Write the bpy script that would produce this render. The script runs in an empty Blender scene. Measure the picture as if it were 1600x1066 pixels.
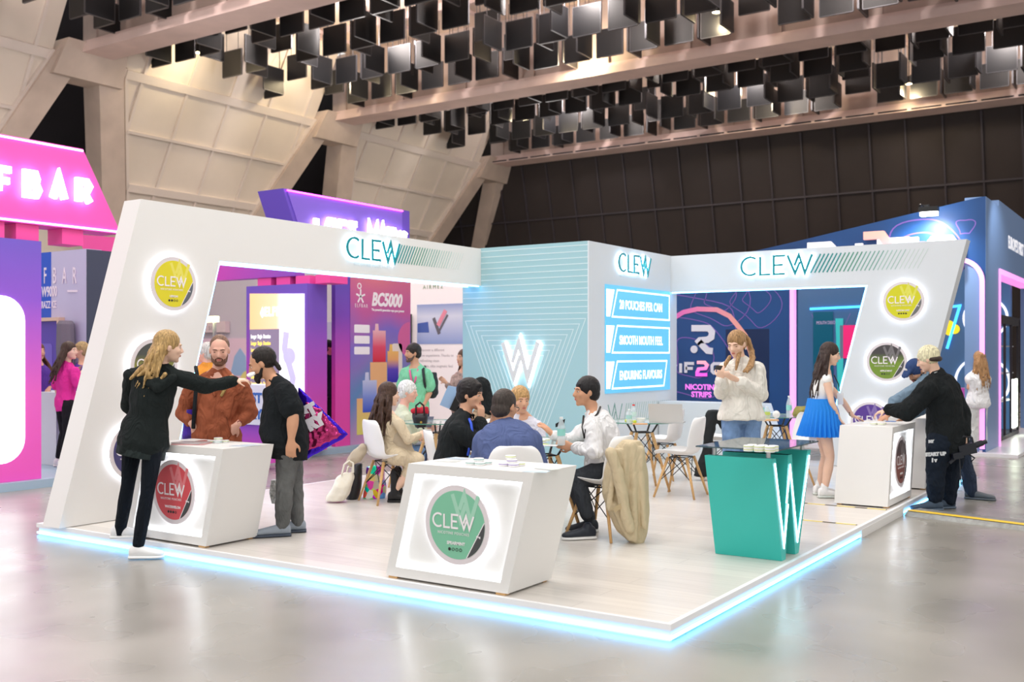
import bpy, bmesh, math, random
from mathutils import Vector, Matrix, Euler
random.seed(7)
PI = math.pi
SC = bpy.context.scene
COL = SC.collection

# ---------------------------------------------------------------- camera
EYE = 1.57                      # eye height above the hall floor
FPX = 1601.0                    # focal length for a 1600 px wide frame
HOR = 553.0                     # horizon row
TH = math.atan(1069 / 1601.0)   # the booth axes are turned 33.7 degrees to the view
CAMX, CAMY = 2.3716, -5.1031
FW = Vector((-math.sin(TH), math.cos(TH), 0))
RT = Vector((math.cos(TH), math.sin(TH), 0))
UP = Vector((0, 0, 1))
cd = bpy.data.cameras.new('camera'); cam = bpy.data.objects.new('camera', cd); COL.objects.link(cam)
cam.location = (CAMX, CAMY, EYE)
cam.rotation_euler = (PI / 2, 0, TH)
cd.sensor_width = 36.0; cd.lens = 36.0 * FPX / 1600.0
cd.shift_y = (HOR - 533.0) / 1600.0
cd.clip_end = 300
cd.dof.use_dof = True; cd.dof.focus_distance = 8.4; cd.dof.aperture_fstop = 2.4
SC.camera = cam

# ---------------------------------------------------------------- world, lights, exposure
w = bpy.data.worlds.new('world'); SC.world = w; w.use_nodes = True
bg = w.node_tree.nodes['Background']
bg.inputs[0].default_value = (1.0, 0.97, 0.94, 1); bg.inputs[1].default_value = 0.72
vs = SC.view_settings
vs.view_transform = 'Standard'; vs.look = 'None'; vs.gamma = 1; vs.use_curve_mapping = False
vs.exposure = 0.44

def area(name, loc, size, power, color=(1, .95, .9), rot=(0, 0, 0), size_y=None):
    l = bpy.data.lights.new(name, 'AREA'); l.energy = power; l.color = color
    l.shape = 'RECTANGLE'; l.size = size; l.size_y = size_y or size
    o = bpy.data.objects.new(name, l); COL.objects.link(o); o.location = loc; o.rotation_euler = rot
    return o
def spot(name, loc, target, power, color=(1, .95, .9), angle=60, rad=.15, blend=.5):
    l = bpy.data.lights.new(name, 'SPOT'); l.energy = power; l.color = color
    l.spot_size = math.radians(angle); l.spot_blend = blend; l.shadow_soft_size = rad
    o = bpy.data.objects.new(name, l); COL.objects.link(o); o.location = loc
    d = Vector(target) - Vector(loc); o.rotation_euler = d.to_track_quat('-Z', 'Y').to_euler()
    return o
def bulb(name, loc, power, color=(1, .85, .6), rad=.12):
    l = bpy.data.lights.new(name, 'POINT'); l.energy = power; l.color = color; l.shadow_soft_size = rad
    o = bpy.data.objects.new(name, l); COL.objects.link(o); o.location = loc
    return o
# added area lights over the stands, out of view and without fixtures
area('hall_fill', (-2.5, 1.0, 9.0), 2.4, 200, (1, .96, .91))
area('hall_fill', (-4.5, 6.5, 10.0), 2.4, 150, (1, .96, .91))
area('hall_fill', (1.5, 8.0, 9.5), 2.4, 120, (1, .95, .90))
area('hall_fill', (-9.5, 3.0, 9.5), 2.4, 150, (1, .95, .95))
area('hall_fill', (4.5, -4.0, 8.0), 2.4, 130, (1, .96, .91))
area('hall_fill', (-5.0, -5.0, 8.0), 2.4, 150, (1, .95, .93))
area('hall_fill', (-14.0, 5.5, 9.0), 2.4, 170, (1, .97, .95))  # added to brighten the far-left stand
area('hall_fill', (4.0, 15.0, 10.0), 2.4, 120, (1, .93, .90))

# ---------------------------------------------------------------- helpers
def J(px, py, t):
    """world point seen at pixel (px, py) at depth t metres in front of the camera"""
    return Vector((CAMX, CAMY, EYE)) + FW * t + RT * ((px - 800) / FPX * t) + UP * ((HOR - py) / FPX * t)
def G(px, py, z=.1):
    t = (EYE - z) * FPX / (py - HOR)
    return J(px, py, t)
def proj(p):
    d = Vector(p) - Vector((CAMX, CAMY, EYE)); t = d.dot(FW)
    return (800 + d.dot(RT) / t * FPX, HOR - d.z / t * FPX, t)

def onY(px, py, y):
    r = FW + RT * ((px - 800) / FPX) + UP * ((HOR - py) / FPX); t = (y - CAMY) / r.y
    return Vector((CAMX, CAMY, EYE)) + r * t
def onX(px, py, x):
    r = FW + RT * ((px - 800) / FPX) + UP * ((HOR - py) / FPX); t = (x - CAMX) / r.x
    return Vector((CAMX, CAMY, EYE)) + r * t
MATS = {}
def s2l(c):
    return tuple(((v / 255.0) / 12.92 if v <= 10 else ((v / 255.0 + .055) / 1.055) ** 2.4) for v in c)
def mat(name, rgb=None, rough=.5, metal=0, emit=0, ecol=None, spec=.5, alpha=1, trans=0, ior=1.45, bump=0, bscale=30, var=0, vscale=8, stretch=None, sheen=0, coat=0, sss=0, fold=0):
    """procedural principled material; rgb in sRGB 0-255; bump and colour variation come from noise"""
    if name in MATS: return MATS[name]
    m = bpy.data.materials.new(name); m.use_nodes = True
    nt = m.node_tree; b = nt.nodes['Principled BSDF']
    col = s2l(rgb) + (1,)
    b.inputs['Base Color'].default_value = col
    b.inputs['Roughness'].default_value = rough; b.inputs['Metallic'].default_value = metal
    b.inputs['Specular IOR Level'].default_value = spec; b.inputs['IOR'].default_value = ior
    b.inputs['Alpha'].default_value = alpha; b.inputs['Transmission Weight'].default_value = trans
    if sheen: b.inputs['Sheen Weight'].default_value = sheen
    if coat: b.inputs['Coat Weight'].default_value = coat
    if sss:
        b.inputs['Subsurface Weight'].default_value = sss; b.inputs['Subsurface Radius'].default_value = (.02, .008, .004)
    if emit:
        b.inputs['Emission Color'].default_value = (s2l(ecol) if ecol else col[:3]) + (1,)
        b.inputs['Emission Strength'].default_value = emit
    if bump or var:
        tc = nt.nodes.new('ShaderNodeTexCoord'); mp = nt.nodes.new('ShaderNodeMapping')
        nt.links.new(tc.outputs['Object'], mp.inputs[0])
        if stretch: mp.inputs['Scale'].default_value = stretch
    if var:
        n = nt.nodes.new('ShaderNodeTexNoise'); n.inputs['Scale'].default_value = vscale; n.inputs['Detail'].default_value = 4
        nt.links.new(mp.outputs[0], n.inputs['Vector'])
        r = nt.nodes.new('ShaderNodeValToRGB')
        r.color_ramp.elements[0].position = .3; r.color_ramp.elements[1].position = .7
        r.color_ramp.elements[0].color = tuple(max(0, c * (1 - var)) for c in col[:3]) + (1,)
        r.color_ramp.elements[1].color = tuple(min(1, c * (1 + var)) for c in col[:3]) + (1,)
        nt.links.new(n.outputs[0], r.inputs[0]); nt.links.new(r.outputs[0], b.inputs['Base Color'])
    if bump:
        n2 = nt.nodes.new('ShaderNodeTexNoise'); n2.inputs['Scale'].default_value = bscale; n2.inputs['Detail'].default_value = 5
        nt.links.new(mp.outputs[0], n2.inputs['Vector'])
        bp = nt.nodes.new('ShaderNodeBump'); bp.inputs['Strength'].default_value = bump; bp.inputs['Distance'].default_value = .01
        nt.links.new(n2.outputs[0], bp.inputs['Height']); nt.links.new(bp.outputs[0], b.inputs['Normal'])
    if fold:
        tc2 = nt.nodes.new('ShaderNodeTexCoord'); mp2 = nt.nodes.new('ShaderNodeMapping'); mp2.inputs['Scale'].default_value = (1.6, 1.6, .75); mp2.inputs['Rotation'].default_value = (.5, .35, .2)
        n4 = nt.nodes.new('ShaderNodeTexNoise'); n4.inputs['Scale'].default_value = 4.6; n4.inputs['Detail'].default_value = 2.5; n4.inputs['Distortion'].default_value = 1.4
        nt.links.new(tc2.outputs['Object'], mp2.inputs[0]); nt.links.new(mp2.outputs[0], n4.inputs['Vector'])
        rr = nt.nodes.new('ShaderNodeMath'); rr.operation = 'PINGPONG'; rr.inputs[1].default_value = .16; nt.links.new(n4.outputs[0], rr.inputs[0])
        b4 = nt.nodes.new('ShaderNodeBump'); b4.inputs['Strength'].default_value = fold; b4.inputs['Distance'].default_value = .12
        nt.links.new(rr.outputs[0], b4.inputs['Height'])
        if bump: nt.links.new(b4.outputs[0], bp.inputs['Normal'])
        else: nt.links.new(b4.outputs[0], b.inputs['Normal'])
    MATS[name] = m
    return m
def grad(name, stops, axis='Z', lo=0, hi=1, rough=.4, emit=0, extra=None):
    """printed colour gradient along a world axis between lo and hi (stops: list of (pos, rgb))"""
    if name in MATS: return MATS[name]
    m = bpy.data.materials.new(name); m.use_nodes = True
    nt = m.node_tree; b = nt.nodes['Principled BSDF']; b.inputs['Roughness'].default_value = rough
    tc = nt.nodes.new('ShaderNodeTexCoord'); sx = nt.nodes.new('ShaderNodeSeparateXYZ')
    nt.links.new(tc.outputs['Object'], sx.inputs[0])
    mr = nt.nodes.new('ShaderNodeMapRange'); mr.inputs[1].default_value = lo; mr.inputs[2].default_value = hi
    nt.links.new(sx.outputs[axis], mr.inputs[0])
    r = nt.nodes.new('ShaderNodeValToRGB')
    while len(r.color_ramp.elements) < len(stops): r.color_ramp.elements.new(.5)
    for e, (p, c) in zip(r.color_ramp.elements, sorted(stops)):
        e.position = p; e.color = s2l(c) + (1,)
    nt.links.new(mr.outputs[0], r.inputs[0]); nt.links.new(r.outputs[0], b.inputs['Base Color'])
    if emit:
        nt.links.new(r.outputs[0], b.inputs['Emission Color']); b.inputs['Emission Strength'].default_value = emit
    MATS[name] = m
    return m

WORLD_BUILT = {}
def thing(name, label, cat, loc=(0, 0, 0), rz=0, group=None, world=True):
    """Empty at the thing's base; world=True: its parts are modelled in place, False: modelled around it"""
    o = bpy.data.objects.new(name, None); COL.objects.link(o)
    o.empty_display_size = .1
    o.location = loc; o.rotation_euler = (0, 0, rz)
    tag(o, label, cat, group)
    WORLD_BUILT[o.name] = world
    return o
def tag(o, label=None, cat=None, group=None, kind=None):
    if label: o['label'] = label
    if cat: o['category'] = cat
    if group: o['group'] = group
    if kind: o['kind'] = kind
    return o
def link(o, parent=None, inv=None):
    COL.objects.link(o)
    if parent is not None:
        o.parent = parent
        if WORLD_BUILT.get(parent.name) is True:
            o.matrix_parent_inverse = parent.matrix_basis.inverted()
    return o
def me(name, bm, m, parent=None, smooth=False, label=None):
    """link a bmesh as ONE mesh object"""
    ms = bpy.data.meshes.new(name)
    bmesh.ops.recalc_face_normals(bm, faces=bm.faces[:])
    bm.to_mesh(ms); bm.free()
    if smooth:
        for p in ms.polygons: p.use_smooth = True
    for mm in (m if isinstance(m, (list, tuple)) else [m]): ms.materials.append(mm)
    o = bpy.data.objects.new(name, ms); link(o, parent)
    if label: o['label'] = label
    return o
def structure(o):
    o['kind'] = 'structure'; return o
def B(): return bmesh.new()
def box(bm, a, b, mi=0):
    """axis-aligned box between two corners"""
    x0, x1 = sorted((a[0], b[0])); y0, y1 = sorted((a[1], b[1])); z0, z1 = sorted((a[2], b[2]))
    v = [bm.verts.new(p) for p in [(x0, y0, z0), (x1, y0, z0), (x1, y1, z0), (x0, y1, z0), (x0, y0, z1), (x1, y0, z1), (x1, y1, z1), (x0, y1, z1)]]
    for f in [(0, 3, 2, 1), (4, 5, 6, 7), (0, 1, 5, 4), (1, 2, 6, 5), (2, 3, 7, 6), (3, 0, 4, 7)]:
        bm.faces.new([v[i] for i in f]).material_index = mi
    return v
def hexa(bm, p, mi=0):
    """box from 8 corners: 4 below then 4 above, same winding"""
    v = [bm.verts.new(q) for q in p]
    for f in [(0, 3, 2, 1), (4, 5, 6, 7), (0, 1, 5, 4), (1, 2, 6, 5), (2, 3, 7, 6), (3, 0, 4, 7)]:
        bm.faces.new([v[i] for i in f]).material_index = mi
def bevel(bm, w=.01, seg=2):
    bmesh.ops.bevel(bm, geom=bm.edges[:], offset=w, segments=seg, affect='EDGES', profile=.5)
    return bm
def prism(bm, pts, fr, d0, d1, mi=0):
    """2-D outline pts in frame fr (4x4: x right, y up, z towards the viewer) pushed from depth d0 to d1"""
    a = [bm.verts.new(fr @ Vector((p[0], p[1], d0))) for p in pts]
    b = [bm.verts.new(fr @ Vector((p[0], p[1], d1))) for p in pts]
    n = len(pts)
    bm.faces.new(b).material_index = mi; bm.faces.new(a[::-1]).material_index = mi
    for i in range(n):
        bm.faces.new((a[i], a[(i + 1) % n], b[(i + 1) % n], b[i])).material_index = mi
def ring(bm, outer, inner, fr, d0, d1):
    """closed band between two outlines with the same point count"""
    n = len(outer); V = {}
    for k, L in (('o', outer), ('i', inner)):
        for d in (0, 1):
            V[k, d] = [bm.verts.new(fr @ Vector((p[0], p[1], (d0, d1)[d]))) for p in L]
    for i in range(n):
        j = (i + 1) % n
        bm.faces.new((V['o', 1][i], V['o', 1][j], V['i', 1][j], V['i', 1][i]))
        bm.faces.new((V['o', 0][j], V['o', 0][i], V['i', 0][i], V['i', 0][j]))
        bm.faces.new((V['o', 0][i], V['o', 0][j], V['o', 1][j], V['o', 1][i]))
        bm.faces.new((V['i', 0][j], V['i', 0][i], V['i', 1][i], V['i', 1][j]))
def circ(r, n=48, cx=0, cy=0, a0=0, a1=2 * PI, end=False):
    k = n + 1 if end else n
    return [(cx + r * math.cos(a0 + (a1 - a0) * i / n), cy + r * math.sin(a0 + (a1 - a0) * i / n)) for i in range(k)]
def frame(o, x, y, z):
    m = Matrix.Identity(4)
    for i, v in enumerate((x, y, z, o)):
        for k in range(3): m[k][i] = v[k]
    return m
def fr_s(x, y, z):   # facing -Y (towards the front aisle)
    return frame((x, y, z), (1, 0, 0), (0, 0, 1), (0, -1, 0))
def fr_e(x, y, z):   # facing +X
    return frame((x, y, z), (0, 1, 0), (0, 0, 1), (1, 0, 0))
def fr_up(p, a=0):   # lying on a surface, facing up
    return Matrix.Translation(p) @ Matrix.Rotation(a, 4, 'Z')
def stroke(bm, pl, wd, fr, d0, d1, closed=False, ends=True):
    """flat ribbon of width wd along polyline pl with mitred joints, extruded d0..d1"""
    n = len(pl); L = []; R = []
    P2 = [Vector(p) for p in pl]
    for i in range(n):
        if closed: a, b = P2[i - 1], P2[(i + 1) % n]; d1_ = (P2[i] - a).normalized(); d2_ = (b - P2[i]).normalized()
        else:
            d1_ = (P2[i] - P2[i - 1]).normalized() if i > 0 else (P2[1] - P2[0]).normalized()
            d2_ = (P2[i + 1] - P2[i]).normalized() if i < n - 1 else d1_
        nn = Vector((-d1_.y, d1_.x)) + Vector((-d2_.y, d2_.x))
        if nn.length < 1e-4: nn = Vector((-d1_.y, d1_.x))
        nn.normalize(); k = nn.dot(Vector((-d1_.y, d1_.x))); k = max(k, .33)
        off = nn * (wd / 2 / k)
        L.append(P2[i] + off); R.append(P2[i] - off)
    rng = range(n if closed else n - 1)
    VV = [[bm.verts.new(fr @ Vector((p.x, p.y, d))) for p in S] for S in (L, R) for d in (d0, d1)]
    l0, l1, r0, r1 = VV
    for i in rng:
        j = (i + 1) % n
        bm.faces.new((l1[i], r1[i], r1[j], l1[j])); bm.faces.new((l0[j], r0[j], r0[i], l0[i]))
        bm.faces.new((l0[i], l1[i], l1[j], l0[j])); bm.faces.new((r0[j], r1[j], r1[i], r0[i]))
    if not closed:
        bm.faces.new((l0[0], r0[0], r1[0], l1[0])); bm.faces.new((l1[-1], r1[-1], r0[-1], l0[-1]))
def text(name, body, size, fr, m, parent, depth=.004, align='LEFT', bold=0, sx=1, shear=0, space=1, label=None):
    """lettering as a font object lying in frame fr"""
    c = bpy.data.curves.new(name, 'FONT'); c.body = body; c.size = size; c.extrude = depth; c.align_x = align
    c.offset = bold; c.shear = shear; c.space_character = space; c.resolution_u = 3
    c.materials.append(m)
    tmp = bpy.data.objects.new('tmp', c); COL.objects.link(tmp)
    dg = bpy.context.evaluated_depsgraph_get(); dg.update()
    ms = bpy.data.meshes.new_from_object(tmp.evaluated_get(dg)); ms.name = name
    bpy.data.objects.remove(tmp); bpy.data.curves.remove(c)
    ms.transform(fr @ Matrix.Diagonal((sx, 1, 1, 1)))
    o = bpy.data.objects.new(name, ms)
    link(o, parent)
    if label: o['label'] = label
    return o
def tube(bm, pts, r, n=8, closed=False, r2=None):
    """round tube along points"""
    pts = [Vector(p) for p in pts]; m = len(pts); rings = []
    prev = None
    for i, p in enumerate(pts):
        if closed: d = (pts[(i + 1) % m] - pts[i - 1])
        else: d = pts[min(i + 1, m - 1)] - pts[max(i - 1, 0)]
        d.normalize()
        if prev is None:
            a = d.orthogonal().normalized()
        else:
            a = (prev - d * prev.dot(d))
            a = a.normalized() if a.length > 1e-5 else d.orthogonal().normalized()
        prev = a; b = d.cross(a)
        rr = r if r2 is None else r + (r2 - r) * i / max(1, m - 1)
        rings.append([bm.verts.new(p + a * rr * math.cos(2 * PI * k / n) + b * rr * math.sin(2 * PI * k / n)) for k in range(n)])
    for i in range(m if closed else m - 1):
        A, Bq = rings[i], rings[(i + 1) % m]
        for k in range(n): bm.faces.new((A[k], A[(k + 1) % n], Bq[(k + 1) % n], Bq[k]))
    if not closed:
        bm.faces.new(rings[0][::-1]); bm.faces.new(rings[-1])
def lathe(bm, prof, c=(0, 0, 0), n=24, mi=0):
    """surface of revolution from (r, z) profile; closes at r=0 ends"""
    rings = []
    for r, z in prof:
        if r < 1e-5: rings.append([bm.verts.new((c[0], c[1], c[2] + z))])
        else: rings.append([bm.verts.new((c[0] + r * math.cos(2 * PI * k / n), c[1] + r * math.sin(2 * PI * k / n), c[2] + z)) for k in range(n)])
    for A, C2 in zip(rings, rings[1:]):
        if len(A) == 1 and len(C2) == 1: continue
        for k in range(n):
            if len(A) == 1: f = bm.faces.new((A[0], C2[k], C2[(k + 1) % n]))
            elif len(C2) == 1: f = bm.faces.new((A[k], A[(k + 1) % n], C2[0]))
            else: f = bm.faces.new((A[k], A[(k + 1) % n], C2[(k + 1) % n], C2[k]))
            f.material_index = mi
def copy_tree(o, parent=None):
    c = o.copy(); COL.objects.link(c)
    if parent is not None:
        c.parent = parent; c.matrix_parent_inverse = o.matrix_parent_inverse.copy()
    for ch in list(o.children): copy_tree(ch, c)
    return c
# ---------------------------------------------------------------- materials
WHITE = mat('white_laminate', (232, 231, 229), .45, bump=.02, bscale=3)
WHITE2 = mat('white_print', (216, 222, 227), .5)
CREAM = mat('cream_end_panel', (240, 232, 225), .5)
CONC = mat('concrete_beam', (186, 168, 160), .85, var=.16, vscale=.7, bump=.25, bscale=6)
CONC2 = mat('concrete_flange', (224, 200, 194), .85, var=.10, vscale=.8)
PANEL = mat('cream_roof_panel', (228, 218, 206), .8, var=.05, vscale=.5)
RAIL = mat('white_rail', (226, 216, 208), .6)
DARKW = mat('dark_cladding', (54, 48, 48), .8, var=.15, vscale=.3)
DARKR = mat('dark_rail', (62, 58, 66), .6)
VOID = mat('dark_void', (38, 36, 42), .9)
BAF = mat('black_felt_panel', (26, 27, 30), .45, spec=.5)
BAFE = mat('panel_edge_metal', (92, 92, 96), .4, metal=.6)
NEONB = mat('ice_blue_led', (150, 215, 255), emit=6, ecol=(110, 195, 255))
NEONW = mat('white_led', (255, 255, 255), emit=9, ecol=(240, 246, 255))
HALO = mat('halo_led', (255, 255, 255), emit=6, ecol=(240, 247, 255))
HALOB = mat('halo_led_blue', (220, 240, 255), emit=9, ecol=(205, 232, 255))
PINKN = mat('pink_neon', (255, 180, 230), emit=.75, ecol=(226, 130, 214))
BLK = mat('black_plastic', (22, 22, 24), .4)
STEEL = mat('brushed_steel', (190, 190, 192), .3, metal=1)
WOOD = mat('beech_leg', (216, 172, 116), .5, var=.12, vscale=30, stretch=(6, 6, 1))
GLASS = mat('clear_glass', (235, 250, 246), .02, trans=1, ior=1.3)

# ---------------------------------------------------------------- hall floor
def floor_mat():
    m = bpy.data.materials.new('polished_concrete'); m.use_nodes = True
    nt = m.node_tree; b = nt.nodes['Principled BSDF']
    tc = nt.nodes.new('ShaderNodeTexCoord')
    n = nt.nodes.new('ShaderNodeTexNoise'); n.inputs['Scale'].default_value = .9; n.inputs['Detail'].default_value = 2.5; n.inputs['Roughness'].default_value = .5
    r = nt.nodes.new('ShaderNodeValToRGB'); r.color_ramp.interpolation = 'EASE'; r.color_ramp.elements[0].position = .15; r.color_ramp.elements[1].position = .85
    r.color_ramp.elements[0].color = s2l((132, 130, 124)) + (1,); r.color_ramp.elements[1].color = s2l((166, 163, 156)) + (1,)
    nt.links.new(tc.outputs['Object'], n.inputs['Vector']); nt.links.new(n.outputs[0], r.inputs[0])
    nt.links.new(r.outputs[0], b.inputs['Base Color'])
    n2 = nt.nodes.new('ShaderNodeTexNoise'); n2.inputs['Scale'].default_value = 2.2; n2.inputs['Detail'].default_value = 1
    mr = nt.nodes.new('ShaderNodeMapRange'); mr.inputs[3].default_value = .2; mr.inputs[4].default_value = .38
    nt.links.new(tc.outputs['Object'], n2.inputs['Vector']); nt.links.new(n2.outputs[0], mr.inputs[0]); nt.links.new(mr.outputs[0], b.inputs['Roughness'])
    n3 = nt.nodes.new('ShaderNodeTexNoise'); n3.inputs['Scale'].default_value = 5; n3.inputs['Detail'].default_value = 2
    bp = nt.nodes.new('ShaderNodeBump'); bp.inputs['Strength'].default_value = .02; bp.inputs['Distance'].default_value = .02
    nt.links.new(tc.outputs['Object'], n3.inputs['Vector']); nt.links.new(n3.outputs[0], bp.inputs['Height'])
    b.inputs['Specular IOR Level'].default_value = .8
    return m
bm = B(); box(bm, (-45, -14, -.2), (22, 48, 0)); structure(me('floor', bm, floor_mat()))
JOINT = mat('floor_joint', (112, 106, 100), .5)
bm = B()
for y in (-3.0, 3.0 + 7.5): box(bm, (-20, y, .0), (20, y + .008, .0015))
box(bm, (3.6, -14, .0), (3.608, 30, .0015)); box(bm, (1.6, 3.2, .0), (1.606, 12, .0015))
structure(me('floor_joint_line', bm, JOINT))

# ---------------------------------------------------------------- hall roof and far walls
ZB = 11.0; ZC = 13.7; YB = [3.6, 14.6, 25.9, 37.2]
def wx(z): return -27.0 - (ZB - z) * .535
bm = B()
for y0, y1 in zip(YB, YB[1:]):
    box(bm, (-26.2, y0, ZC), (14, y1, ZC + .3))
structure(me('ceiling', bm, mat('warm_ceiling_panel', (226, 206, 192), .85, var=.1, vscale=.6)))
bm = B()
for y0, y1 in zip(YB, YB[1:]):            # purlins under the ceiling
    for k in range(1, 4):
        y = y0 + (y1 - y0) * k / 4; box(bm, (-26, y - .1, ZC - .25), (14, y + .1, ZC))
    for k in range(13): box(bm, (-25 + 3 * k, y0, ZC - .12), (-24.9 + 3 * k, y1, ZC))
structure(me('trim_1', bm, CONC2))
for k, y in enumerate(YB):
    bm = B()
    box(bm, (-27, y - .22, ZB + .25), (14, y + .22, ZC))
    for q in range(14): box(bm, (-26.6 + 3.0 * q, y - .3, ZB + .25), (-26.2 + 3.0 * q, y + .3, ZC))
    structure(me('ceiling_beam', bm, CONC))
    bm = B(); box(bm, (-27.4, y - .55, ZB), (14, y + .55, ZB + .26))
    box(bm, (-27.2, y - .4, ZB + .26), (14, y + .4, ZB + .4))
    structure(me('ceiling_beam_flange', bm, CONC2))
bm = B(); yy = 37.4
box(bm, (-27.2, yy - .95, ZB - .02), (14, yy - .6, ZB + .12)); structure(me('trim_2', bm, CONC2))
bm = B()
for q in range(33): box(bm, (-26.8 + 1.25 * q, yy - .97, ZB + .02), (-25.7 + 1.25 * q, yy - .94, ZB + .075))
structure(me('trim_3', bm, VOID))
# sloping cream panels on the left between the concrete props
def sl(z, y, off=0): return Vector((wx(z) + off, y, z))
def quadbar(bm, a, b, wdt, up=.12, off=.06):
    """rail lying on the sloping wall"""
    a = Vector(a); b = Vector(b); d = (b - a).normalized(); n = Vector((1, 0, -.535)).normalized(); s = d.cross(n).normalized() * wdt / 2
    hexa(bm, [a - s - n * .02, a + s - n * .02, b + s - n * .02, b - s - n * .02, a - s + n * up, a + s + n * up, b + s + n * up, b - s + n * up])
for k, yn in enumerate(YB + [48.5]):
    yp = yn - 11.1; zl = 4.6
    lo = lambda z: yp + 1.1 + .40 * max(0, ZB - z)
    hi = lambda z: yn - 1.25 - .40 * max(0, ZB - z)
    bm = B(); n = Vector((1, 0, -.535)).normalized()
    pts = [sl(ZC, lo(ZC)), sl(ZC, hi(ZC)), sl(ZB, hi(ZB)), sl(zl, hi(zl)), sl(zl, lo(zl)), sl(ZB, lo(ZB))]
    a = [bm.verts.new(p) for p in pts]; b2 = [bm.verts.new(p - n * .12) for p in pts]
    bm.faces.new(a); bm.faces.new(b2[::-1])
    for i in range(6): bm.faces.new((a[i], b2[i], b2[(i + 1) % 6], a[(i + 1) % 6]))
    structure(me('wall_left', bm, PANEL))
    bm = B()
    for z, wd in ((ZB - .15, .30), (9.18, .10), (7.45, .28), (5.7, .10)): quadbar(bm, sl(z, lo(z)), sl(z, hi(z)), wd)
    for q in range(0, 6):
        y = lo(ZB) + .75 + q * 1.85
        zt = ZC
        if y > hi(ZB): continue
        z1 = max(zl, ZB - (hi(ZB) - y) / .40); z2 = max(zl, ZB - (y - lo(ZB)) / .40)
        quadbar(bm, sl(ZC, y), sl(max(z1, z2), y), .10, .08)
    quadbar(bm, sl(ZB, hi(ZB)), sl(zl, hi(zl)), .14, .14); quadbar(bm, sl(ZB, lo(ZB)), sl(zl, lo(zl)), .12, .10)
    structure(me('trim_4', bm, RAIL))
    if k > 3: continue
    # concrete A-shaped props under each beam end
    bm = B()
    def prop(ya, yb_, zb_):
        w_ = .46; e = .5
        hexa(bm, [(wx(zb_) - e, yb_ - w_, zb_), (wx(zb_) + e * .7, yb_ - w_, zb_), (wx(zb_) + e * .7, yb_ + w_, zb_), (wx(zb_) - e, yb_ + w_, zb_),
                  (-27 - e, ya - w_, ZB + .1), (-27 + e * .7, ya - w_, ZB + .1), (-27 + e * .7, ya + w_, ZB + .1), (-27 - e, ya + w_, ZB + .1)])
    prop(yn - .72, yn - .72 - .40 * ZB, 0); prop(yn + .55, yn + .55 + .40 * ZB, 0)
    hexa(bm, [(-27.75, yn - 1.3, ZB - .75), (-26.9, yn - 1.3, ZB - .75), (-26.9, yn + 1.15, ZB - .75), (-27.75, yn + 1.15, ZB - .75), (-27.3, yn - 1.1, ZB + .3), (-26.4, yn - 1.1, ZB + .3), (-26.4, yn + 1.0, ZB + .3), (-27.3, yn + 1.0, ZB + .3)])
    structure(me('pillar', bm, mat('pale_concrete_prop', (206, 190, 178), .85, var=.12, vscale=.9, bump=.2, bscale=5)))
bm = B(); box(bm, (-31.2, -5, 2.0), (-31.1, 46, 6.1)); structure(me('wall_left_lower', bm, PANEL))
bm = B(); hexa(bm, [(-30.5, -5, 0), (-30.4, -5, 0), (-30.4, 50, 0), (-30.5, 50, 0), (-28.8, -5, 14), (-28.7, -5, 14), (-28.7, 50, 14), (-28.8, 50, 14)])
for v in bm.verts: v.co.x -= 6.0 * (14 - v.co.z) / 14 * .9
structure(me('dark_backdrop_left', bm, VOID))  # added dark backdrop; the shade of the void between props is its colour
# dark far wall leaning in at the top
def byy(z): return 38.1 + (ZB - z) / 4.3
bm = B(); hexa(bm, [(-34, byy(0), 0), (14, byy(0), 0), (14, byy(0) + .3, 0), (-34, byy(0) + .3, 0), (-34, byy(14), 14), (14, byy(14), 14), (14, byy(14) + .3, 14), (-34, byy(14) + .3, 14)])
structure(me('wall_back', bm, DARKW))
bm = B()
for q in range(34):
    x = -33 + 1.42 * q
    hexa(bm, [(x, byy(0) - .09, 0), (x + .07, byy(0) - .09, 0), (x + .07, byy(0), 0), (x, byy(0), 0), (x, byy(11) - .09, 11), (x + .07, byy(11) - .09, 11), (x + .07, byy(11), 11), (x, byy(11), 11)])
for z in (2.9, 5.6, 8.3): box(bm, (-34, byy(z) - .1, z), (14, byy(z), z + .08))
structure(me('trim_5', bm, DARKR))

# ---------------------------------------------------------------- hanging black acoustic panels
bm = B(); S_ = .47
box(bm, (-S_, -.025, -.44), (S_, .025, .44), 0)
for a_, b_ in (((-S_, -.03, .44), (S_, .03, .46)), ((-S_ - .02, -.03, -.44), (-S_, .03, .46)), ((S_, -.03, -.44), (S_ + .02, .03, .46)), ((-S_, -.03, -.46), (S_, .03, -.44))):
    box(bm, a_, b_, 1)
baf = me('acoustic_panel', bm, [BAF, BAFE])
bm = B(); tube(bm, [(-.3, 0, .46), (-.3, 0, 2.3)], .012, 5); tube(bm, [(.3, 0, .46), (.3, 0, 2.3)], .012, 5)
wires = me('hanging_wire', bm, BAFE, baf)
LX = 'black square panel hung under the hall ceiling, facing the front,'
LY = 'black square panel hung under the hall ceiling, turned edge-on,'
nb = 0
spots_ = []
for bi, y0 in enumerate(YB[:3]):
    for ri, dy_ in enumerate((2.2, 4.7, 7.2, 9.8)):
        y = y0 + dy_; z = 11.62 + (.0, .12, .0, .1)[ri]
        for q in range(32):
            x = -26.3 + 1.22 * q + (.6 if ri % 2 else 0)
            spots_.append((x, y, z + (.5 if (q + ri) % 7 == 3 else 0), 0))
            if (q + ri) % 2 == 0: spots_.append((x + .58, y - .55, z, 1))
            elif (q * 3 + ri) % 5 != 0: spots_.append((x + .58, y + .6, z + .1, 1))
keep = []
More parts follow.
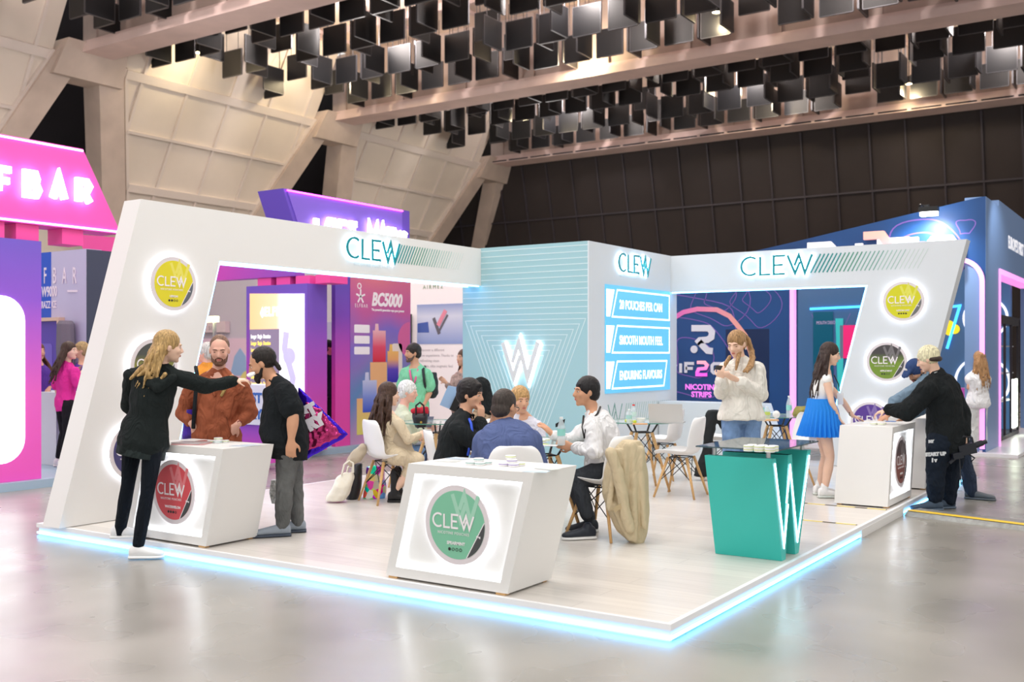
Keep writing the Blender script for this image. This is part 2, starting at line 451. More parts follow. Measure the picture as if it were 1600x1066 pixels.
for x, y, z, o_ in spots_:
    if y < y0 * 0 + 3: continue
    px, py, t = proj((x, y, z - .4))
    if t < 5 or px < -30 or px > 1640 or py < -25: continue
    keep.append((t, x, y, z, o_))
keep.sort()
print('baffles in view', len(keep))
first = True
for t, x, y, z, o_ in keep[:300]:
    if first: o = baf; first = False
    else:
        o = baf.copy(); COL.objects.link(o); w2 = wires.copy(); COL.objects.link(w2); w2.parent = o
    o.location = (x, y, z); o.rotation_euler = (0, 0, PI / 2 if o_ else 0)
    bay = 'in the near roof bay' if y < 15 else ('in the middle roof bay' if y < 26.8 else 'in the far roof bay')
    tag(o, (LY if o_ else LX) + ' ' + bay, 'acoustic panel', 'acoustic panels ' + bay + (' edge-on' if o_ else ' face-on'))
if len(keep) > 300:
    bm = B()
    for t, x, y, z, o_ in keep[300:]:
        if o_: box(bm, (x - .025, y - .47, z - .44), (x + .025, y + .47, z + .44))
        else: box(bm, (x - .47, y - .025, z - .44), (x + .47, y + .025, z + .44))
    tag(me('distant_acoustic_panels', bm, BAF), 'remaining black acoustic panels in the farthest rows under the ceiling', 'acoustic panel', kind='stuff')
# ceiling lamps among the panels
bm = B(); lathe(bm, [(0, .30), (.10, .30), (.14, .26), (.16, 0), (.15, 0), (.13, .03), (0, .03)], n=16); lampm = me('ceiling_lamp', bm, BLK)
bm = B(); lathe(bm, [(0, .02), (.13, .02), (.13, .028), (0, .028)], n=16); ll = me('lamp_lens', bm, mat('warm_lamp', (255, 235, 190), emit=30, ecol=(255, 225, 165)), lampm)
bm = B(); tube(bm, [(0, 0, .3), (0, 0, 1.2)], .02, 6); me('lamp_rod', bm, BLK, lampm)
for i, (px, py, t, pw) in enumerate([(310, 92, 34.5, 70), (505, 75, 38, 120), (905, 78, 34.5, 160), (640, 118, 37.5, 90), (1165, 112, 40, 160), (1420, 150, 38.5, 160), (820, 190, 43, 90), (1120, 20, 31, 90)]):
    p = J(px, py, t); p.z = min(max(p.z, 11.7), 12.2)
    o = lampm if i == 0 else copy_tree(lampm)
    o.location = p
    tag(o, 'small round lamp glowing warm among the black acoustic panels', 'ceiling lamp', 'warm lamps among the ceiling panels')
    bulb('lamp_glow', p - Vector((0, 0, .35)), pw * 1.0, (1, .80, .50), .15)
for x, y in ((-20, 9), (-12, 9), (-21, 20.5), (-13, 21), (-6, 21), (-20, 32.5), (-12, 32.5), (-3, 32)):
    bulb('bay_fill', (x, y, 12.6), 430, (1, .90, .86), .4)  # added fill without fixtures, brightening the ceiling and beams
for x, y in ((-20, 20), (-20, 31), (-20, 10)):
    bulb('side_fill', (x, y, 9.0), 220, (1, .93, .88), .5)  # added fill without fixtures, brightening the sloping left wall
# ---------------------------------------------------------------- the white booth
PZ = .1
def plank_mat():
    m = bpy.data.materials.new('pale_plank_floor'); m.use_nodes = True
    nt = m.node_tree; b = nt.nodes['Principled BSDF']; b.inputs['Roughness'].default_value = .28
    tc = nt.nodes.new('ShaderNodeTexCoord')
    br = nt.nodes.new('ShaderNodeTexBrick'); br.inputs['Scale'].default_value = 1.0
    br.inputs['Brick Width'].default_value = 1.3; br.inputs['Row Height'].default_value = .19
    br.inputs['Mortar Size'].default_value = .0025; br.inputs['Bias'].default_value = 0
    br.inputs['Color1'].default_value = s2l((226, 221, 214)) + (1,); br.inputs['Color2'].default_value = s2l((216, 211, 205)) + (1,)
    br.inputs['Mortar'].default_value = s2l((196, 191, 186)) + (1,)
    n = nt.nodes.new('ShaderNodeTexNoise'); mp = nt.nodes.new('ShaderNodeMapping'); mp.inputs['Scale'].default_value = (.8, 14, 1)
    n.inputs['Scale'].default_value = 2.0; n.inputs['Detail'].default_value = 6
    nt.links.new(tc.outputs['Object'], mp.inputs[0]); nt.links.new(mp.outputs[0], n.inputs['Vector'])
    mx = nt.nodes.new('ShaderNodeMixRGB'); mx.blend_type = 'MULTIPLY'; mx.inputs[0].default_value = .35
    r = nt.nodes.new('ShaderNodeValToRGB'); r.color_ramp.elements[0].position = .35; r.color_ramp.elements[1].position = .65
    r.color_ramp.elements[0].color = (.78, .77, .76, 1); r.color_ramp.elements[1].color = (1, 1, 1, 1)
    nt.links.new(tc.outputs['Object'], br.inputs['Vector']); nt.links.new(n.outputs[0], r.inputs[0])
    nt.links.new(br.outputs[0], mx.inputs[1]); nt.links.new(r.outputs[0], mx.inputs[2]); nt.links.new(mx.outputs[0], b.inputs['Base Color'])
    return m
plat = thing('booth_platform', 'low white plank platform of the corner booth, edged with ice-blue light', 'platform', (-3, 4.5, 0))
bm = B(); box(bm, (-5.97, .03, .02), (-.03, 8.97, PZ - .001)); me('plank_deck', bm, plank_mat(), plat)
bm = B()
box(bm, (-6.0, -.0, PZ - .035), (0.0, .03, PZ)); box(bm, (-.03, .03, PZ - .035), (0.0, 9.0, PZ))
box(bm, (-6.0, .03, PZ - .035), (-5.97, 9.0, PZ)); box(bm, (-5.98, .012, .0), (-.03, .03, PZ - .035)); box(bm, (-.045, .0145, .0), (-.0145, .045, .05)); box(bm, (-.03, .012, .034), (-.012, 9.0, PZ - .035))
me('edge_nosing', bm, mat('white_nosing', (246, 246, 248), .35), plat)
bm = B()
box(bm, (-5.99, .0, .013), (-.0141, .014, .029)); me('led_strip', bm, NEONB, plat, label='ice-blue light strip along the front edge')
bm = B()
box(bm, (-.014, .0, .013), (.0, 3.80, .029)); box(bm, (-.014, 5.3, .013), (.0, 9.0, .029)); me('led_strip', bm, NEONB, plat, label='ice-blue light strip along the side edge')
bm = B(); box(bm, (-.014, 3.80, .0), (.004, 5.3, .07)); me('blank_edge', bm, WHITE, plat)
# hazard tape on the deck
TAPE = bpy.data.materials.new('hazard_tape'); TAPE.use_nodes = True
nt = TAPE.node_tree; tc = nt.nodes.new('ShaderNodeTexCoord'); wv = nt.nodes.new('ShaderNodeTexWave'); wv.inputs['Scale'].default_value = 1.1; wv.bands_direction = 'X'
r = nt.nodes.new('ShaderNodeValToRGB'); r.color_ramp.interpolation = 'CONSTANT'; r.color_ramp.elements[0].color = s2l((90, 80, 60)) + (1,); r.color_ramp.elements[1].position = .35; r.color_ramp.elements[1].color = s2l((244, 222, 120)) + (1,)
nt.links.new(tc.outputs['Object'], wv.inputs['Vector']); nt.links.new(wv.outputs[0], r.inputs[0]); nt.links.new(r.outputs[0], nt.nodes['Principled BSDF'].inputs['Base Color'])
bm = B(); box(bm, (-1.25, 3.84, PZ), (-.05, 3.87, PZ + .003)); tag(me('hazard_tape', bm, TAPE), 'yellow and black tape line on the platform behind the teal podium', 'tape')
bm = B(); box(bm, (-1.6, 4.86, PZ), (-.05, 4.89, PZ + .003)); tag(me('hazard_tape', bm, TAPE), 'yellow tape line on the platform in front of the right-hand white counter', 'tape')

# ----- lettering of the booth's name
W1 = [(0, 1), (.40, 0), (.66, .62)]
W2 = [(.36, .42), (.60, 1.0), (.92, .0), (1.3, 1)]
def clew_lines():
    L = [circ(.5, 16, .5, .5, math.radians(52), math.radians(308), end=True)]
    L.append([(1.06, 1), (1.06, 0), (1.62, 0)])
    L.append([(2.42, 1), (1.80, 1), (1.80, 0), (2.40, 0)]); L.append([(1.80, .5), (2.30, .5)])
    L.append([(a + 2.55, b) for a, b in W1]); L.append([(a + 2.55, b) for a, b in W2])
    return L
def clew(name, fr, h, wd, d0, d1, m, parent, sx=1.0, label=None):
    bm = B()
    for i, pl in enumerate(clew_lines()): stroke(bm, [(x * h * sx, y * h) for x, y in pl], wd, fr, d0, d1 + .00025 * i)
    return me(name, bm, m, parent, label=label)
TEALP = mat('petrol_letter', (0, 140, 150), .4)
def logo(fr, h, parent, sx=1.0, bars=0, barlen=None):
    """raised petrol letters lit from behind"""
    clew('lettering', fr, h, h * .118, .030, .045, TEALP, parent, sx, label='petrol blue raised letters CLEW')
    clew('letter_backlight', fr, h, h * .15, .012, .018, HALOB, parent, sx)
    x0 = 3.98 * h * sx; mats = [mat('bar_green_%d' % i, c, .5) for i, c in enumerate([(30, 140, 140), (80, 150, 130), (120, 172, 160), (165, 198, 190), (205, 220, 216)])]
    if bars:
        for g in range(5):
            bm = B()
            for i in range(bars):
                if i * 5 // bars != g: continue
                x = x0 + i * (barlen / bars); wd = h * .075 * (1 - .62 * i / bars)
                stroke(bm, [(x - .26 * h * sx, 0), (x + .26 * h * sx, h)], wd, fr, .0, .003)
            me('slanted_bars', bm, mats[g], parent)
FLAV = {}
def disc(fr, r, rgb, flav, dots, mg, parent, dark=(62, 64, 66), rgb2=None, halo=True, sc=1.0):
    """round pouch-can sign standing off the wall and lit round its edge; sub-parts hang on the rim"""
    bm = B(); prism(bm, circ(r, 64), fr, .030, .046)
    rim = me('disc_sign', bm, mat('disc_rim', (226, 218, 222), .5), parent, label='round backlit pouch can sign, ' + flav.lower())
    if halo:
        bm = B(); ring(bm, circ(r * .965, 64), circ(r * .90, 64), fr, .006, .022); me('disc_backlight', bm, HALO, rim)
    ri = r * .86
    m = mat('disc_' + flav, rgb, .4) if not rgb2 else grad('disc_' + flav, [(0, rgb2), (.45, rgb2), (.75, rgb), (1, rgb)], 'Z', fr.translation.z - ri, fr.translation.z + ri)
    bm = B(); prism(bm, circ(ri, 64), fr, .046, .0475); me('disc_label', bm, m, rim)
    light = tuple(int(c + (255 - c) * .28) for c in rgb)
    bm = B(); k = r * .62
    for W in (W1, W2): stroke(bm, [((x - .22) * k, y * k * 1.05 + r * .12) for x, y in W], r * .115, fr, .0475, .0482 + (.0003 if W is W2 else 0))
    me('pale_monogram', bm, mat('mono_' + flav, light, .4), rim)
    # dark segment cut by the slanting white line
    a0, a1 = math.radians(-69), math.radians(8)
    seg = [(ri * math.cos(a0 + (a1 - a0) * i / 20), ri * math.sin(a0 + (a1 - a0) * i / 20)) for i in range(21)]
    bm = B(); prism(bm, seg, fr, .0475, .0486); me('dark_segment', bm, mat('seg_dark%d' % dark[0], dark, .4), rim)
    bm = B(); stroke(bm, [seg[0], seg[-1]], r * .022, fr, .0486, .0495); me('slanted_line', bm, mat('disc_white', (246, 240, 244), .4), rim)
    wm = MATS['disc_white']
    h = r * .33
    clew('lettering', fr @ Matrix.Translation((-.74 * r, -.08 * r, 0)), h, h * .15, .049, .0505, wm, rim, 1.0)
    text('small_lettering', 'NICOTINE POUCHES', r * .098, fr @ Matrix.Translation((-.60 * r, -.25 * r, .0495)), wm, rim, .0006, space=1.2, sx=.93)
    text('flavour_lettering', flav, r * .11, fr @ Matrix.Translation((-.02 * r, -.50 * r, .0495)), wm, rim, .0006, 'CENTER', bold=.0008)
    text('strength_lettering', mg, r * .075, fr @ Matrix.Translation((.67 * r, -.26 * r, .0490)), wm, rim, .0006, 'CENTER', bold=.0006)
    bm = B(); bm2 = B()
    for i in range(4):
        c = circ(r * .042, 16, (-.22 + .115 * i) * r, -.62 * r)
        if i < dots: prism(bm, c, fr, .0495, .0503)
        else: ring(bm2, c, circ(r * .030, 16, (-.22 + .115 * i) * r, -.62 * r), fr, .0495, .0503)
    me('strength_dots', bm, mat('dot_dark', (40, 44, 44), .4), rim)
    if len(bm2.faces): me('strength_rings', bm2, MATS['dot_dark'], rim)
    else: bm2.free()
    return rim

# ----- left arch wall (plane x = -5.56, faces the deck)
arL = thing('arch_wall', 'white slanted arch wall along the left side of the booth, with three round signs', 'arch', (-5.7, 1.5, PZ))
prof = [(-.066, PZ + .004), (.735, 2.97), (6.03, 2.97), (6.03, 2.476), (1.634, 2.476), (.975, PZ + .004)]
fl = frame((-5.80, 0, 0), (0, 1, 0), (0, 0, 1), (1, 0, 0))
bm = B(); prism(bm, prof, fl, 0, .24); me('arch_body', bm, WHITE, arL)
bm = B()
stroke(bm, [(6.0, 2.467), (1.642, 2.467), (.990, PZ + .02)], .012, fl, .205, .232); stroke(bm, [(6.0, 2.467), (1.642, 2.467), (.990, PZ + .02)], .012, fl, .02, .05)
me('led_strip', bm, NEONB, arL, label='ice-blue light strip under the arch')
FLV = [('LEMON', (226, 214, 40), 2, '6mg', (98, 104, 112), None), ('MOJITO', (74, 78, 74), 3, '10mg', (72, 74, 76), (150, 150, 60)), ('BERRY', (74, 70, 118), 3, '10mg', (66, 66, 84), None)]
for i, (f, c, d, mg, dk, c2) in enumerate(FLV):
    disc(fr_e(-5.56, 1.061 - .212 * i, 2.219 - .762 * i), .25, c, f, d, mg, arL, dk, c2)
logo(fr_e(-5.56, 3.40, 2.655), .222, arL, 1.06, bars=26, barlen=1.28)
text('small_lettering', 'NICOTINE POUCHES', .05, fr_e(-5.56, 3.55, 2.57), mat('faint_print', (205, 218, 222), .5), arL, .001, space=1.3)

# ----- right arch wall (plane y = 8.42)
arR = thing('arch_wall', 'white slanted arch wall along the back right side of the booth, ending in a raking pylon', 'arch', (-1.5, 8.5, PZ))
prof = [(-3.913, 2.975), (.036, 2.975), (-.68, PZ + .004), (-1.74, PZ + .004), (-1.150, 2.455), (-3.913, 2.455)]
f2 = frame((0, 8.66, 0), (1, 0, 0), (0, 0, 1), (0, -1, 0))
bm = B(); prism(bm, prof, f2, 0, .24); me('arch_body', bm, WHITE2, arR)
bm = B(); stroke(bm, [(-3.90, 2.445), (-1.165, 2.445), (-1.752, PZ + .02)], .014, f2, .19, .236); me('led_strip', bm, NEONB, arR, label='ice-blue light strip round the opening')
for i, (f, c, d, mg, dk, c2) in enumerate([('LEMON LIME', (214, 212, 30), 4, '12mg', (110, 112, 112), None), ('APPLE MINT', (70, 66, 68), 2, '6mg', (80, 82, 82), (120, 150, 50)), ('GRAPE', (92, 62, 150), 3, '10mg', (60, 46, 90), None)]):
    disc(fr_s(-.696 - .205 * i, 8.42, 2.233 - .764 * i), .25, c, f, d, mg, arR, dk, c2)
logo(fr_s(-2.835, 8.42, 2.645), .245, arR, 1.04, bars=26, barlen=1.40)
text('small_lettering', 'NICOTINE POUCHES', .05, fr_s(-2.66, 8.42, 2.56), MATS['faint_print'], arR, .001, space=1.3)

# ----- storeroom tower in the back corner
tw = thing('corner_tower', 'pale blue and white corner block of the booth with a glowing W and a screen', 'tower', (-4.9, 7.3, PZ))
AQUA = mat('aqua_print', (156, 196, 204), .5)
bm = B(); box(bm, (-5.86, 6.05, PZ + .004), (-3.93, 8.66, 2.975)); me('tower_body', bm, WHITE2, tw)
bm = B(); box(bm, (-5.862, 6.03, PZ + .004), (-3.93, 6.05, 2.978)); me('front_panel', bm, AQUA, tw, label='pale aqua panel printed with fine white lines')
bm = B(); box(bm, (-3.93, 6.03, PZ + .004), (-3.913, 8.42, 2.978)); me('side_panel', bm, WHITE2, tw)
bm = B(); ff = fr_s(-4.888, 6.03, 0); hw = .965
for i in range(12):
    z = 2.93 - i * .077; stroke(bm, [(-hw, z), (hw, z)], .011, ff, 0, .002)
for k in range(9):
    zt = 2.01 - .066 * k; w_ = .93 - .088 * k; zb = .25 + .085 * k; wb = max(.04, w_ - (zt - zb) * .42)
    pl = [(-wb, zb), (-w_, zt), (w_, zt), (wb, zb)]
    stroke(bm, pl, .010, ff, 0, .002, closed=True)
me('printed_lines', bm, mat('line_print', (206, 226, 230), .5), tw)
def wsign(fr, k, wd, d0, d1, name, m, parent):
    bm = B()
    for i, W in enumerate((W1, W2)): stroke(bm, [(x * k, y * k) for x, y in W], wd, fr, d0, d1 + .001 * i)
    return me(name, bm, m, parent)
fw_ = fr_s(-5.175, 6.03, 1.262)
wsign(fw_ @ Matrix.Diagonal((.92, 1, 1, 1)), .455, .062, .04, .055, 'monogram', mat('monogram_grey', (214, 218, 220), .4), tw)['label'] = 'pale grey raised letter W'
wsign(fw_ @ Matrix.Diagonal((.92, 1, 1, 1)), .455, .085, .010, .018, 'monogram_backlight', HALO, tw)
logo(fr_e(-3.913, 6.757, 2.655), .225, tw, 1.08)
text('small_lettering', 'NICOTINE POUCHES', .045, fr_e(-3.913, 6.85, 2.58), MATS['faint_print'], tw, .001, space=1.2)
scr = None
bm = B(); box(bm, (-3.913, 6.445, 1.06), (-3.893, 8.355, 2.46))
scr = me('screen', bm, mat('screen_blue', (96, 182, 222), .3, emit=.42), tw, label='pale blue screen with three white-framed lines of text')
SW = mat('screen_white', (255, 255, 255), .3, emit=.8)
fs = fr_e(-3.893, 6.445, 1.06)
for i, (s_, zc) in enumerate((('20 POUCHES PER CAN', 1.165), ('SMOOTH MOUTH FEEL', .70), ('ENDURING FLAVOURS', .235))):
    hh = .175; bm = B()
    x1 = 1.88 if i < 2 else 1.80
    stroke(bm, [(.16, zc - hh), (.30, zc + hh), (x1, zc + hh), (x1 - .10 * (i == 2), zc - hh)], .022, fs, .001, .003, closed=True)
    prism(bm, [(0, zc - hh), (.10, zc - hh), (.22, zc + hh), (0, zc + hh)], fs, .001, .003)
    me('text_frame', bm, SW, scr)
    text('lettering', s_, .165, fs @ Matrix.Translation((.36, zc - .065, .002)), SW, scr, .001, bold=.0035, sx=.78 if i == 0 else .76)
bm = B(); fq = fr_e(-3.913, 6.53, .655); PG = mat('print_green', (110, 160, 150), .5)
for W in (W1, W2): stroke(bm, [(x * .30, y * .26) for x, y in W], .018, fq, 0, .002)
me('printed_monogram', bm, PG, tw)
bm = B()
for i in range(22): stroke(bm, [(.44 + i * .065, 0), (.52 + i * .065, .26)], .018 * (1 - .035 * i), fq, 0, .002)
me('slanted_bars', bm, mat('bar_green_3', (165, 198, 190)), tw)

# ----- display counters shaped like leaning parallelograms
def cnt(fr, label, rgb, flav, dots, mg, dark=(72, 74, 72), rgb2=None):
    W_, lean, H_, D_, z0 = .965, .192, .76, .505, .014
    o = thing('display_counter', label, 'counter', fr @ Vector((W_ / 2, 0, -D_ / 2)))
    out = [(0, z0), (W_, z0), (W_ + lean, H_), (lean, H_)]
    b_ = .062
    def xl(y): return lean * (y - z0) / (H_ - z0)
    inn = [(xl(z0 + b_) + .068, z0 + b_), (W_ + xl(z0 + b_) - .068, z0 + b_), (W_ + xl(H_ - b_) - .068, H_ - b_), (xl(H_ - b_) + .068, H_ - b_)]
    bm = B(); ring(bm, out, inn, fr, -.055, 0); prism(bm, out, fr, -D_, -.055)
    me('counter_body', bm, WHITE, o)
    def sc(P, k):
        cx = sum(p[0] for p in P) / 4; cy = sum(p[1] for p in P) / 4
        return [(cx + (x - cx) * (1 - k / (W_ / 2)), cy + (y - cy) * (1 - k / (H_ / 2))) for x, y in P]
    bm = B(); ring(bm, sc(inn, .003), sc(inn, .012), fr, -.054, -.046); me('edge_light', bm, HALO, o)
    disc(fr @ Matrix.Translation((W_ / 2 + .093, .395, -.055)), .25, rgb, flav, dots, mg, o, dark, rgb2)
    for fx, fz in ((.02, -.05), (W_ - .09, -.05), (W_ - .09, -D_ + .02), (.02, -D_ + .02)):
        bm = B(); p = fr @ Matrix.Translation((fx, 0, fz)); hexa(bm, [p @ Vector(q) for q in [(0, 0, 0), (.07, 0, 0), (.07, 0, .045), (0, 0, .045), (0, z0 + .001, 0), (.07, z0 + .001, 0), (.07, z0 + .001, .045), (0, z0 + .001, .045)]])
        me('wooden_block', bm, WOOD, o)
    return o
cnt(fr_s(-2.064, .045, PZ), 'white leaning counter at the front of the platform with a backlit mint green disc', (128, 196, 164), 'SPEARMINT', 1, '6mg')
cnt(fr_s(-4.815, .05, PZ), 'white leaning counter by the left arch with a backlit red disc', (214, 84, 92), 'WATERMELON', 3, '10mg')
cnt(fr_e(-.063, 4.965, PZ), 'white leaning counter on the right edge with a backlit dark coffee disc', (92, 76, 78), 'ESPRESSO', 2, '6mg', rgb2=(150, 92, 84))
cnt(fr_e(-.063, 6.56, PZ), 'white leaning counter beyond the coffee-disc counter, mostly hidden by the man in black', (110, 150, 190), 'FRESH MINT', 3, '10mg')
# low white cabinet in front of the right wall opening
bm = B(); fc = fr_s(0, 8.0, PZ)
prism(bm, [(-3.9, .004), (-2.15, .004), (-2.42, .80), (-3.9, .80)], fc, -.40, 0)
tag(me('low_cabinet', bm, WHITE2), 'low white cabinet below the opening of the right arch, beside the corner tower', 'cabinet')

# ----- teal podium shaped like a W
pod = thing('w_podium', 'teal podium shaped like a letter W with white light lines and a glass top', 'podium', (-.32, 2.2, PZ))
fp = frame((-.57, 0, 0), (0, 1, 0), (0, 0, 1), (1, 0, 0))
TEAL = mat('teal_laminate', (56, 192, 182), .42)
bm = B()
def slab(a, b, w, e=.50):   # raking board between (y,z) points, cut level at both ends
    prism(bm, [(a[0] - w / 2, a[1]), (b[0] - w / 2, b[1]), (b[0] + w / 2, b[1]), (a[0] + w / 2, a[1])], fp, 0, e)
slab((1.835, .84), (2.035, .10), .075); slab((2.175, .84), (2.048, .10), .07, .498)
slab((2.18, .84), (2.325, .10), .07, .499); slab((2.62, .84), (2.335, .10), .085, .497)
me('podium_body', bm, TEAL, pod)
bm = B()
for W in ([(1.845, .805), (2.036, .20), (2.120, .49)], [(2.085, .50), (2.168, .755), (2.330, .20), (2.608, .80)]):
    stroke(bm, W, .013, fp, .5005, .507)
me('light_line', bm, mat('w_led', (255, 255, 255), emit=5, ecol=(200, 232, 255)), pod)
bm = B(); box(bm, (-.64, 1.80, .895), (-.03, 2.72, .905)); me('glass_top', bm, mat('smoked_glass', (60, 90, 100), .03, spec=.8, alpha=.75), pod)
for x, y in ((-.52, 1.86), (-.12, 1.86), (-.52, 2.60), (-.12, 2.60)):
    bm = B(); lathe(bm, [(0, 0), (.016, 0), (.016, .054), (0, .054)], (x, y, .841), 14); me('standoff', bm, STEEL, pod)

# ----- cable ramp at the right edge of the platform
rmp = thing('cable_ramp', 'grey aluminium cable ramp with a yellow top edge on the hall floor at the right', 'cable ramp', (.6, 5.1, 0))
ax = Vector((.02, 5.27, 0)); bx_ = Vector((3.0, 4.42, 0)); dr = (bx_ - ax).normalized(); nr = Vector((-dr.y, dr.x, 0))
RAMP = mat('ramp_metal', (150, 152, 150), .5, metal=.4, var=.2, vscale=25)
for i in range(3):
    p = ax + dr * (i * 1.22); q = ax + dr * (i * 1.22 + 1.20)
    bm = B(); hexa(bm, [p, q, q + nr * .36, p + nr * .36, p + nr * .06 + UP * .045, q + nr * .06 + UP * .045, q + nr * .30 + UP * .045, p + nr * .30 + UP * .045])
    seg_ = me('ramp_section', bm, RAMP, rmp)
    bm = B(); hexa(bm, [p + nr * .05 + UP * .0455, q + nr * .05 + UP * .0455, q + nr * .13 + UP * .0455, p + nr * .13 + UP * .0455, p + nr * .06 + UP * .05, q + nr * .06 + UP * .05, q + nr * .13 + UP * .05, p + nr * .13 + UP * .05])
    me('yellow_edge', bm, mat('yellow_edge', (240, 200, 60), .5), seg_)
# ================================================================ stands around the booth
def poly_on(bm, P, fr, d0, d1): prism(bm, P, fr, d0, d1)
LAV = (200, 194, 224)
# ---------------- pink and purple stand on the left, across the aisle (front plane x = -8.95)
XE = -8.95
PURP = [(0, (250, 92, 198)), (.35, (240, 100, 200)), (.75, (150, 90, 215)), (1, (118, 92, 205))]
GP = grad('pink_purple_print', PURP, 'Z', .1, 2.9, .5)
GPD = grad('magenta_purple_print', [(0, (236, 72, 168)), (.4, (226, 76, 178)), (.8, (130, 74, 190)), (1, (104, 78, 186))], 'Z', .1, 2.7, .5)
o = thing('light_box_wall', 'pink to purple stand wall at the left edge with a big glowing white panel', 'stand wall', (-9.2, .5, 0))
fe = frame((-9.45, 0, 0), (0, 1, 0), (0, 0, 1), (1, 0, 0))
bm = B(); prism(bm, [(-1.4, .1), (1.861, .1), (1.861, 2.895), (-1.4, 2.895)], fe, 0, .5); me('wall_body', bm, GP, o)
def rrect(x0, y0, x1, y1, r, n=8):
    P = []
    for cx, cy, a in ((x1 - r, y0 + r, -PI / 2), (x1 - r, y1 - r, 0), (x0 + r, y1 - r, PI / 2), (x0 + r, y0 + r, PI)):
        P += [(cx + r * math.cos(a + PI / 2 * i / n), cy + r * math.sin(a + PI / 2 * i / n)) for i in range(n + 1)]
    return P
pr = onX(38, 600, XE); pt = onX(5, 462, XE); pb = onX(5, 725, XE)
bm = B(); prism(bm, rrect(-1.0, pb.z, pr.y, pt.z, .28), fe, .5, .515); me('glowing_panel', bm, mat('light_panel', (255, 255, 255), .4, emit=1.3, ecol=(250, 246, 255)), o, label='glowing white rounded panel')
pl_ = thing('stand_plinth', 'low pale blue plinth under the pink and purple stand', 'plinth', (-12, 3.5, 0))
bm = B(); box(bm, (-15, -1.4, 0), (-8.86, 8.9, .098)); me('plinth_body', bm, mat('plinth_blue', (168, 190, 208), .4), pl_)
# big pink sign board
PK = mat('pink_board', (246, 92, 190), .5); PK2 = mat('hot_pink', (250, 84, 168), .5)
sg = thing('sign_board', 'large pink overhead sign board with glowing white letters at the upper left', 'sign', (-9.2, 1, 2.9))
fs_ = frame((-9.35, 0, 0), (0, 1, 0), (0, 0, 1), (1, 0, 0))
bm = B(); prism(bm, [(-2.2, 3.087), (2.94, 3.087), (2.404, 4.075), (-2.2, 4.075)], fs_, 0, .40); me('board', bm, PK, sg)
PNE = mat('pink_white_neon', (255, 220, 245), emit=3.0, ecol=(255, 170, 235))
bm = B(); stroke(bm, [(-2.2, 4.05), (2.40, 4.05)], .022, fs_, .40, .415); stroke(bm, [(-2.2, 3.11), (2.9, 3.11)], .022, fs_, .40, .415); me('neon_edge', bm, PNE, sg)
SGL = mat('sign_letter_glow', (255, 255, 255), emit=3.4, ecol=(255, 244, 252))
def blocky(s_, h, w, gap, fr, d0, d1, m, parent, wd, name='lettering'):
    """thick rounded capitals from strokes"""
    G_ = {'E': [[(1, 1), (0, 1), (0, 0), (1, 0)], [(0, .5), (.85, .5)]], 'L': [[(0, 1), (0, 0), (.9, 0)]], 'F': [[(0, 0), (0, 1), (1, 1)], [(0, .48), (.85, .48)]],
          'B': [[(0, .5), (.75, .5), (.85, .75), (.7, 1), (0, 1), (0, 0), (.8, 0), (1, .25), (.8, .5)]], 'A': [[(0, 0), (.5, 1), (1, 0)], [(.25, .3), (.75, .3)]],
          'R': [[(0, 0), (0, 1), (.7, 1), (.95, .78), (.7, .5), (0, .5)], [(.45, .5), (1, 0)]], 'O': [[(0, .2), (0, .8), (.2, 1), (.8, 1), (1, .8), (1, .2), (.8, 0), (.2, 0), (0, .2)]],
          'S': [[(1, 1), (.2, 1), (0, .78), (.2, .52), (.8, .48), (1, .24), (.8, 0), (0, 0)]], 'T': [[(0, 1), (1, 1)], [(.5, 1), (.5, 0)]], 'M': [[(0, 0), (0, 1), (.5, .3), (1, 1), (1, 0)]],
          'Y': [[(0, 1), (.5, .45), (1, 1)], [(.5, .45), (.5, 0)]], 'I': [[(.5, 0), (.5, 1)]], '2': [[(0, 1), (.75, 1), (1, .78), (.85, .52), (.15, .46), (0, .2), (0, 0), (1, 0)]],
          'G': [[(1, 1), (.2, 1), (0, .8), (0, .2), (.2, 0), (1, 0), (1, .48), (.5, .48)]], ' ': []}
    bm = B(); x = 0
    for c in s_:
        for pl in G_[c]: stroke(bm, [(x + a * w, b * h) for a, b in pl], wd, fr, d0, d1)
        x += w + gap
    return me(name, bm, m, parent)
blocky('ELFBAR', .25, .15, .185, fs_ @ Matrix.Translation((.64, 3.42, 0)), .42, .47, SGL, sg, .078)
for y in (1.30, 1.72, 2.3):
    bm = B(); box(bm, (-9.30, y - .14, 2.897), (-9.0, y + .14, 3.085)); me('pink_post', bm, PK2, sg)
# strut and inner pink board seen under the sign
bm = B(); yb2 = J(135, 500, 14.8).y + 1.6; A2 = [onY(q_[0], q_[1], yb2) for q_ in ((134, 397), (192, 399), (192, 372), (118, 366))]; hexa(bm, [A2[0], A2[1], A2[1] + Vector((0, .06, 0)), A2[0] + Vector((0, .06, 0)), A2[3], A2[2], A2[2] + Vector((0, .06, 0)), A2[3] + Vector((0, .06, 0))])
me('inner_board', bm, PK2, sg, label='hot pink slanted board under the sign')
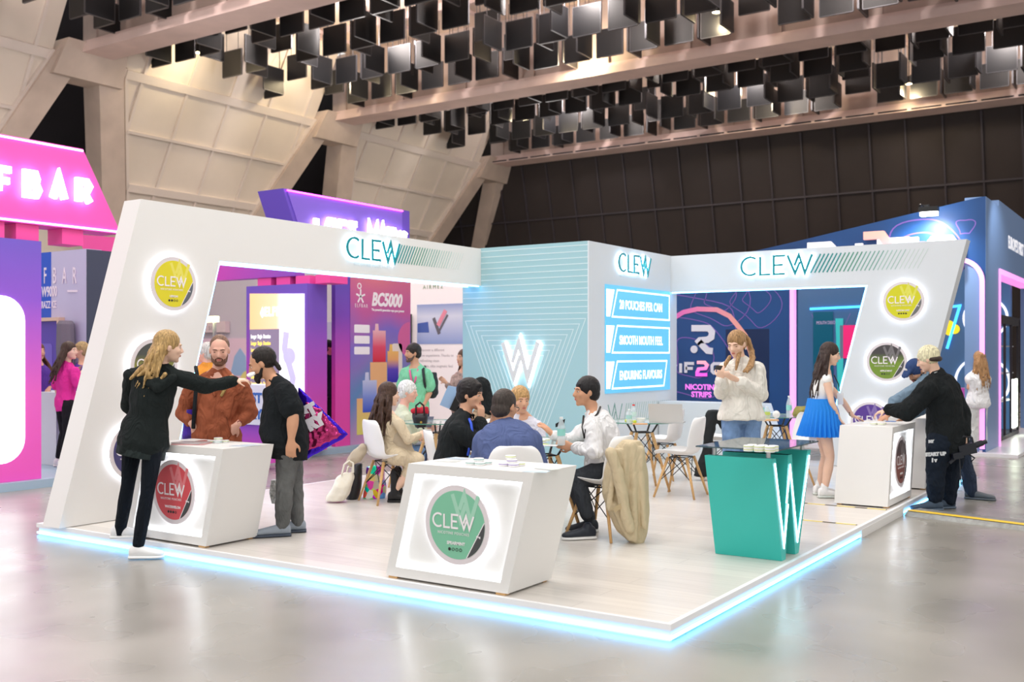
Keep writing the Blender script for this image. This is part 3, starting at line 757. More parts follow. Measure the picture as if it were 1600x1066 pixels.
# lavender wall with product lettering (faces the front)
yl = J(135, 500, 14.8).y
lw = thing('lavender_wall', 'lavender and blue stand wall with pale lettering W9000 at the far left', 'stand wall', (J(100, 700, 14.8).x, yl, .1))
def Yp(px, py, y): p = onY(px, py, y); return (p.x, p.z)
x0, zt = Yp(60, 396, yl); x1, zt1 = Yp(135, 390, yl); fz = fr_s(0, yl, 0)
bm = B(); prism(bm, [(x0 - .6, .1), (x1, .1), (x1, 3.09), (x0 - .6, 3.09)], fz, -.25, 0); me('wall_body', bm, mat('lavender', LAV, .5), lw)
xb0, xb1 = Yp(63, 500, yl)[0], Yp(80, 500, yl)[0]; zb = Yp(70, 497, yl)[1]
bm = B(); prism(bm, [(xb0 - .5, zb), (xb1, zb), (xb1, 3.09), (xb0 - .5, 3.09)], fz, 0, .006); me('blue_stripe', bm, mat('royal_blue', (38, 88, 204), .5), lw)
PLT = mat('pale_lettering', (246, 232, 244), .5)
pF = Yp(70, 443, yl)
for ch, px_ in zip('ELFBAR', (37, 53, 69, 83, 98, 114)):
    text('lettering', ch, .34, fz @ Matrix.Translation((Yp(px_, 443, yl)[0], Yp(px_, 443, yl)[1], .008)), PLT, lw, .003, sx=.46, bold=.003)
text('lettering', 'W9000', .215, fz @ Matrix.Translation((Yp(66, 464, yl)[0], Yp(66, 464, yl)[1], .008)), PLT, lw, .003, sx=.60, bold=.004)
bm = B(); stroke(bm, [Yp(106, 455, yl), Yp(122, 455, yl)], .03, fz, .004, .010); me('dash', bm, PLT, lw)
text('lettering', 'BLUE RAZZ ICE', .150, fz @ Matrix.Translation((Yp(65, 482, yl)[0] - .22, Yp(65, 482, yl)[1], .008)), PLT, lw, .003, sx=.60, bold=.002)
bm = B(); box(bm, (x1, yl + .001, .1), (x1 + .02, yl + 1.3, 3.08)); me('slate_side', bm, mat('slate', (66, 74, 92), .5), lw)
fx_ = fr_e(x1 + .02, 0, 0)
bm = B(); y_ = yl + .75; stroke(bm, [(y_, 2.1), (y_, 2.45), (y_ + .35, 2.6), (y_ + .7, 2.45), (y_ + .7, 2.1), (y_ + .35, 1.9)], .05, fx_, 0, .006, closed=True); me('white_emblem', bm, mat('emblem_white', (240, 240, 244)), lw)
# purple niche with wooden frame, and white counter
nx0, nz1 = Yp(60, 498, yl); nx1 = Yp(101, 498, yl)[0]
nc = thing('purple_niche', 'purple display niche with a pale wooden frame in the lavender wall', 'niche', (nx0, yl, .1))
bm = B(); prism(bm, [(nx0 - .4, .1), (nx1 - .05, .1), (nx1 - .05, nz1 - .05), (nx0 - .4, nz1 - .05)], fz, 0, .010); me('niche_back', bm, mat('deep_purple', (92, 66, 176), .4), nc)
bm = B(); stroke(bm, [(nx0 - .4, nz1 - .02), (nx1 - .02, nz1 - .02), (nx1 - .02, .1)], .05, fz, .002, .10); me('wooden_frame', bm, mat('pale_wood', (224, 190, 170), .5), nc)
bm = B(); q0 = Yp(66, 590, yl); q1 = Yp(83, 537, yl); prism(bm, rrect(q0[0] - .3, q0[1], q1[0], q1[1], .05), fz, .011, .014); me('sticker', bm, mat('purple_sticker', (120, 96, 200), .4), nc)
pc = G(88, 728, .1)
bm = B(); box(bm, (pc.x - 1.4, pc.y, .1), (pc.x, pc.y + .5, 1.06)); tag(me('white_counter', bm, WHITE2), 'plain white service counter beside the woman in the pink shirt', 'counter')
bm = B(); box(bm, (pc.x + .02, pc.y + .3, .1), (pc.x + .5, pc.y + .8, .98)); tag(me('blue_cabinet', bm, MATS['royal_blue']), 'royal blue cabinet behind the legs of the woman in the pink shirt', 'cabinet')
bm = B(); pf_ = onY(104, 570, yl - .12); lathe(bm, [(0, 0), (.02, 0), (.02, .02), (.10, .05), (.13, .6), (.12, .95), (.09, 1.0), (0, 1.0)], (pf_.x, yl - .134, 1.05 + .0), 12)
tag(me('grey_bag', bm, mat('grey_fabric', (120, 112, 124), .9)), 'grey hanging bag on the lavender wall', 'bag')
# magenta fascia of the same stand seen through the left arch
zb_ = onY(345, 438, 6.1).z
bm = B(); box(bm, (-12.6, 6.1, zb_), (-9.1, 6.3, 3.45))
tag(me('fascia_board', bm, grad('fascia_print', [(0, (222, 60, 180)), (.45, (206, 72, 190)), (1, (120, 84, 200))], 'X', -12.5, -8.6, .5)), 'magenta to purple fascia board seen through the left arch above the screen tower', 'fascia')
# screen tower (faces the front)
st = thing('screen_tower', 'purple framed tower with a glowing sign and screen, seen through the left arch', 'tower', (-9.2, 6.4, .1))
x0 = onY(385, 600, 6).x; x1 = onY(510, 600, 6).x - .0
X1 = onY(480, 600, 6.0).x; YB_ = onX(511, 600, X1).y
bm = B(); box(bm, (x0, 6.0, .1), (X1, YB_, 2.63)); me('tower_body', bm, grad('tower_print', [(0, (240, 72, 170)), (.45, (186, 76, 190)), (.8, (128, 84, 196)), (1, (120, 88, 200))], 'Z', .1, 2.63, .5), st)
def sp(px, py): p = onY(px, py, 6.0); return (p.x, p.z)
f6 = fr_s(0, 6.0, 0)
a = sp(391, 459); b = sp(476, 459); c = sp(391, 515); d = sp(391, 660)
xm = sp(437, 515)[0]
bm = B(); prism(bm, [(a[0], c[1]), (b[0], c[1]), (b[0], b[1]), (a[0], a[1])], f6, 0, .012); me('upper_lightbox', bm, grad('orange_white_print', [(0, (246, 190, 136)), (.5, (248, 204, 166)), (.62, (248, 236, 248)), (1, (250, 244, 255))], 'X', a[0], b[0], .4, emit=.55), st)
bm = B(); prism(bm, [(a[0], d[1]), (xm, d[1]), (xm, c[1]), (a[0], c[1])], f6, 0, .010); me('menu_screen', bm, mat('grey_screen', (150, 134, 160), .4, emit=.25), st)
bm = B(); prism(bm, [(xm, d[1]), (b[0], d[1]), (b[0], c[1]), (xm, c[1])], f6, 0, .010); me('poster_screen', bm, mat('white_screen', (246, 244, 252), .4, emit=.6), st)
bm = B(); prism(bm, circ(.13, 20, xm + .22, c[1] - .42), f6 @ Matrix.Translation((0, 0, .011)) , 0, .002); stroke(bm, [(xm + .16, c[1] - .05), (xm + .12, c[1] - .3), (xm + .3, c[1] - .75), (xm + .2, c[1] - 1.15)], .12, f6, .011, .014); me('printed_figure', bm, mat('lilac_print', (206, 198, 232), .4, emit=.3), st)
text('lettering', 'ELFBAR', .19, f6 @ Matrix.Translation((sp(407, 492)[0] + .1, sp(407, 494)[1], .014)), mat('white_glow_text', (255, 255, 255), emit=1.1), st, .004, sx=.75, bold=.006, space=1.25)
bm = B(); pe = sp(409, 490); prism(bm, [(pe[0] - .02, pe[1]), (pe[0] + .03, pe[1] - .07), (pe[0] + .08, pe[1]), (pe[0] + .03, pe[1] + .1)], f6, .013, .018); me('emblem', bm, MATS['white_glow_text'], st)
YT = mat('yellow_text', (255, 222, 110), emit=.6)
for i in range(9):
    text('menu_line', 'Longer  Single  Duration', .085, f6 @ Matrix.Translation((a[0] + .03, c[1] - .14 - .105 * i, .013)), YT if i % 4 else mat('white_text', (255, 255, 255), emit=.6), st, .002, sx=.52, bold=.002)
fb_ = onX(548, 430, -8.6)
for i in range(4):
    xx = -9.95 + i * .42; bm = B(); box(bm, (xx, 6.12, 2.632), (xx + .3, 6.5, zb_ - .002)); me('pink_block', bm, PK2, st)
# low counter with a white sign in front of it
lc = thing('sign_counter', 'purple counter with a white LOST MARY sign behind the man in the brown sweater', 'counter', (-8.6, 4.2, 0))
yk = 4.4
ka = onY(330, 600, yk); kb = onY(414, 600, yk); kc = onY(414, 665, yk); fk = fr_s(0, yk, 0)
bm = B(); prism(bm, [(ka.x, kc.z), (kb.x, kc.z), (kb.x, ka.z), (ka.x, ka.z)], fk, -.4, 0); me('sign_panel', bm, mat('cool_white', (226, 230, 244), .4), lc)
bm = B(); prism(bm, [(ka.x, .10), (kb.x - .03, .10), (kb.x - .03, kc.z), (ka.x, kc.z)], fk, -.38, -.02); me('counter_body', bm, grad('counter_print', [(0, (236, 80, 190)), (1, (120, 80, 200))], 'Z', .0, .7, .4), lc)
BLU = mat('blue_lettering', (60, 110, 190), .5)
text('lettering', 'LOST', .18, fk @ Matrix.Translation((kb.x - .06, onY(400, 629, yk).z, .002)), BLU, lc, .003, 'RIGHT', bold=.008)
text('lettering', 'MARY', .18, fk @ Matrix.Translation((kb.x - .06, onY(400, 652, yk).z - .02, .002)), BLU, lc, .003, 'RIGHT', bold=.008)
# tall poster wall BC5000 (plane x = -8.95)
YA = onX(547, 600, XE).y; YZ = onX(641, 600, XE).y; YC = onX(524, 600, XE).y
bw = thing('poster_wall', 'tall gradient poster wall lettered BC5000 with printed coloured devices', 'poster wall', (-9.1, 7.8, .1))
bm = B(); prism(bm, [(YC, .1), (YZ, .1), (YZ, 2.98), (YC, 2.98)], fr_e(XE - .002, 0, 0), -.08, 0); me('wall_body', bm, GPD, bw)
fb = fr_e(XE, 0, 0)
bm = B(); prism(bm, [(YA, .1), (YZ, .1), (YZ, 2.98), (YA, 2.98)], fb, 0, .006)
def poster_mat():
    m = bpy.data.materials.new('poster_gradient'); m.use_nodes = True; nt = m.node_tree; b = nt.nodes['Principled BSDF']
    tc = nt.nodes.new('ShaderNodeTexCoord'); n = nt.nodes.new('ShaderNodeTexNoise'); n.inputs['Scale'].default_value = .7; n.inputs['Detail'].default_value = 1
    sx = nt.nodes.new('ShaderNodeSeparateXYZ'); nt.links.new(tc.outputs['Object'], sx.inputs[0])
    ma = nt.nodes.new('ShaderNodeMath'); ma.operation = 'MULTIPLY_ADD'; ma.inputs[1].default_value = .30; nt.links.new(sx.outputs['Z'], ma.inputs[0])
    mb = nt.nodes.new('ShaderNodeMath'); mb.operation = 'MULTIPLY_ADD'; mb.inputs[1].default_value = .5; mb.inputs[2].default_value = -.22; nt.links.new(tc.outputs['Object'], n.inputs['Vector']); nt.links.new(n.outputs[0], mb.inputs[0]); nt.links.new(mb.outputs[0], ma.inputs[2])
    r = nt.nodes.new('ShaderNodeValToRGB'); st_ = [(0, (214, 150, 190)), (.25, (96, 140, 190)), (.42, (140, 120, 190)), (.58, (130, 110, 200)), (.72, (200, 96, 160)), (.85, (214, 110, 150)), (1, (230, 130, 140))]
    while len(r.color_ramp.elements) < len(st_): r.color_ramp.elements.new(.5)
    for e, (p, c) in zip(r.color_ramp.elements, st_): e.position = p; e.color = s2l(c) + (1,)
    nt.links.new(ma.outputs[0], r.inputs[0]); nt.links.new(r.outputs[0], b.inputs['Base Color']); b.inputs['Roughness'].default_value = .5
    return m
ps = me('poster', bm, poster_mat(), bw)
def xp(px, py): p = onX(px, py, XE); return (p.y, p.z)
PWT = mat('poster_white', (250, 244, 248), .5)
q = xp(580, 477)
text('lettering', 'BC5000', .30, fb @ Matrix.Translation((q[0], q[1], .008)), PWT, ps, .002, bold=.012, sx=.78, shear=.25)
text('small_lettering', 'The powerful generation vape goes greener', .055, fb @ Matrix.Translation((q[0], q[1] - .09, .008)), PWT, ps, .001, sx=.86, bold=.002)
q = xp(554, 480); text('small_lettering', 'ELFBAR', .085, fb @ Matrix.Translation((q[0], q[1], .008)), PWT, ps, .001, space=1.5, sx=.8)
q = xp(561, 447); bm = B(); ring(bm, circ(.05, 20, *q), circ(.032, 20, *q), fb, .006, .009)
for i in range(5):
    a_ = PI / 2 + i * PI * 2 / 5; cx, cy = q[0] + .03, q[1] - .17; stroke(bm, [(cx, cy), (cx + .11 * math.cos(a_), cy + .12 * math.sin(a_))], .03, fb, .006, .009)
me('emblem', bm, PWT, ps)
for i, py in enumerate((514, 531, 548)):
    q0 = xp(553, py + 6); q1 = xp(577, py - 6); bm = B(); prism(bm, rrect(q0[0], q0[1], q1[0], q1[1], .02), fb, .006, .009); ic = me('white_tag', bm, PWT, ps)
def pshape(name, pts, stops, lo, hi): 
    bm = B(); prism(bm, pts, fb, .006, .009 + random.random() * .003); me(name, bm, grad('print_' + name, stops, 'Z', lo, hi, .5), ps)
def dev(name, px0, px1, py0, py1, pym, stops):
    a_ = xp(px0, py1); b_ = xp(px1, pym); c_ = xp(px0 + (px1 - px0) * .25, py0); w_ = b_[0] - a_[0]
    body = [(a_[0], a_[1]), (b_[0], a_[1]), (b_[0], b_[1]), (a_[0] + w_ * .45, b_[1]), (a_[0] + w_ * .42, c_[1]), (a_[0] + w_ * .2, c_[1]), (a_[0] + w_ * .16, b_[1]), (a_[0], b_[1])]
    pshape(name, body, stops, a_[1], c_[1])
q = xp(640, 535); bm = B(); prism(bm, [(q[0] + .0 + .32 * math.cos(a_), q[1] + .05 + .3 * math.sin(a_)) for a_ in [PI / 2 + PI * i / 16 for i in range(17)]], fb, .006, .008); me('pink_half_disc', bm, mat('rose_print', (214, 104, 160), .5), ps)
a_ = xp(612, 650); b_ = xp(628, 537); bm = B(); prism(bm, rrect(a_[0], a_[1], b_[0], b_[1], .05), fb, .006, .008); me('white_arch_print', bm, mat('ivory_print', (236, 222, 216), .5), ps)
dev('red_device', 582, 602, 506, 566, 517, [(0, (214, 40, 60)), (.4, (226, 80, 110)), (.8, (240, 180, 190)), (1, (244, 200, 210))])
dev('violet_device', 605, 622, 538, 598, 549, [(0, (50, 40, 170)), (.35, (96, 70, 190)), (.6, (236, 170, 110)), (1, (250, 206, 100))])
a_ = xp(578, 655); b_ = xp(604, 566); bm = B(); prism(bm, [(a_[0], a_[1]), (b_[0], a_[1]), (b_[0], b_[1]), (a_[0], b_[1])], fb, .006, .0085); me('orange_block', bm, mat('peach_print', (240, 184, 130), .5), ps)
dev('blue_device', 566, 588, 582, 645, 594, [(0, (50, 80, 200)), (.4, (130, 150, 220)), (.8, (200, 205, 236)), (1, (216, 216, 240))])
a_ = xp(557, 680); b_ = xp(578, 622); bm = B(); prism(bm, [(a_[0], a_[1]), (b_[0], a_[1]), (b_[0], b_[1]), (a_[0], b_[1])], fb, .006, .010); me('yellow_block', bm, grad('yellow_print', [(0, (226, 220, 110)), (.6, (236, 200, 120)), (1, (238, 180, 130))], 'Z', a_[1], b_[1]), ps)
# purple sign box with glowing letters above the arch
lm = thing('sign_box', 'violet overhead sign box with a pink light line and glowing letters above the left arch', 'sign', (-9.3, 7.2, 3))
Y0, Y1 = 5.86, 8.56
bm = B(); prism(bm, [(Y0 + .42, 2.985), (Y1 + .22, 2.985), (Y1 + .22, 4.06), (Y0 - .06, 4.06)], fr_e(-9.6, 0, 0), 0, .55); me('box_body', bm, mat('violet_box', (112, 84, 200), .5), lm)
bm = B(); prism(bm, [(Y0 + .50, 3.0), (Y1, 3.0), (Y1, 4.02), (Y0 + .02, 4.02)], fr_e(-9.05, 0, 0), 0, .02); me('front_panel', bm, mat('violet_panel', (138, 108, 222), .5), lm)
bm = B(); stroke(bm, [(Y0, 4.035), (Y1, 4.035)], .022, fr_e(-9.03, 0, 0), 0, .02); me('neon_edge', bm, mat('magenta_neon', (255, 160, 240), emit=5, ecol=(255, 60, 220)), lm)
ql = onX(489, 341, -9.0); qe = onX(633, 362, -9.0)
pit = (qe.y - ql.y) / 9.0
blocky('LOST MARY', .40, pit * .72, pit * .28, fr_e(-9.03, ql.y + .05, ql.z - .40), .03, .07, SGL, lm, .095)
bm = B(); box(bm, (-9.5, 6.6, 2.98), (-9.2, 6.8, 2.986)); box(bm, (-9.5, 8.3, 2.981), (-9.2, 8.5, 2.986)); me('bracket', bm, BLK, lm)
# white stand with a blue picture beyond (faces the front)
yw = 12.6
def wp(px, py): p = onY(px, py, yw); return (p.x, p.z)
wsn = thing('white_stand', 'bright white stand beyond the poster wall with a blue product picture', 'stand wall', (wp(690, 700)[0], yw, 0)); fwn = fr_s(0, yw, 0)
a_ = wp(560, 700); b_ = wp(780, 440)
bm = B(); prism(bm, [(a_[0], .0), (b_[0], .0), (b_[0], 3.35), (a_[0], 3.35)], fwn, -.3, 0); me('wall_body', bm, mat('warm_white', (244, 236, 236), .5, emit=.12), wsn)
a_ = wp(652, 538); b_ = wp(724, 474)
bm = B(); prism(bm, [(a_[0], a_[1]), (b_[0], a_[1]), (b_[0], b_[1]), (a_[0], b_[1])], fwn, 0, .01); pic = me('picture', bm, grad('sky_print', [(0, (150, 170, 222)), (.4, (196, 204, 236)), (.7, (222, 226, 244)), (1, (150, 166, 214))], 'Z', a_[1], b_[1]), wsn)
a_ = wp(653, 520); b_ = wp(671, 503); bm = B(); prism(bm, [(a_[0], a_[1]), (b_[0], a_[1]), (b_[0] - .03, b_[1]), (a_[0], b_[1] - .03)], fwn, .01, .013); me('printed_crystal', bm, mat('cobalt_print', (80, 104, 180)), pic)
bm = B(); stroke(bm, [wp(678, 497), wp(687, 522)], .08, fwn, .01, .014); stroke(bm, [wp(687, 517), wp(700, 492)], .05, fwn, .014, .016); me('printed_device', bm, mat('gunmetal_print', (110, 106, 116)), pic)
bm = B(); stroke(bm, [wp(685, 509), wp(697, 485)], .10, fwn, .014, .018); me('printed_pink_device', bm, mat('pink_print', (240, 150, 170)), pic)
GT = mat('grey_lettering', (196, 190, 192), .5)
for i, s_ in enumerate(('Discover a different', 'new experience. Thanks to', 'refreshing clean', 'devices, elite magnetic feel')):
    q = wp(656, 549 + i * 8.3); text('small_lettering', s_, .085, fwn @ Matrix.Translation((q[0], q[1], .003)), GT, wsn, .002)
q = wp(661, 452); text('lettering', 'AIRMEZ', .12, fwn @ Matrix.Translation((q[0], q[1], .003)), mat('moss_lettering', (130, 160, 120), .5), wsn, .003, space=1.5)
bm = B(); box(bm, (wp(641, 600)[0], yw - .25, 0), (wp(646, 600)[0], yw - .05, 2.45)); tag(me('dark_post', bm, mat('post_dark', (70, 66, 66))), 'dark post between the poster wall and the white stand', 'post')
# pale stands far behind, seen through the left arch
yq = 16.5
def qp(px, py): p = onY(px, py, yq); return (p.x, p.z)
a_ = qp(230, 600); b_ = qp(560, 440)
bs = thing('pale_stand', 'pale grey and pink stand far behind, seen through the left arch', 'stand wall', (qp(340, 600)[0], yq, 0)); fq_ = fr_s(0, yq, 0)
bm = B(); prism(bm, [(a_[0], 0), (b_[0], 0), (b_[0], 2.05), (a_[0], 2.05)], fq_, -.3, 0); me('wall_body', bm, mat('blush_wall', (236, 206, 226), .5), bs)
bm = B(); prism(bm, [(a_[0], 2.05), (b_[0], 2.05), (b_[0], 4.1), (a_[0], 4.1)], fq_, -.5, -.1); me('upper_wall', bm, mat('grey_lilac', (204, 198, 210), .6), bs)
bm = B(); q0 = qp(318, 520); q1 = qp(356, 502); prism(bm, [(q0[0], q0[1]), (q1[0], q0[1]), (q1[0], q1[1]), (q0[0], q1[1])], fq_, -.08, .1); me('fascia_panel', bm, mat('dusty_pink', (226, 206, 212)), bs)
text('lettering', '511', .17, fq_ @ Matrix.Translation((qp(330, 515)[0], qp(330, 516)[1], .102)), mat('grey_text', (150, 140, 146)), bs, .003)
bm = B(); c0 = qp(372, 600); prism(bm, [(c0[0] - .35, .9), (c0[0] + .4, .9), (c0[0] + .35, 1.5), (c0[0] + .1, 1.75), (c0[0] - .15, 1.5)], fq_, 0, .01); me('printed_bag', bm, mat('sky_blue_print', (160, 190, 232)), bs)
bm = B(); c0 = qp(385, 600); prism(bm, circ(.3, 20, c0[0] + .05, .75), fq_, .01, .016); me('printed_fruit', bm, mat('soft_yellow_print', (240, 226, 140)), bs)
bm = B(); c1 = J(330, 499, 18); box(bm, (c1.x - .15, c1.y - .05, c1.z - .05), (c1.x + .15, c1.y + .05, c1.z + .05)); tag(me('work_lamp', bm, mat('lamp_on', (255, 250, 220), emit=5, ecol=(250, 255, 190))), 'small lit lamp on the far pale stand beside the left arch', 'lamp')
pole_ = B(); box(pole_, (c1.x - .02, c1.y + .05, 0), (c1.x + .02, c1.y + .1, c1.z)); tag(me('lamp_post', pole_, mat('post_grey', (176, 172, 176))), 'thin post carrying the small lamp of the far pale stand', 'post')
bm = B(); a_ = onX(505, 600, -12); box(bm, (-14, 9.6, 0), (-11.9, 9.9, 2.2)); tag(me('shelf_wall', bm, mat('lilac_wall', (206, 200, 226))), 'lilac wall glimpsed between the screen tower and the poster wall', 'stand wall')

# ---------------- dark blue stand at the back right (front plane y = 12.1)
YR = 12.1; XR = -.33
NAVY = mat('navy_print', (24, 72, 130), .45, var=.12, vscale=.8)
NAVL = mat('blue_glossy', (84, 128, 176), .25)
rf = thing('navy_stand', 'tall navy blue stand with pink contour lines behind the booth on the right', 'stand wall', (-3, YR, 0))
def rp(px, py): p = onY(px, py, YR); return (p.x, p.z)
fr_ = fr_s(0, YR, 0)
TL, TM, TR = rp(1040, 436), rp(1400, 330), rp(1540, 305)
xL = rp(1238, 600)[0]; xRr = rp(1535, 600)[0]; zT = rp(1500, 406)[1]
def roofz(x): 
    return 4.0 + (x + .17) * .165 if x < -.6 else 4.0
bm = B()
prism(bm, [(-7.0, .051), (xL, .051), (xL, roofz(xL)), (-7.0, roofz(-7.0))], fr_, -.3, 0)
prism(bm, [(xRr, .051), (XR, .051), (XR, 4.0), (xRr, roofz(xRr))], fr_, -.3, 0)
r_ = .35
arc = [(xRr, 2.3)] + [(xRr - r_ + r_ * math.cos(a__), zT - r_ + r_ * math.sin(a__)) for a__ in [PI / 2 * i / 8 for i in range(9)]] + [(xL, zT)]
prism(bm, [(xL, roofz(xL)), (xRr, roofz(xRr))][::-1] + [(xL, roofz(xL))][:0] + [(xL, zT)] + arc[::-1][1:], fr_, -.3, 0)
me('front_wall', bm, NAVY, rf)
bm = B(); box(bm, (XR - .3, YR + .001, .051), (XR, 13.35, 4.0)); box(bm, (XR - .3, 13.35, 2.96), (XR, 18.5, 4.1)); box(bm, (XR - .3, 18.2, .051), (XR, 18.5, 3)); [setattr(v.co, 'x', v.co.x + .004) for v in bm.verts if v.co.x > XR - .01]
me('side_wall', bm, mat('lit_side_blue', (120, 148, 190), .3), rf)  # side of the navy stand; the light on it is put into the colour
bm = B(); stroke(bm, [(xL, 0.12), (xL, zT), (xRr - r_, zT)] + [(p[0], p[1]) for p in arc[1:10][::-1]] + [(xRr, .1)], .07, fr_, -.1, .03); me('pink_neon_frame', bm, PINKN, rf, label='pink light frame round the opening')
fx2 = fr_e(XR, 0, 0); zs = onX(1573, 410, XR); 
bm = B(); stroke(bm, [(13.42, .05), (13.42, 2.93), (17.8, 2.93)], .09, fx2, -.25, .02); me('side_neon_frame', bm, PINKN, rf)
bm = B(); 
def contour(cx, cz, rads, wob, wd, ph=0):
    for r0 in rads:
        P = [(cx + r0 * (1 + wob * math.sin(3 * a__ + ph + r0 * 3)) * math.cos(a__), cz + r0 * (1 + wob * math.cos(2 * a__ + ph)) * math.sin(a__) * 1.2) for a__ in [2 * PI * i / 40 for i in range(40)]]
        P = [(x, min(z, roofz(x) - .03)) for x, z in P]
        stroke(bm, P, wd, fr_, 0, .004, closed=True)
cx, cz = rp(1440, 368); contour(cx, 3.1, (.12, .24, .38, .58), .12, .022)
cx, cz = rp(1530, 340); contour(-.62, 3.55, (.12,), .3, .016)
cx, cz = rp(1130, 480); contour(cx - .1, cz + .25, (.28, .5), .25, .016, 1.0); contour(cx + .6, cz + .2, (.22, .4), .3, .014, 2.0)
contour(-5.2, 1.5, (.35, .7, 1.1), .2, .018, .5)
me('contour_lines', bm, mat('violet_line', (120, 92, 176), .5), rf)
bm = B(); P = [rp(*p) for p in [(1040, 505), (1068, 488), (1090, 483), (1120, 484), (1140, 494), (1152, 508), (1165, 525), (1176, 560)]]
stroke(bm, P, .085, fr_, 0, .01); me('salmon_curve', bm, grad('salmon_print', [(0, (226, 96, 200)), (1, (246, 176, 160))], 'X', P[0][0], P[-2][0]), rf)
# big R emblem: three rounded strokes and a dot
RW = mat('emblem_light', (224, 228, 240), .4)
bm = B()
def rb(pts, wd): stroke(bm, [rp(*p) for p in pts], wd, fr_, .002, .02)
rb([(1081, 513), (1108, 513), (1113, 519), (1112, 527), (1106, 531), (1094, 532), (1089, 537)], .115)
rb([(1093, 534), (1100, 542), (1106, 548), (1114, 549)], .115)
c_ = rp(1085, 546); prism(bm, circ(.068, 20, *c_), fr_, .002, .02); me('emblem', bm, RW, rf)
q = rp(1096, 583)
xF = rp(1072, 583)[0]
blocky('F', .17, .16, .05, fr_ @ Matrix.Translation((xF, q[1], 0)), .002, .02, RW, rf, .055); blocky('I', .17, .06, .05, fr_ @ Matrix.Translation((xF - .13, q[1], 0)), .002, .02, RW, rf, .055); blocky('R', .17, .16, .05, fr_ @ Matrix.Translation((xF - .36, q[1], 0)), .002, .02, RW, rf, .055)
blocky('2', .22, .19, .05, fr_ @ Matrix.Translation((rp(1090, 583)[0], q[1] - .03, 0)), .004, .03, grad('two_print', [(0, (226, 90, 210)), (1, (246, 176, 170))], 'Z', q[1], q[1] + .25, emit=.5), rf, .06)
blocky('GO', .17, .18, .06, fr_ @ Matrix.Translation((rp(1113, 583)[0], q[1], 0)), .002, .02, RW, rf, .055)
PT = mat('orchid_lettering', (226, 120, 224), .4, emit=.5)
q = rp(1096, 609); text('lettering', 'NICOTINE', .135, fr_ @ Matrix.Translation((q[0], q[1], .003)), PT, rf, .004, 'CENTER', bold=.005)
q = rp(1096, 620.5); text('lettering', 'STRIPS', .135, fr_ @ Matrix.Translation((q[0], q[1], .003)), PT, rf, .004, 'CENTER', bold=.005)
a_ = rp(1134, 640); b_ = rp(1202, 514); bm = B(); prism(bm, [(a_[0], 0.02), (b_[0], 0.02), (b_[0], b_[1]), (a_[0], b_[1])], fr_, -.02, .003); me('stand_door', bm, mat('navy_door', (16, 42, 84), .4), rf)
# overhead letters RIF2GO
zc_ = rp(1300, 383)[1] - .5
q0 = rp(1264, 383)
h_ = .55
gm = mat('sign_white', (240, 240, 246), .4, emit=.4)
blocky('RIF', h_, .44, .13, fr_ @ Matrix.Translation((q0[0] + .06, q0[1] - h_ - .03, 0)), .03, .10, gm, rf, .12)
q2 = rp(1350, 368); blocky('2', h_ + .1, .38, .1, fr_ @ Matrix.Translation((q2[0] + .02, q2[1] - h_ - .12, 0)), .03, .12, grad('two_big', [(0, (216, 90, 210)), (1, (246, 186, 170))], 'Z', 2.6, 3.5, emit=.3), rf, .13)
q3 = rp(1388, 375); blocky('GO', h_, .42, .14, fr_ @ Matrix.Translation((q3[0] + .06, q3[1] - h_ - .05, 0)), .03, .10, gm, rf, .12)
q = onX(1575, 387, XR); text('side_lettering', "EUROPE'S FIRST", .30, fx2 @ Matrix.Translation((q.y, q.z, .003)), gm, rf, .004, bold=.008, sx=.9)
# interior of the navy stand
yi = 17.2
it = thing('inner_wall', 'glossy blue inner wall of the navy stand with glowing rings', 'stand wall', (-3.4, yi, 0)); fi = fr_s(0, yi, 0)
def ip(px, py): p = onY(px, py, yi); return (p.x, p.z)
bm = B(); zt_ = ip(1500, 424)[1]; prism(bm, [(-8, .05), (XR - .35, .05), (XR - .35, zt_), (-8, zt_ + .3)], fi, -.2, 0); me('wall_body', bm, NAVL, it)
WR = mat('white_ring_light', (255, 255, 255), emit=.7, ecol=(225, 232, 246))
for px, py, rr in ((1540, 497, .42), (1535, 597, .52)):
    c_ = ip(px, py); bm = B(); ring(bm, circ(rr, 40, *c_), circ(rr - .045, 40, *c_), fi, .005, .05); me('ring_light', bm, WR, it)
CY = mat('cyan_line_light', (90, 200, 250), emit=1.4, ecol=(60, 180, 250))
bm = B(); stroke(bm, [ip(1483, 480), ip(1500, 478), ip(1480, 545)], .05, fi, .004, .03); stroke(bm, [ip(1266, 483), ip(1350, 479)], .05, fi, .004, .03); me('cyan_light_line', bm, CY, it)
YL = mat('yellow_logo', (250, 220, 40), .4, emit=.5)
bm = B(); c_ = ip(1481, 513)
for dx, dz, rr in ((-.12, 0, .13), (.02, .05, .11), (.13, -.02, .10), (.03, -.06, .09)): prism(bm, circ(rr, 14, c_[0] + dx, c_[1] + dz), fi, .004, .02 + .002 * dx)
me('yellow_badge', bm, YL, it)
a_ = ip(1271, 530); b_ = ip(1302, 487); bm = B(); prism(bm, [(a_[0], .5), (b_[0], .5), (b_[0], b_[1]), (a_[0], b_[1])], fi, .002, .02); mp_ = me('menu_poster', bm, mat('teal_poster', (20, 110, 140), .3), it)
text('small_lettering', 'MOUTH DISSOLVES', .10, fi @ Matrix.Translation((ip(1276, 507)[0], ip(1276, 507)[1], .022)), mat('mauve_text', (200, 180, 220), emit=.2), mp_, .002, sx=.62)
a_ = ip(1313, 560); b_ = ip(1350, 508); bm = B(); prism(bm, [(a_[0], a_[1]), (b_[0], a_[1]), (b_[0], b_[1]), (a_[0], b_[1])], fi, .002, .03); me('pink_poster', bm, mat('crimson_poster', (236, 40, 120), .4, emit=.3), it)
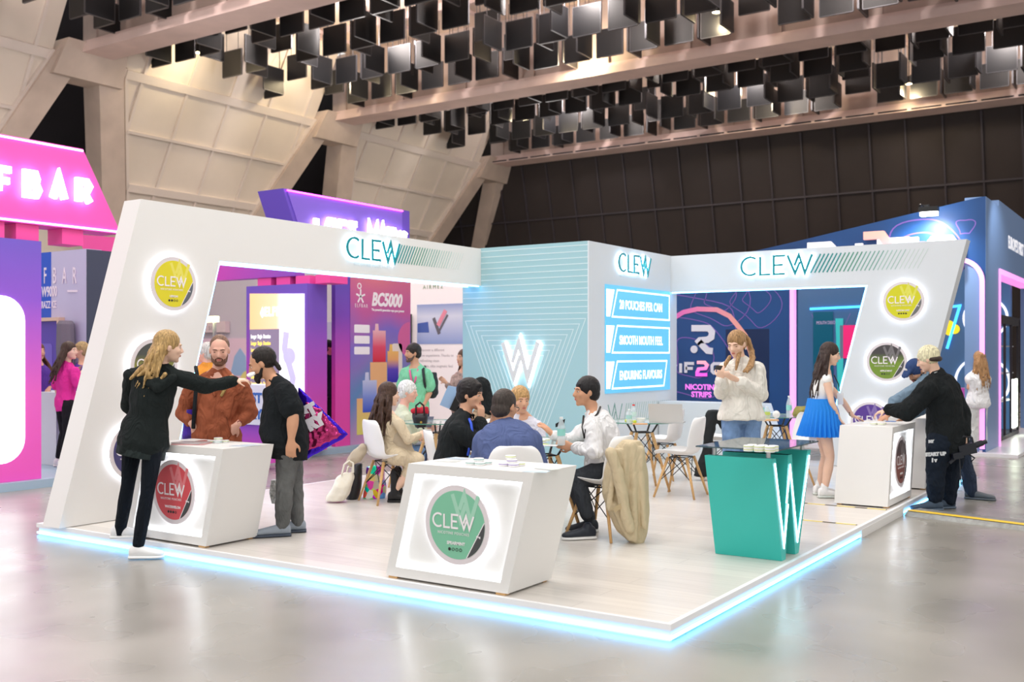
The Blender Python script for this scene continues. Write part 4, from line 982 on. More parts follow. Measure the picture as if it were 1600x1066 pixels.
bm = B(); prism(bm, [(ip(1310, 400)[0], .5), (ip(1318, 400)[0], .5), (ip(1318, 400)[0], b_[1] + .15), (ip(1306, 400)[0], b_[1] + .15)], fi, .02, .03); me('turquoise_strip', bm, mat('turq', (60, 190, 190), .3, emit=.3), it)
bm = B(); contour_ = None
for k_ in range(4):
    c0 = ip(1278 + 14 * k_, 540)[0]; stroke(bm, [(c0 + .18 * math.sin(i * .5 + k_), 1.0 + .18 * i) for i in range(9)], .02, fi, .001, .003)
me('contour_lines', bm, mat('pale_violet', (120, 120, 190)), it)
bm = B(); box(bm, (-8, 12.4, 0.0), (XR - .32, 17.0, .06)); 
sf_ = B(); box(sf_, (-7.2, 11.9, 0), (.15, 18.8, .05)); tag(me('stand_deck', sf_, mat('white_base', (232, 230, 234), .3)), 'white low base under the navy stand at the right', 'plinth'); bm.free()
a_ = ip(1480, 600); bm = B(); c_ = J(1492, 640, 17.5); hexa(bm, [(c_.x - .5, c_.y, .05), (c_.x + .35, c_.y, .05), (c_.x + .35, c_.y + .5, .05), (c_.x - .5, c_.y + .5, .05), (c_.x - .6, c_.y, .98), (c_.x + .2, c_.y, .98), (c_.x + .2, c_.y + .5, .98), (c_.x - .6, c_.y + .5, .98)])
tag(me('pink_counter', bm, mat('orchid_counter', (206, 96, 190), .4)), 'orchid pink counter inside the navy stand beside the woman in white', 'counter')
gc = thing('display_case', 'tall glass display case with a bright light strip at the right edge', 'display case', (XR - .6, 14.6, .05))
bm = B(); box(bm, (XR - .64, 14.2, .05), (XR - .12, 16.6, .12)); box(bm, (XR - .64, 14.2, 2.1), (XR - .12, 16.6, 2.25)); box(bm, (XR - .64, 14.2, .12), (XR - .60, 16.6, 2.1))
for y in (14.2, 14.95, 15.7, 16.56): box(bm, (XR - .16, y, .12), (XR - .12, y + .05, 2.1))
me('case_frame', bm, mat('dark_metal', (60, 58, 62), .4, metal=.6), gc)
bm = B(); box(bm, (XR - .12, onX(1581, 650, XR - .12).y, .2), (XR - .10, onX(1588, 650, XR - .12).y, 1.1)); me('light_strip', bm, mat('green_white_led', (240, 255, 230), emit=5), gc)
bm = B()
for z in (.7, 1.2, 1.7): box(bm, (XR - .59, 14.25, z), (XR - .2, 16.5, z + .02))
me('shelf', bm, mat('case_shelf', (180, 180, 186), .3), gc)
# spot lamp on top of the navy wall
slp = thing('spot_lamp', 'bright clamp spot lamp on the top edge of the navy wall', 'spot lamp', rp(1448, 322)[:1] + (YR - .1, 3.8))
c_ = onY(1442, 324, YR - .25)
bm = B(); tube(bm, [(c_.x, YR - .02, roofz(c_.x) + .02), (c_.x - .05, YR - .2, c_.z + .05), (c_.x, YR - .45, c_.z)], .02, 8); box(bm, (c_.x - .05, YR - .08, roofz(c_.x) - .06), (c_.x + .05, YR - .002, roofz(c_.x) + .1)); me('arm', bm, BLK, slp)
c2 = onY(1452, 330, YR - .45)
bm = B(); box(bm, (c2.x - .14, YR - .55, c2.z - .02), (c2.x + .14, YR - .42, c2.z + .06)); me('lamp_head', bm, BLK, slp)
bm = B(); box(bm, (c2.x - .12, YR - .53, c2.z - .07), (c2.x + .12, YR - .40, c2.z - .021)); me('lamp_lens', bm, mat('floodlight', (255, 255, 255), emit=60), slp)
spot('flood', (c2.x, YR - .47, c2.z - .10), (c2.x - .1, YR + .25, c2.z - 1.2), 90, (.92, .96, 1), 130, .06, .8)
spot('side_flood', (XR + .9, 12.6, 4.3), (XR, 13.2, 3.0), 60, (.92, .96, 1), 90, .08, .8)
# ================================================================ furniture and small things
def yawdir(yaw):
    a = math.radians(yaw); return RT * math.sin(a) - FW * math.cos(a)
def rzfor(yaw):
    d = yawdir(yaw); return math.atan2(d.y, d.x) - PI / 2
def floorpt(px, t, z=PZ):
    p = J(px, HOR, t); p.z = z; return p
SHELL = mat('white_shell', (238, 238, 238), .35)
def make_chair():
    o = thing('shell_chair', 'x', 'chair', world=False)
    prof = [(.235, .425), (.215, .445), (.13, .440), (.02, .428), (-.09, .424), (-.155, .445), (-.195, .50), (-.215, .58), (-.232, .66), (-.246, .74), (-.256, .80), (-.258, .825)]
    hw = [.17, .205, .23, .235, .235, .232, .228, .222, .212, .195, .165, .11]
    bm = B(); rows = []; n = 14
    for i, ((y, z), w_) in enumerate(zip(prof, hw)):
        row = []
        for k in range(n + 1):
            u = -1 + 2 * k / n; back = min(1, max(0, (i - 4) / 3.0))
            lift = .055 * abs(u) ** 3 * (1 - back) * (0.5 if i < 2 else 1); fwd = .075 * abs(u) ** 2.4 * back
            row.append(bm.verts.new((u * w_, y + fwd, z + lift)))
        rows.append(row)
    for a, b in zip(rows, rows[1:]):
        for k in range(n): bm.faces.new((a[k], a[k + 1], b[k + 1], b[k]))
    s = me('seat_shell', bm, SHELL, o, smooth=True)
    m = s.modifiers.new('sol', 'SOLIDIFY'); m.thickness = .012; m.offset = -1
    m = s.modifiers.new('sub', 'SUBSURF'); m.levels = 1; m.render_levels = 1
    for sx in (-1, 1):
        for sy in (-1, 1):
            bm = B(); tube(bm, [(sx * .115, sy * .10, .405), (sx * .225, sy * .215, .0)], .0165, 10, r2=.011); me('leg', bm, WOOD, o, smooth=True)
    bm = B()
    c = [(sx * .15, sy * .137, .275) for sx, sy in ((-1, -1), (1, -1), (1, 1), (-1, 1))]
    t = [(sx * .10, sy * .09, .405) for sx, sy in ((-1, -1), (1, -1), (1, 1), (-1, 1))]
    d_ = [(sx * .178, sy * .166, .17) for sx, sy in ((-1, -1), (1, -1), (1, 1), (-1, 1))]
    for i in range(4):
        j = (i + 1) % 4
        tube(bm, [t[i], d_[j]], .0045, 5); tube(bm, [t[j], d_[i]], .0045, 5); tube(bm, [t[i], t[j]], .006, 5)
    me('wire_brace', bm, BLK, o)
    return o
chair0 = make_chair(); chair_used = [False]
def chair(px, t, yaw, label):
    o = chair0 if not chair_used[0] else copy_tree(chair0)
    chair_used[0] = True
    o.location = floorpt(px, t, PZ + .001); o.rotation_euler = (0, 0, rzfor(yaw)); o['label'] = label; o['group'] = 'white shell chairs on the platform'
    return o
chair(606, 10.2, 122, 'white shell chair with wooden legs under the woman in the beige dress')
chair(708, 8.75, 96, 'white shell chair under the seated man in the black jacket')
chair(804, 7.42, 182, 'white shell chair seen from behind, under the man in the blue sweater')
chair(941, 8.25, -126, 'white shell chair with a beige suit jacket over its back')
chair(1064, 10.6, -118, 'empty white shell chair between the laptop table and the teal podium')
chair(1036, 12.1, -120, 'white shell chair behind the laptop table')
chair(1232, 11.3, -82, 'white shell chair at the far table, in front of the olive bag')
chair(1128, 12.3, -100, 'white shell chair with a black coat beside the woman in jeans')
chair(628, 11.55, 112, 'white shell chair under the white-haired man')
chair(822, 9.45, 15, 'white shell chair under the fair-haired woman at the front table')
chair(764, 10.5, -150, 'white shell chair under the woman in the black headscarf')

TG = mat('table_glass', (225, 242, 238), .03, spec=.8, alpha=.38); TGE = mat('glass_edge', (90, 150, 130), .1, alpha=.9)
def make_table():
    o = thing('glass_table', 'x', 'table', world=False)
    bm = B(); lathe(bm, [(0, .733), (.395, .733), (.395, .741), (0, .741)], n=48); me('glass_top', bm, TG, o)
    bm = B(); ring(bm, circ(.400, 48), circ(.3955, 48), Matrix.Identity(4), .732, .742); me('glass_rim', bm, TGE, o)
    for sx, sy in ((-1, -1), (1, -1), (1, 1), (-1, 1)):
        bm = B(); tube(bm, [(sx * .085, sy * .085, .62), (sx * .235, sy * .235, 0)], .019, 10, r2=.013); me('leg', bm, WOOD, o, smooth=True)
        bm = B(); tube(bm, [(sx * .14, sy * .14, .73), (sx * .078, sy * .078, .60)], .010, 6); me('steel_arm', bm, BLK, o)
    bm = B(); P = [(-1, -1), (1, -1), (1, 1), (-1, 1)]
    for i in range(4):
        a, b = P[i], P[(i + 1) % 4]
        tube(bm, [(a[0] * .09, a[1] * .09, .60), (b[0] * .18, b[1] * .18, .26)], .005, 5); tube(bm, [(b[0] * .09, b[1] * .09, .60), (a[0] * .18, a[1] * .18, .26)], .005, 5)
        tube(bm, [(a[0] * .078, a[1] * .078, .62), (b[0] * .078, b[1] * .078, .62)], .007, 5)
    me('wire_brace', bm, BLK, o)
    return o
table0 = make_table()
tabs = [(850, 8.6, 20, 'round glass table at the centre with the water bottle, between the seated group'), (684, 11.0, 40, 'round glass table carrying the black handbag with a red scarf'),
        (1003, 11.1, 10, 'round glass table with the open laptop and the cola bottle'), (1214, 12.1, 0, 'round glass table at the far right with bottles and an olive bag')]
TABLE = []
for i, (px, t, a, lb) in enumerate(tabs):
    o = table0 if i == 0 else copy_tree(table0)
    o.location = floorpt(px, t, PZ + .001); o.rotation_euler = (0, 0, TH + math.radians(a)); o['label'] = lb; o['group'] = 'round glass tables'
    TABLE.append(o.location.copy())
ZT = PZ + .7435      # table top height
ZK = PZ + .7605      # counter top height

# ----- pouch cans
def make_can(rim, idx):
    o = thing('pouch_can', 'x', 'can', world=False)
    bm = B(); lathe(bm, [(0, 0), (.031, 0), (.034, .003), (.034, .011), (.034, .018), (.031, .0205), (0, .0205)], n=24); me('can_body', bm, mat('can_white', (242, 242, 242), .3), o, smooth=False)
    bm = B(); lathe(bm, [(.0343, .0105), (.0347, .0105), (.0347, .014), (.0343, .014)], n=24); me('colour_band', bm, mat('band_%d' % idx, rim, .4), o)
    return o
CANS = {}
def can(p, rim, label, group):
    k = str(rim)
    if k not in CANS: o = CANS[k] = make_can(rim, len(CANS))
    else: o = copy_tree(CANS[k])
    o.location = p; o.rotation_euler = (0, 0, random.random() * 6); o['label'] = label; o['group'] = group
GRN, VIO, YEL, PNK = (60, 160, 150), (110, 60, 180), (190, 210, 60), (220, 130, 150)
def can_stack(c, cols, label, layers=((4, 0), (1, 1))):
    pos = [(-.036, -.036), (.036, -.036), (.036, .036), (-.036, .036)]
    i = 0
    for n_, lv in layers:
        for k in range(n_):
            dx, dy = pos[k] if n_ > 1 else (0, 0)
            can((c.x + dx, c.y + dy, c.z + .0207 * lv + .0005), cols[i % len(cols)], label, 'cans: ' + label); i += 1
can_stack(J(748, 722, 6.5) * 1.0, [GRN], 'small white pouch can with a green band in the left pile on the middle counter') if 0 else None
def onz(px, py, z): return G(px, py, z)
c = onz(748, 726, ZK); can_stack(c, [GRN], 'white can with a green band piled on the mint-disc counter')
c = onz(800, 728, ZK); can_stack(c, [VIO, VIO, YEL, VIO, VIO], 'white can with a violet or yellow band piled on the mint-disc counter')
can(c + Vector((-.03, .03, .0425 )) , YEL, 'topmost white can on the violet-banded pile on the mint-disc counter', 'top can')
c = onz(341, 692, ZK); can_stack(c, [YEL, GRN], 'white can with a green or yellow band on the red-disc counter')
c = onz(1372, 664, ZK); can_stack(c, [YEL], 'white can with a yellow band on the coffee-disc counter', ((4, 0),))
c = onz(1186, 706, .9055)
for i in range(3):
    for j in range(2):
        for k in range(2): can((c.x - .075 + .075 * i, c.y + .075 * j, .9056 + .0208 * k), YEL, 'white can with a yellow band stacked on the glass top of the teal podium', 'cans on the podium')
def flat(name, p, w_, d_, h_, a, m, label, cat, group=None):
    bm = B(); box(bm, (-w_ / 2, -d_ / 2, 0), (w_ / 2, d_ / 2, h_)); o = me(name, bm, m, None); o.location = p; o.rotation_euler = (0, 0, a); tag(o, label, cat, group); return o
LEAF = mat('leaflet_print', (206, 222, 236), .3, var=.12, vscale=14); LEAF2 = mat('leaflet_grey', (216, 220, 216), .3, var=.1, vscale=20)
for i, (px, py, z, a, lb) in enumerate([(700, 721, ZK, .2, 'pale leaflet at the left back of the mint-disc counter'), (716, 717, ZK, -.1, 'pale leaflet behind the green-banded cans on the mint-disc counter'),
        (838, 737, ZK, .3, 'pale blue leaflet at the right front of the mint-disc counter'), (856, 733, ZK, -.2, 'pale blue leaflet at the right end of the mint-disc counter'),
        (376, 697, ZK, .2, 'pale blue leaflet at the right end of the red-disc counter'), (392, 696, ZK, -.2, 'outermost pale leaflet on the red-disc counter')]):
    flat('leaflet', onz(px, py, z) + UP * (.0005 + .0012 * (i % 2)), .15, .10, .0012, a, LEAF if i % 3 else LEAF2, lb, 'leaflet')
flat('magazine', onz(300, 694, ZK), .26, .19, .008, .5, mat('magazine_pink', (214, 160, 160), .3), 'closed pinkish magazine at the bottom of the pile on the red-disc counter', 'magazine')
flat('magazine', onz(298, 694, ZK) + UP * .0085, .24, .17, .008, .35, mat('magazine_grey', (190, 184, 186), .3), 'grey magazine on top of the pile on the red-disc counter', 'magazine')
flat('magazine', onz(322, 690, ZK) , .14, .10, .006, .1, mat('magazine_red', (170, 90, 90), .3), 'small dark red booklet on the red-disc counter', 'booklet')
flat('clipboard', onz(1352, 661, ZK), .20, .12, .004, .1, mat('clipboard_white', (230, 234, 240), .3), 'flat white card near the hands of the woman in the blue skirt', 'card')
flat('leaflet_tray', onz(1392, 659, ZK), .10, .08, .006, .1, mat('tray_blue', (90, 130, 200), .3), 'small blue card on the coffee-disc counter', 'card')

# ----- bottles
CLR = mat('bottle_plastic', (225, 240, 245), .05, spec=.7, alpha=.45)
def bottle(p, h, label, lab=(150, 220, 210), liquid=None, cap=(235, 240, 240), r=.032):
    o = thing('drink_bottle', label, 'bottle', p, world=False)
    bm = B(); lathe(bm, [(0, 0), (r * .9, 0), (r, .01), (r, h * .30), (r * .92, h * .34), (r, h * .38), (r, h * .62), (r * .8, h * .74), (r * .42, h * .88), (r * .40, h * .93), (0, h * .93)], n=20); me('bottle_body', bm, CLR, o, smooth=True)
    bm = B(); lathe(bm, [(0, h * .925), (r * .45, h * .925), (r * .45, h), (0, h)], n=16); me('cap', bm, mat('cap_%d_%d' % cap[:2], cap, .4), o)
    bm = B(); lathe(bm, [(r * 1.02, h * .34), (r * 1.02, h * .58)], n=20); lathe(bm, [(r * 1.025, h * .58), (r * 1.025, h * .34)], n=20); me('label_wrap', bm, mat('wrap_%d_%d' % lab[:2], lab, .4), o)
    if liquid:
        bm = B(); lathe(bm, [(0, .003), (r * .95, .003), (r * .95, h * .5), (0, h * .5)], n=20); me('liquid', bm, mat('liquid_%d' % liquid[0], liquid, .2), o)
    return o
bottle(onz(877, 696, ZT), .225, 'clear water bottle with a mint green label on the centre table')
bottle(onz(1043, 661, ZT), .165, 'cola bottle with a red cap and red label on the laptop table', (214, 50, 40), (50, 24, 20), (226, 50, 40))
bottle(onz(990, 660, ZT), .19, 'clear bottle with a red cap at the left of the laptop table', (200, 226, 220), None, (226, 51, 41))
bottle(onz(983, 662, ZT), .15, 'squat clear bottle with a pale label at the left edge of the laptop table', (170, 220, 215))
bottle(onz(1181, 656, ZT), .23, 'tall clear water bottle, first from the left on the far right table')
bottle(onz(1190, 656, ZT), .23, 'tall clear water bottle beside the yellow fruit drink on the far right table')
bottle(onz(1199, 655, ZT), .14, 'low yellow-green drink bottle on the far right table', (210, 226, 110), (226, 236, 150))
bottle(onz(1233, 653, ZT), .25, 'single tall water bottle beside the olive bag on the far right table')
bm = B(); lathe(bm, [(0, 0), (.03, 0), (.055, .045), (.052, .045), (.028, .006), (0, .006)], n=24); o = me('paper_bowl', bm, mat('bowl_white', (240, 238, 232), .4)); o.location = onz(1001, 660, ZT); tag(o, 'small white bowl on the laptop table', 'bowl')
bm = B(); bmesh.ops.create_uvsphere(bm, u_segments=14, v_segments=8, radius=.032); o = me('crumpled_napkin', bm, mat('napkin', (240, 240, 236), .8, bump=1, bscale=40)); o.scale = (1.3, 1, 1.4); o.location = onz(1213, 654, ZT) + UP * .045; tag(o, 'crumpled white napkin in the middle of the far right table', 'napkin')
for i, (px, py) in enumerate(((979, 661), (986, 661.5), (992, 662.5))):
    bm = B(); bmesh.ops.create_uvsphere(bm, u_segments=14, v_segments=8, radius=.02); o = me('lime', bm, mat('lime_green', (196, 210, 60), .4), smooth=True); o.location = onz(px, py, ZT) + UP * .021; tag(o, 'small yellow-green lime at the left edge of the laptop table', 'lime', 'limes on the laptop table')
flat('snack_tray', onz(1000, 663.5, ZT), .15, .05, .012, TH, mat('snack_tray', (226, 170, 110), .5), 'narrow orange-brown snack tray at the front of the laptop table', 'tray')
flat('snack_tray', onz(1204, 658, ZT), .16, .07, .02, TH, mat('snack_tray2', (234, 190, 140), .5), 'orange-brown snack box at the front of the far right table', 'tray')
flat('paper_slip', onz(1017, 660, ZT), .12, .07, .002, .3, LEAF, 'folded paper slip between the bowl and the laptop', 'paper')
for i, (px, py, lb, m_) in enumerate([(842, 695, 'yellow-rimmed pouch can tray on the centre table', YEL), (858, 697, 'white card beside the water bottle on the centre table', (240, 240, 240)), (840, 689, 'pale leaflet on the centre table near the blue sweater', (220, 226, 230))]):
    flat('table_card', onz(px, py, ZT) + UP * .0006 * i, .13, .09, .006, .4 * i, mat('card_%d' % i, m_, .4), lb, 'card')
for i, (px, py) in enumerate(((846, 693), (853, 691))): can(onz(px, py, ZT) + UP * .008, YEL, 'white can with a yellow band on the centre table', 'cans on the centre table')
# laptop
lp = thing('laptop', 'open grey laptop with its lid towards the viewer on the round glass table', 'laptop', onz(1045, 664, ZT))
a_ = J(1014, 660, 10.75); b_ = J(1067, 660, 10.65); a_.z = b_.z = ZT; e_ = (b_ - a_).normalized(); n_ = Vector((e_.y, -e_.x, 0)) * 1
if n_.dot(FW) > 0: n_ = -n_
L_ = (b_ - a_).length
bm = B(); hexa(bm, [a_, b_, b_ - n_ * .24, a_ - n_ * .24, a_ + UP * .012, b_ + UP * .012, b_ - n_ * .24 + UP * .012, a_ - n_ * .24 + UP * .012]); me('keyboard_base', bm, mat('laptop_grey', (196, 198, 198), .35, metal=.3), lp)
hi_ = UP * .205 + n_ * .06
bm = B(); hexa(bm, [a_ + UP * .0125, b_ + UP * .0125, b_ + UP * .0125 - n_ * .008, a_ + UP * .0125 - n_ * .008, a_ + hi_, b_ + hi_, b_ + hi_ - n_ * .008, a_ + hi_ - n_ * .008]); me('lid', bm, mat('laptop_lid', (206, 206, 204), .35, metal=.2), lp)

# ----- remeshed soft shapes
def remesh(o, vox, smooth=4, disp=0, dscale=.12, fac=.5):
    m = o.modifiers.new('rm', 'REMESH'); m.mode = 'VOXEL'; m.voxel_size = vox; m.use_smooth_shade = True
    if disp:
        key = 'wr%.3f' % dscale
        tx = bpy.data.textures.get(key) or bpy.data.textures.new(key, 'CLOUDS'); tx.noise_scale = dscale; tx.noise_depth = 1
        m = o.modifiers.new('dp', 'DISPLACE'); m.texture = tx; m.strength = disp; m.mid_level = .5; m.texture_coords = 'GLOBAL'
    m = o.modifiers.new('sm', 'SMOOTH'); m.factor = fac; m.iterations = smooth
def cap(bm, a, b, ra, rb, n=12):
    """closed capsule tapering from ra at a to rb at b"""
    a = Vector(a); b = Vector(b); d = b - a
    if d.length < 1e-5: d = Vector((0, 0, 1e-3)); b = a + d
    d.normalize(); u = d.orthogonal().normalized(); v = d.cross(u); rings = []
    prof = [(a, -math.cos(t_) * ra, math.sin(t_) * ra) for t_ in (.45, .95, PI / 2)] + [(b, -math.cos(t_) * rb, math.sin(t_) * rb) for t_ in (PI / 2, PI - .95, PI - .45)]
    p0 = bm.verts.new(a - d * ra); p1 = bm.verts.new(b + d * rb)
    for c, off, r in prof: rings.append([bm.verts.new(c + d * off + (u * math.cos(2 * PI * k / n) + v * math.sin(2 * PI * k / n)) * r) for k in range(n)])
    for k in range(n): bm.faces.new((p0, rings[0][(k + 1) % n], rings[0][k])); bm.faces.new((p1, rings[-1][k], rings[-1][(k + 1) % n]))
    for A, C2 in zip(rings, rings[1:]):
        for k in range(n): bm.faces.new((A[k], A[(k + 1) % n], C2[(k + 1) % n], C2[k]))
def ell(bm, c, u, v, w_, nu=16, nv=10):
    """ellipsoid with semi-axis vectors u, v, w"""
    c = Vector(c); rings = []
    p0 = bm.verts.new(c - w_); p1 = bm.verts.new(c + w_)
    for i in range(1, nv):
        ph = -PI / 2 + PI * i / nv; rings.append([bm.verts.new(c + w_ * math.sin(ph) + (u * math.cos(2 * PI * k / nu) + v * math.sin(2 * PI * k / nu)) * math.cos(ph)) for k in range(nu)])
    for k in range(nu): bm.faces.new((p0, rings[0][(k + 1) % nu], rings[0][k])); bm.faces.new((p1, rings[-1][k], rings[-1][(k + 1) % nu]))
    for A, C2 in zip(rings, rings[1:]):
        for k in range(nu): bm.faces.new((A[k], A[(k + 1) % nu], C2[(k + 1) % nu], C2[k]))
def loft(bm, secs, n=24, pw=2.0):
    """closed skin through elliptical sections (centre, u, v)"""
    rings = []
    for c, u, v in secs:
        R = []
        for k in range(n):
            t_ = 2 * PI * k / n; cx = math.cos(t_); sy = math.sin(t_)
            R.append(bm.verts.new(Vector(c) + u * (abs(cx) ** (2 / pw) * (1 if cx > 0 else -1)) + v * (abs(sy) ** (2 / pw) * (1 if sy > 0 else -1))))
        rings.append(R)
    for A, C2 in zip(rings, rings[1:]):
        for k in range(n): bm.faces.new((A[k], A[(k + 1) % n], C2[(k + 1) % n], C2[k]))
    bm.faces.new(rings[0][::-1]); bm.faces.new(rings[-1])

# ----- beige suit jacket over the chair back
jk = thing('suit_jacket', 'beige suit jacket hanging over the back of a white chair at the centre', 'jacket', floorpt(980, 8.05, PZ + .3))
JB = mat('beige_wool', (204, 188, 156), .85, bump=.2, bscale=60, fold=.3)
rows = [(688, 972, 1000), (698, 962, 1006), (715, 950, 1010), (740, 941, 1013), (770, 941, 1015), (795, 947, 1015), (815, 955, 1015), (832, 964, 1012), (846, 982, 1008), (851, 988, 1004)]
bm = B(); tj = 7.98; se = []
for py, a, b in rows:
    c = J((a + b) / 2, py, tj + .03); hw_ = (b - a) / 2 / FPX * tj; se.append((c, RT * hw_, FW * (.10 if 700 < py < 830 else .07)))
loft(bm, se, 28)
for px0, py0, px1, py1, r in ((966, 705, 951, 795, .030), (978, 697, 972, 800, .030), (990, 695, 991, 825, .032), (1001, 702, 1007, 822, .030), (985, 770, 992, 845, .028), (960, 790, 984, 842, .03)):
    cap(bm, J(px0, py0, tj - .065), J(px1, py1, tj - .075), r, r * .8)
o = me('jacket_body', bm, JB, jk); remesh(o, .010, 6, .022, .16)
bm = B(); P = [J(p_[0], p_[1], tj - .115) for p_ in ((954, 708), (964, 735), (972, 770), (978, 806), (984, 826))]
for a, b in zip(P, P[1:]): cap(bm, a, b, .047, .045)
o = me('sleeve', bm, JB, jk); remesh(o, .010, 4, .015, .10)
bm = B(); hexa(bm, [J(961, 801, tj - .15), J(978, 790, tj - .15), J(978, 790, tj - .12), J(961, 801, tj - .12), J(958, 794, tj - .15), J(976, 783, tj - .15), J(976, 783, tj - .12), J(958, 794, tj - .12)])
me('pocket_flap', bm, mat('beige_flap', (186, 166, 130), .85), jk)

# ----- bags and coats by the seated woman
def softbag(name, label, cat, rows_, t, dep, m, vox=.012, disp=.03, handles=None, hm=None):
    p = J((rows_[-1][1] + rows_[-1][2]) / 2, rows_[-1][0], t)
    o = thing(name, label, cat, p); bm = B()
    loft(bm, [(J((a + b) / 2, py, t), RT * ((b - a) / 2 / FPX * t), FW * (dep * k_)) for (py, a, b, *r_), k_ in [(r, (r[3] if len(r) > 3 else 1)) for r in rows_]], 24, 2.6)
    q = me('bag_body', bm, m, o); remesh(q, vox, 3, disp, .09)
    if handles:
        for H_ in handles:
            bm = B(); P = [J(*h) for h in H_]
            for a, b in zip(P, P[1:]): cap(bm, a, b, .009, .009, 8)
            me('handle', bm, hm or m, o, smooth=True)
    return o
t_ = 10.1
softbag('tote_bag', 'cream canvas tote bag slumped on the platform left of the seated woman', 'bag', [(738, 538, 552, .3), (745, 528, 553, .5), (760, 520, 550, .9), (774, 512, 545, 1), (782, 509, 540, .9)], 10.15, .10, mat('canvas', (236, 230, 214), .9, bump=.3, bscale=80),
        handles=[[(534, 742, 10.1), (538, 726, 10.1), (546, 720, 10.1), (552, 724, 10.1), (552, 738, 10.1)], [(541, 742, 10.2), (544, 730, 10.2), (551, 727, 10.2), (550, 740, 10.2)]])
softbag('black_bag', 'black leather bag between the cream tote and the seated woman\'s chair', 'bag', [(724, 553, 566, .5), (740, 549, 566, 1), (760, 546, 565, 1), (780, 541, 560, 1)], 10.4, .10, mat('black_leather', (30, 30, 34), .4), disp=.02)
cb = mat('holo_plastic', (200, 190, 190), .25, var=.5, vscale=9)
def multi():
    m = bpy.data.materials.new('printed_plastic'); m.use_nodes = True; nt = m.node_tree; b = nt.nodes['Principled BSDF']; b.inputs['Roughness'].default_value = .2
    tc = nt.nodes.new('ShaderNodeTexCoord'); v = nt.nodes.new('ShaderNodeTexVoronoi'); v.inputs['Scale'].default_value = 14
    n = nt.nodes.new('ShaderNodeHueSaturation'); n.inputs['Saturation'].default_value = 1.1; n.inputs['Value'].default_value = 1.2
    nt.links.new(tc.outputs['Object'], v.inputs['Vector']); nt.links.new(v.outputs['Color'], n.inputs['Color']); nt.links.new(n.outputs[0], b.inputs['Base Color']); return m
softbag('carrier_bag', 'colourful printed plastic carrier bag under the seated woman\'s chair', 'bag', [(728, 572, 600, .4), (745, 571, 602, .8), (762, 569, 603, 1), (779, 567, 602, 1)], 10.45, .08, multi(), disp=.03)
t2 = 10.75
hb = softbag('handbag', 'small black handbag with a red scarf on the glass table by the white-haired man', 'handbag', [(646, 644, 668, .7), (652, 644, 669, 1), (660, 646, 668, 1), (668, 649, 666, .9)], t2, .07, mat('handbag_black', (34, 34, 40), .35), .008, 0,
        handles=[[(650, 648, t2 - .05), (650, 634, t2 - .05), (656, 629, t2 - .05), (662, 634, t2 - .05), (663, 648, t2 - .05)]], hm=BLK)
bm = B()
for i in range(9): cap(bm, J(645 + i * 2.6, 642 - (i % 3) * 1.5, t2 + .01 * (i % 2)), J(648 + i * 2.4, 645, t2), .024, .022)
o = me('red_scarf', bm, mat('red_cloth', (196, 40, 62), .8), hb); remesh(o, .009, 2, .02, .04)
bm = B(); prism(bm, circ(.012, 14), frame(J(658, 660, t2 - .085), RT, UP, -FW), 0, .006); me('clasp', bm, mat('brass', (210, 180, 90), .3, metal=1), hb)
softbag('olive_bag', 'olive green bag with a dark end lying on the far right table', 'bag', [(635, 1244, 1262, .5), (640, 1240, 1266, 1), (647, 1238, 1267, 1), (652, 1240, 1266, .9)], 12.0, .10, mat('olive_fabric', (146, 138, 74), .8, var=.2, vscale=12), .01, .02)
# coats
ct = thing('black_coat', 'black coat hanging over the chair left of the woman in jeans', 'coat', floorpt(1110, 12.0, PZ + .05))
bm = B(); tq = 11.9
loft(bm, [(J((a + b) / 2, py, tq), RT * ((b - a) / 2 / FPX * tq), FW * .10) for py, a, b in ((641, 1106, 1124), (646, 1102, 1128), (665, 1101, 1118), (690, 1099, 1114), (705, 1098, 1116), (735, 1086, 1112), (744, 1084, 1110))], 20)
cap(bm, J(1122, 646, tq), J(1129, 668, tq), .04, .04)
o = me('coat_body', bm, mat('coat_black', (30, 34, 36), .9), ct); remesh(o, .014, 3, .03, .1)
ct = thing('beige_coat', 'beige coat spread over the chair of the seated long-haired woman', 'coat', floorpt(625, 10.0, PZ + .4))
bm = B(); tq = 10.15
for P in ([(622, 682), (634, 695), (642, 712), (646, 726)], [(618, 688), (628, 702), (637, 716), (642, 732)]):
    for a, b in zip(P, P[1:]): cap(bm, J(a[0], a[1], tq - .02), J(b[0], b[1], tq - .02), .055, .06)
o = me('coat_body', bm, mat('coat_beige', (190, 176, 154), .85), ct); remesh(o, .013, 3, .03, .08)
bm = B()
for P in ([(566, 700), (556, 712), (548, 722)], [(566, 706), (558, 716)]):
    for a, b in zip(P, P[1:]): cap(bm, J(a[0], a[1], tq - .02), J(b[0], b[1], tq - .02), .045, .05)
o = me('coat_sleeve', bm, MATS['coat_beige'], ct); remesh(o, .013, 3, .03, .08)
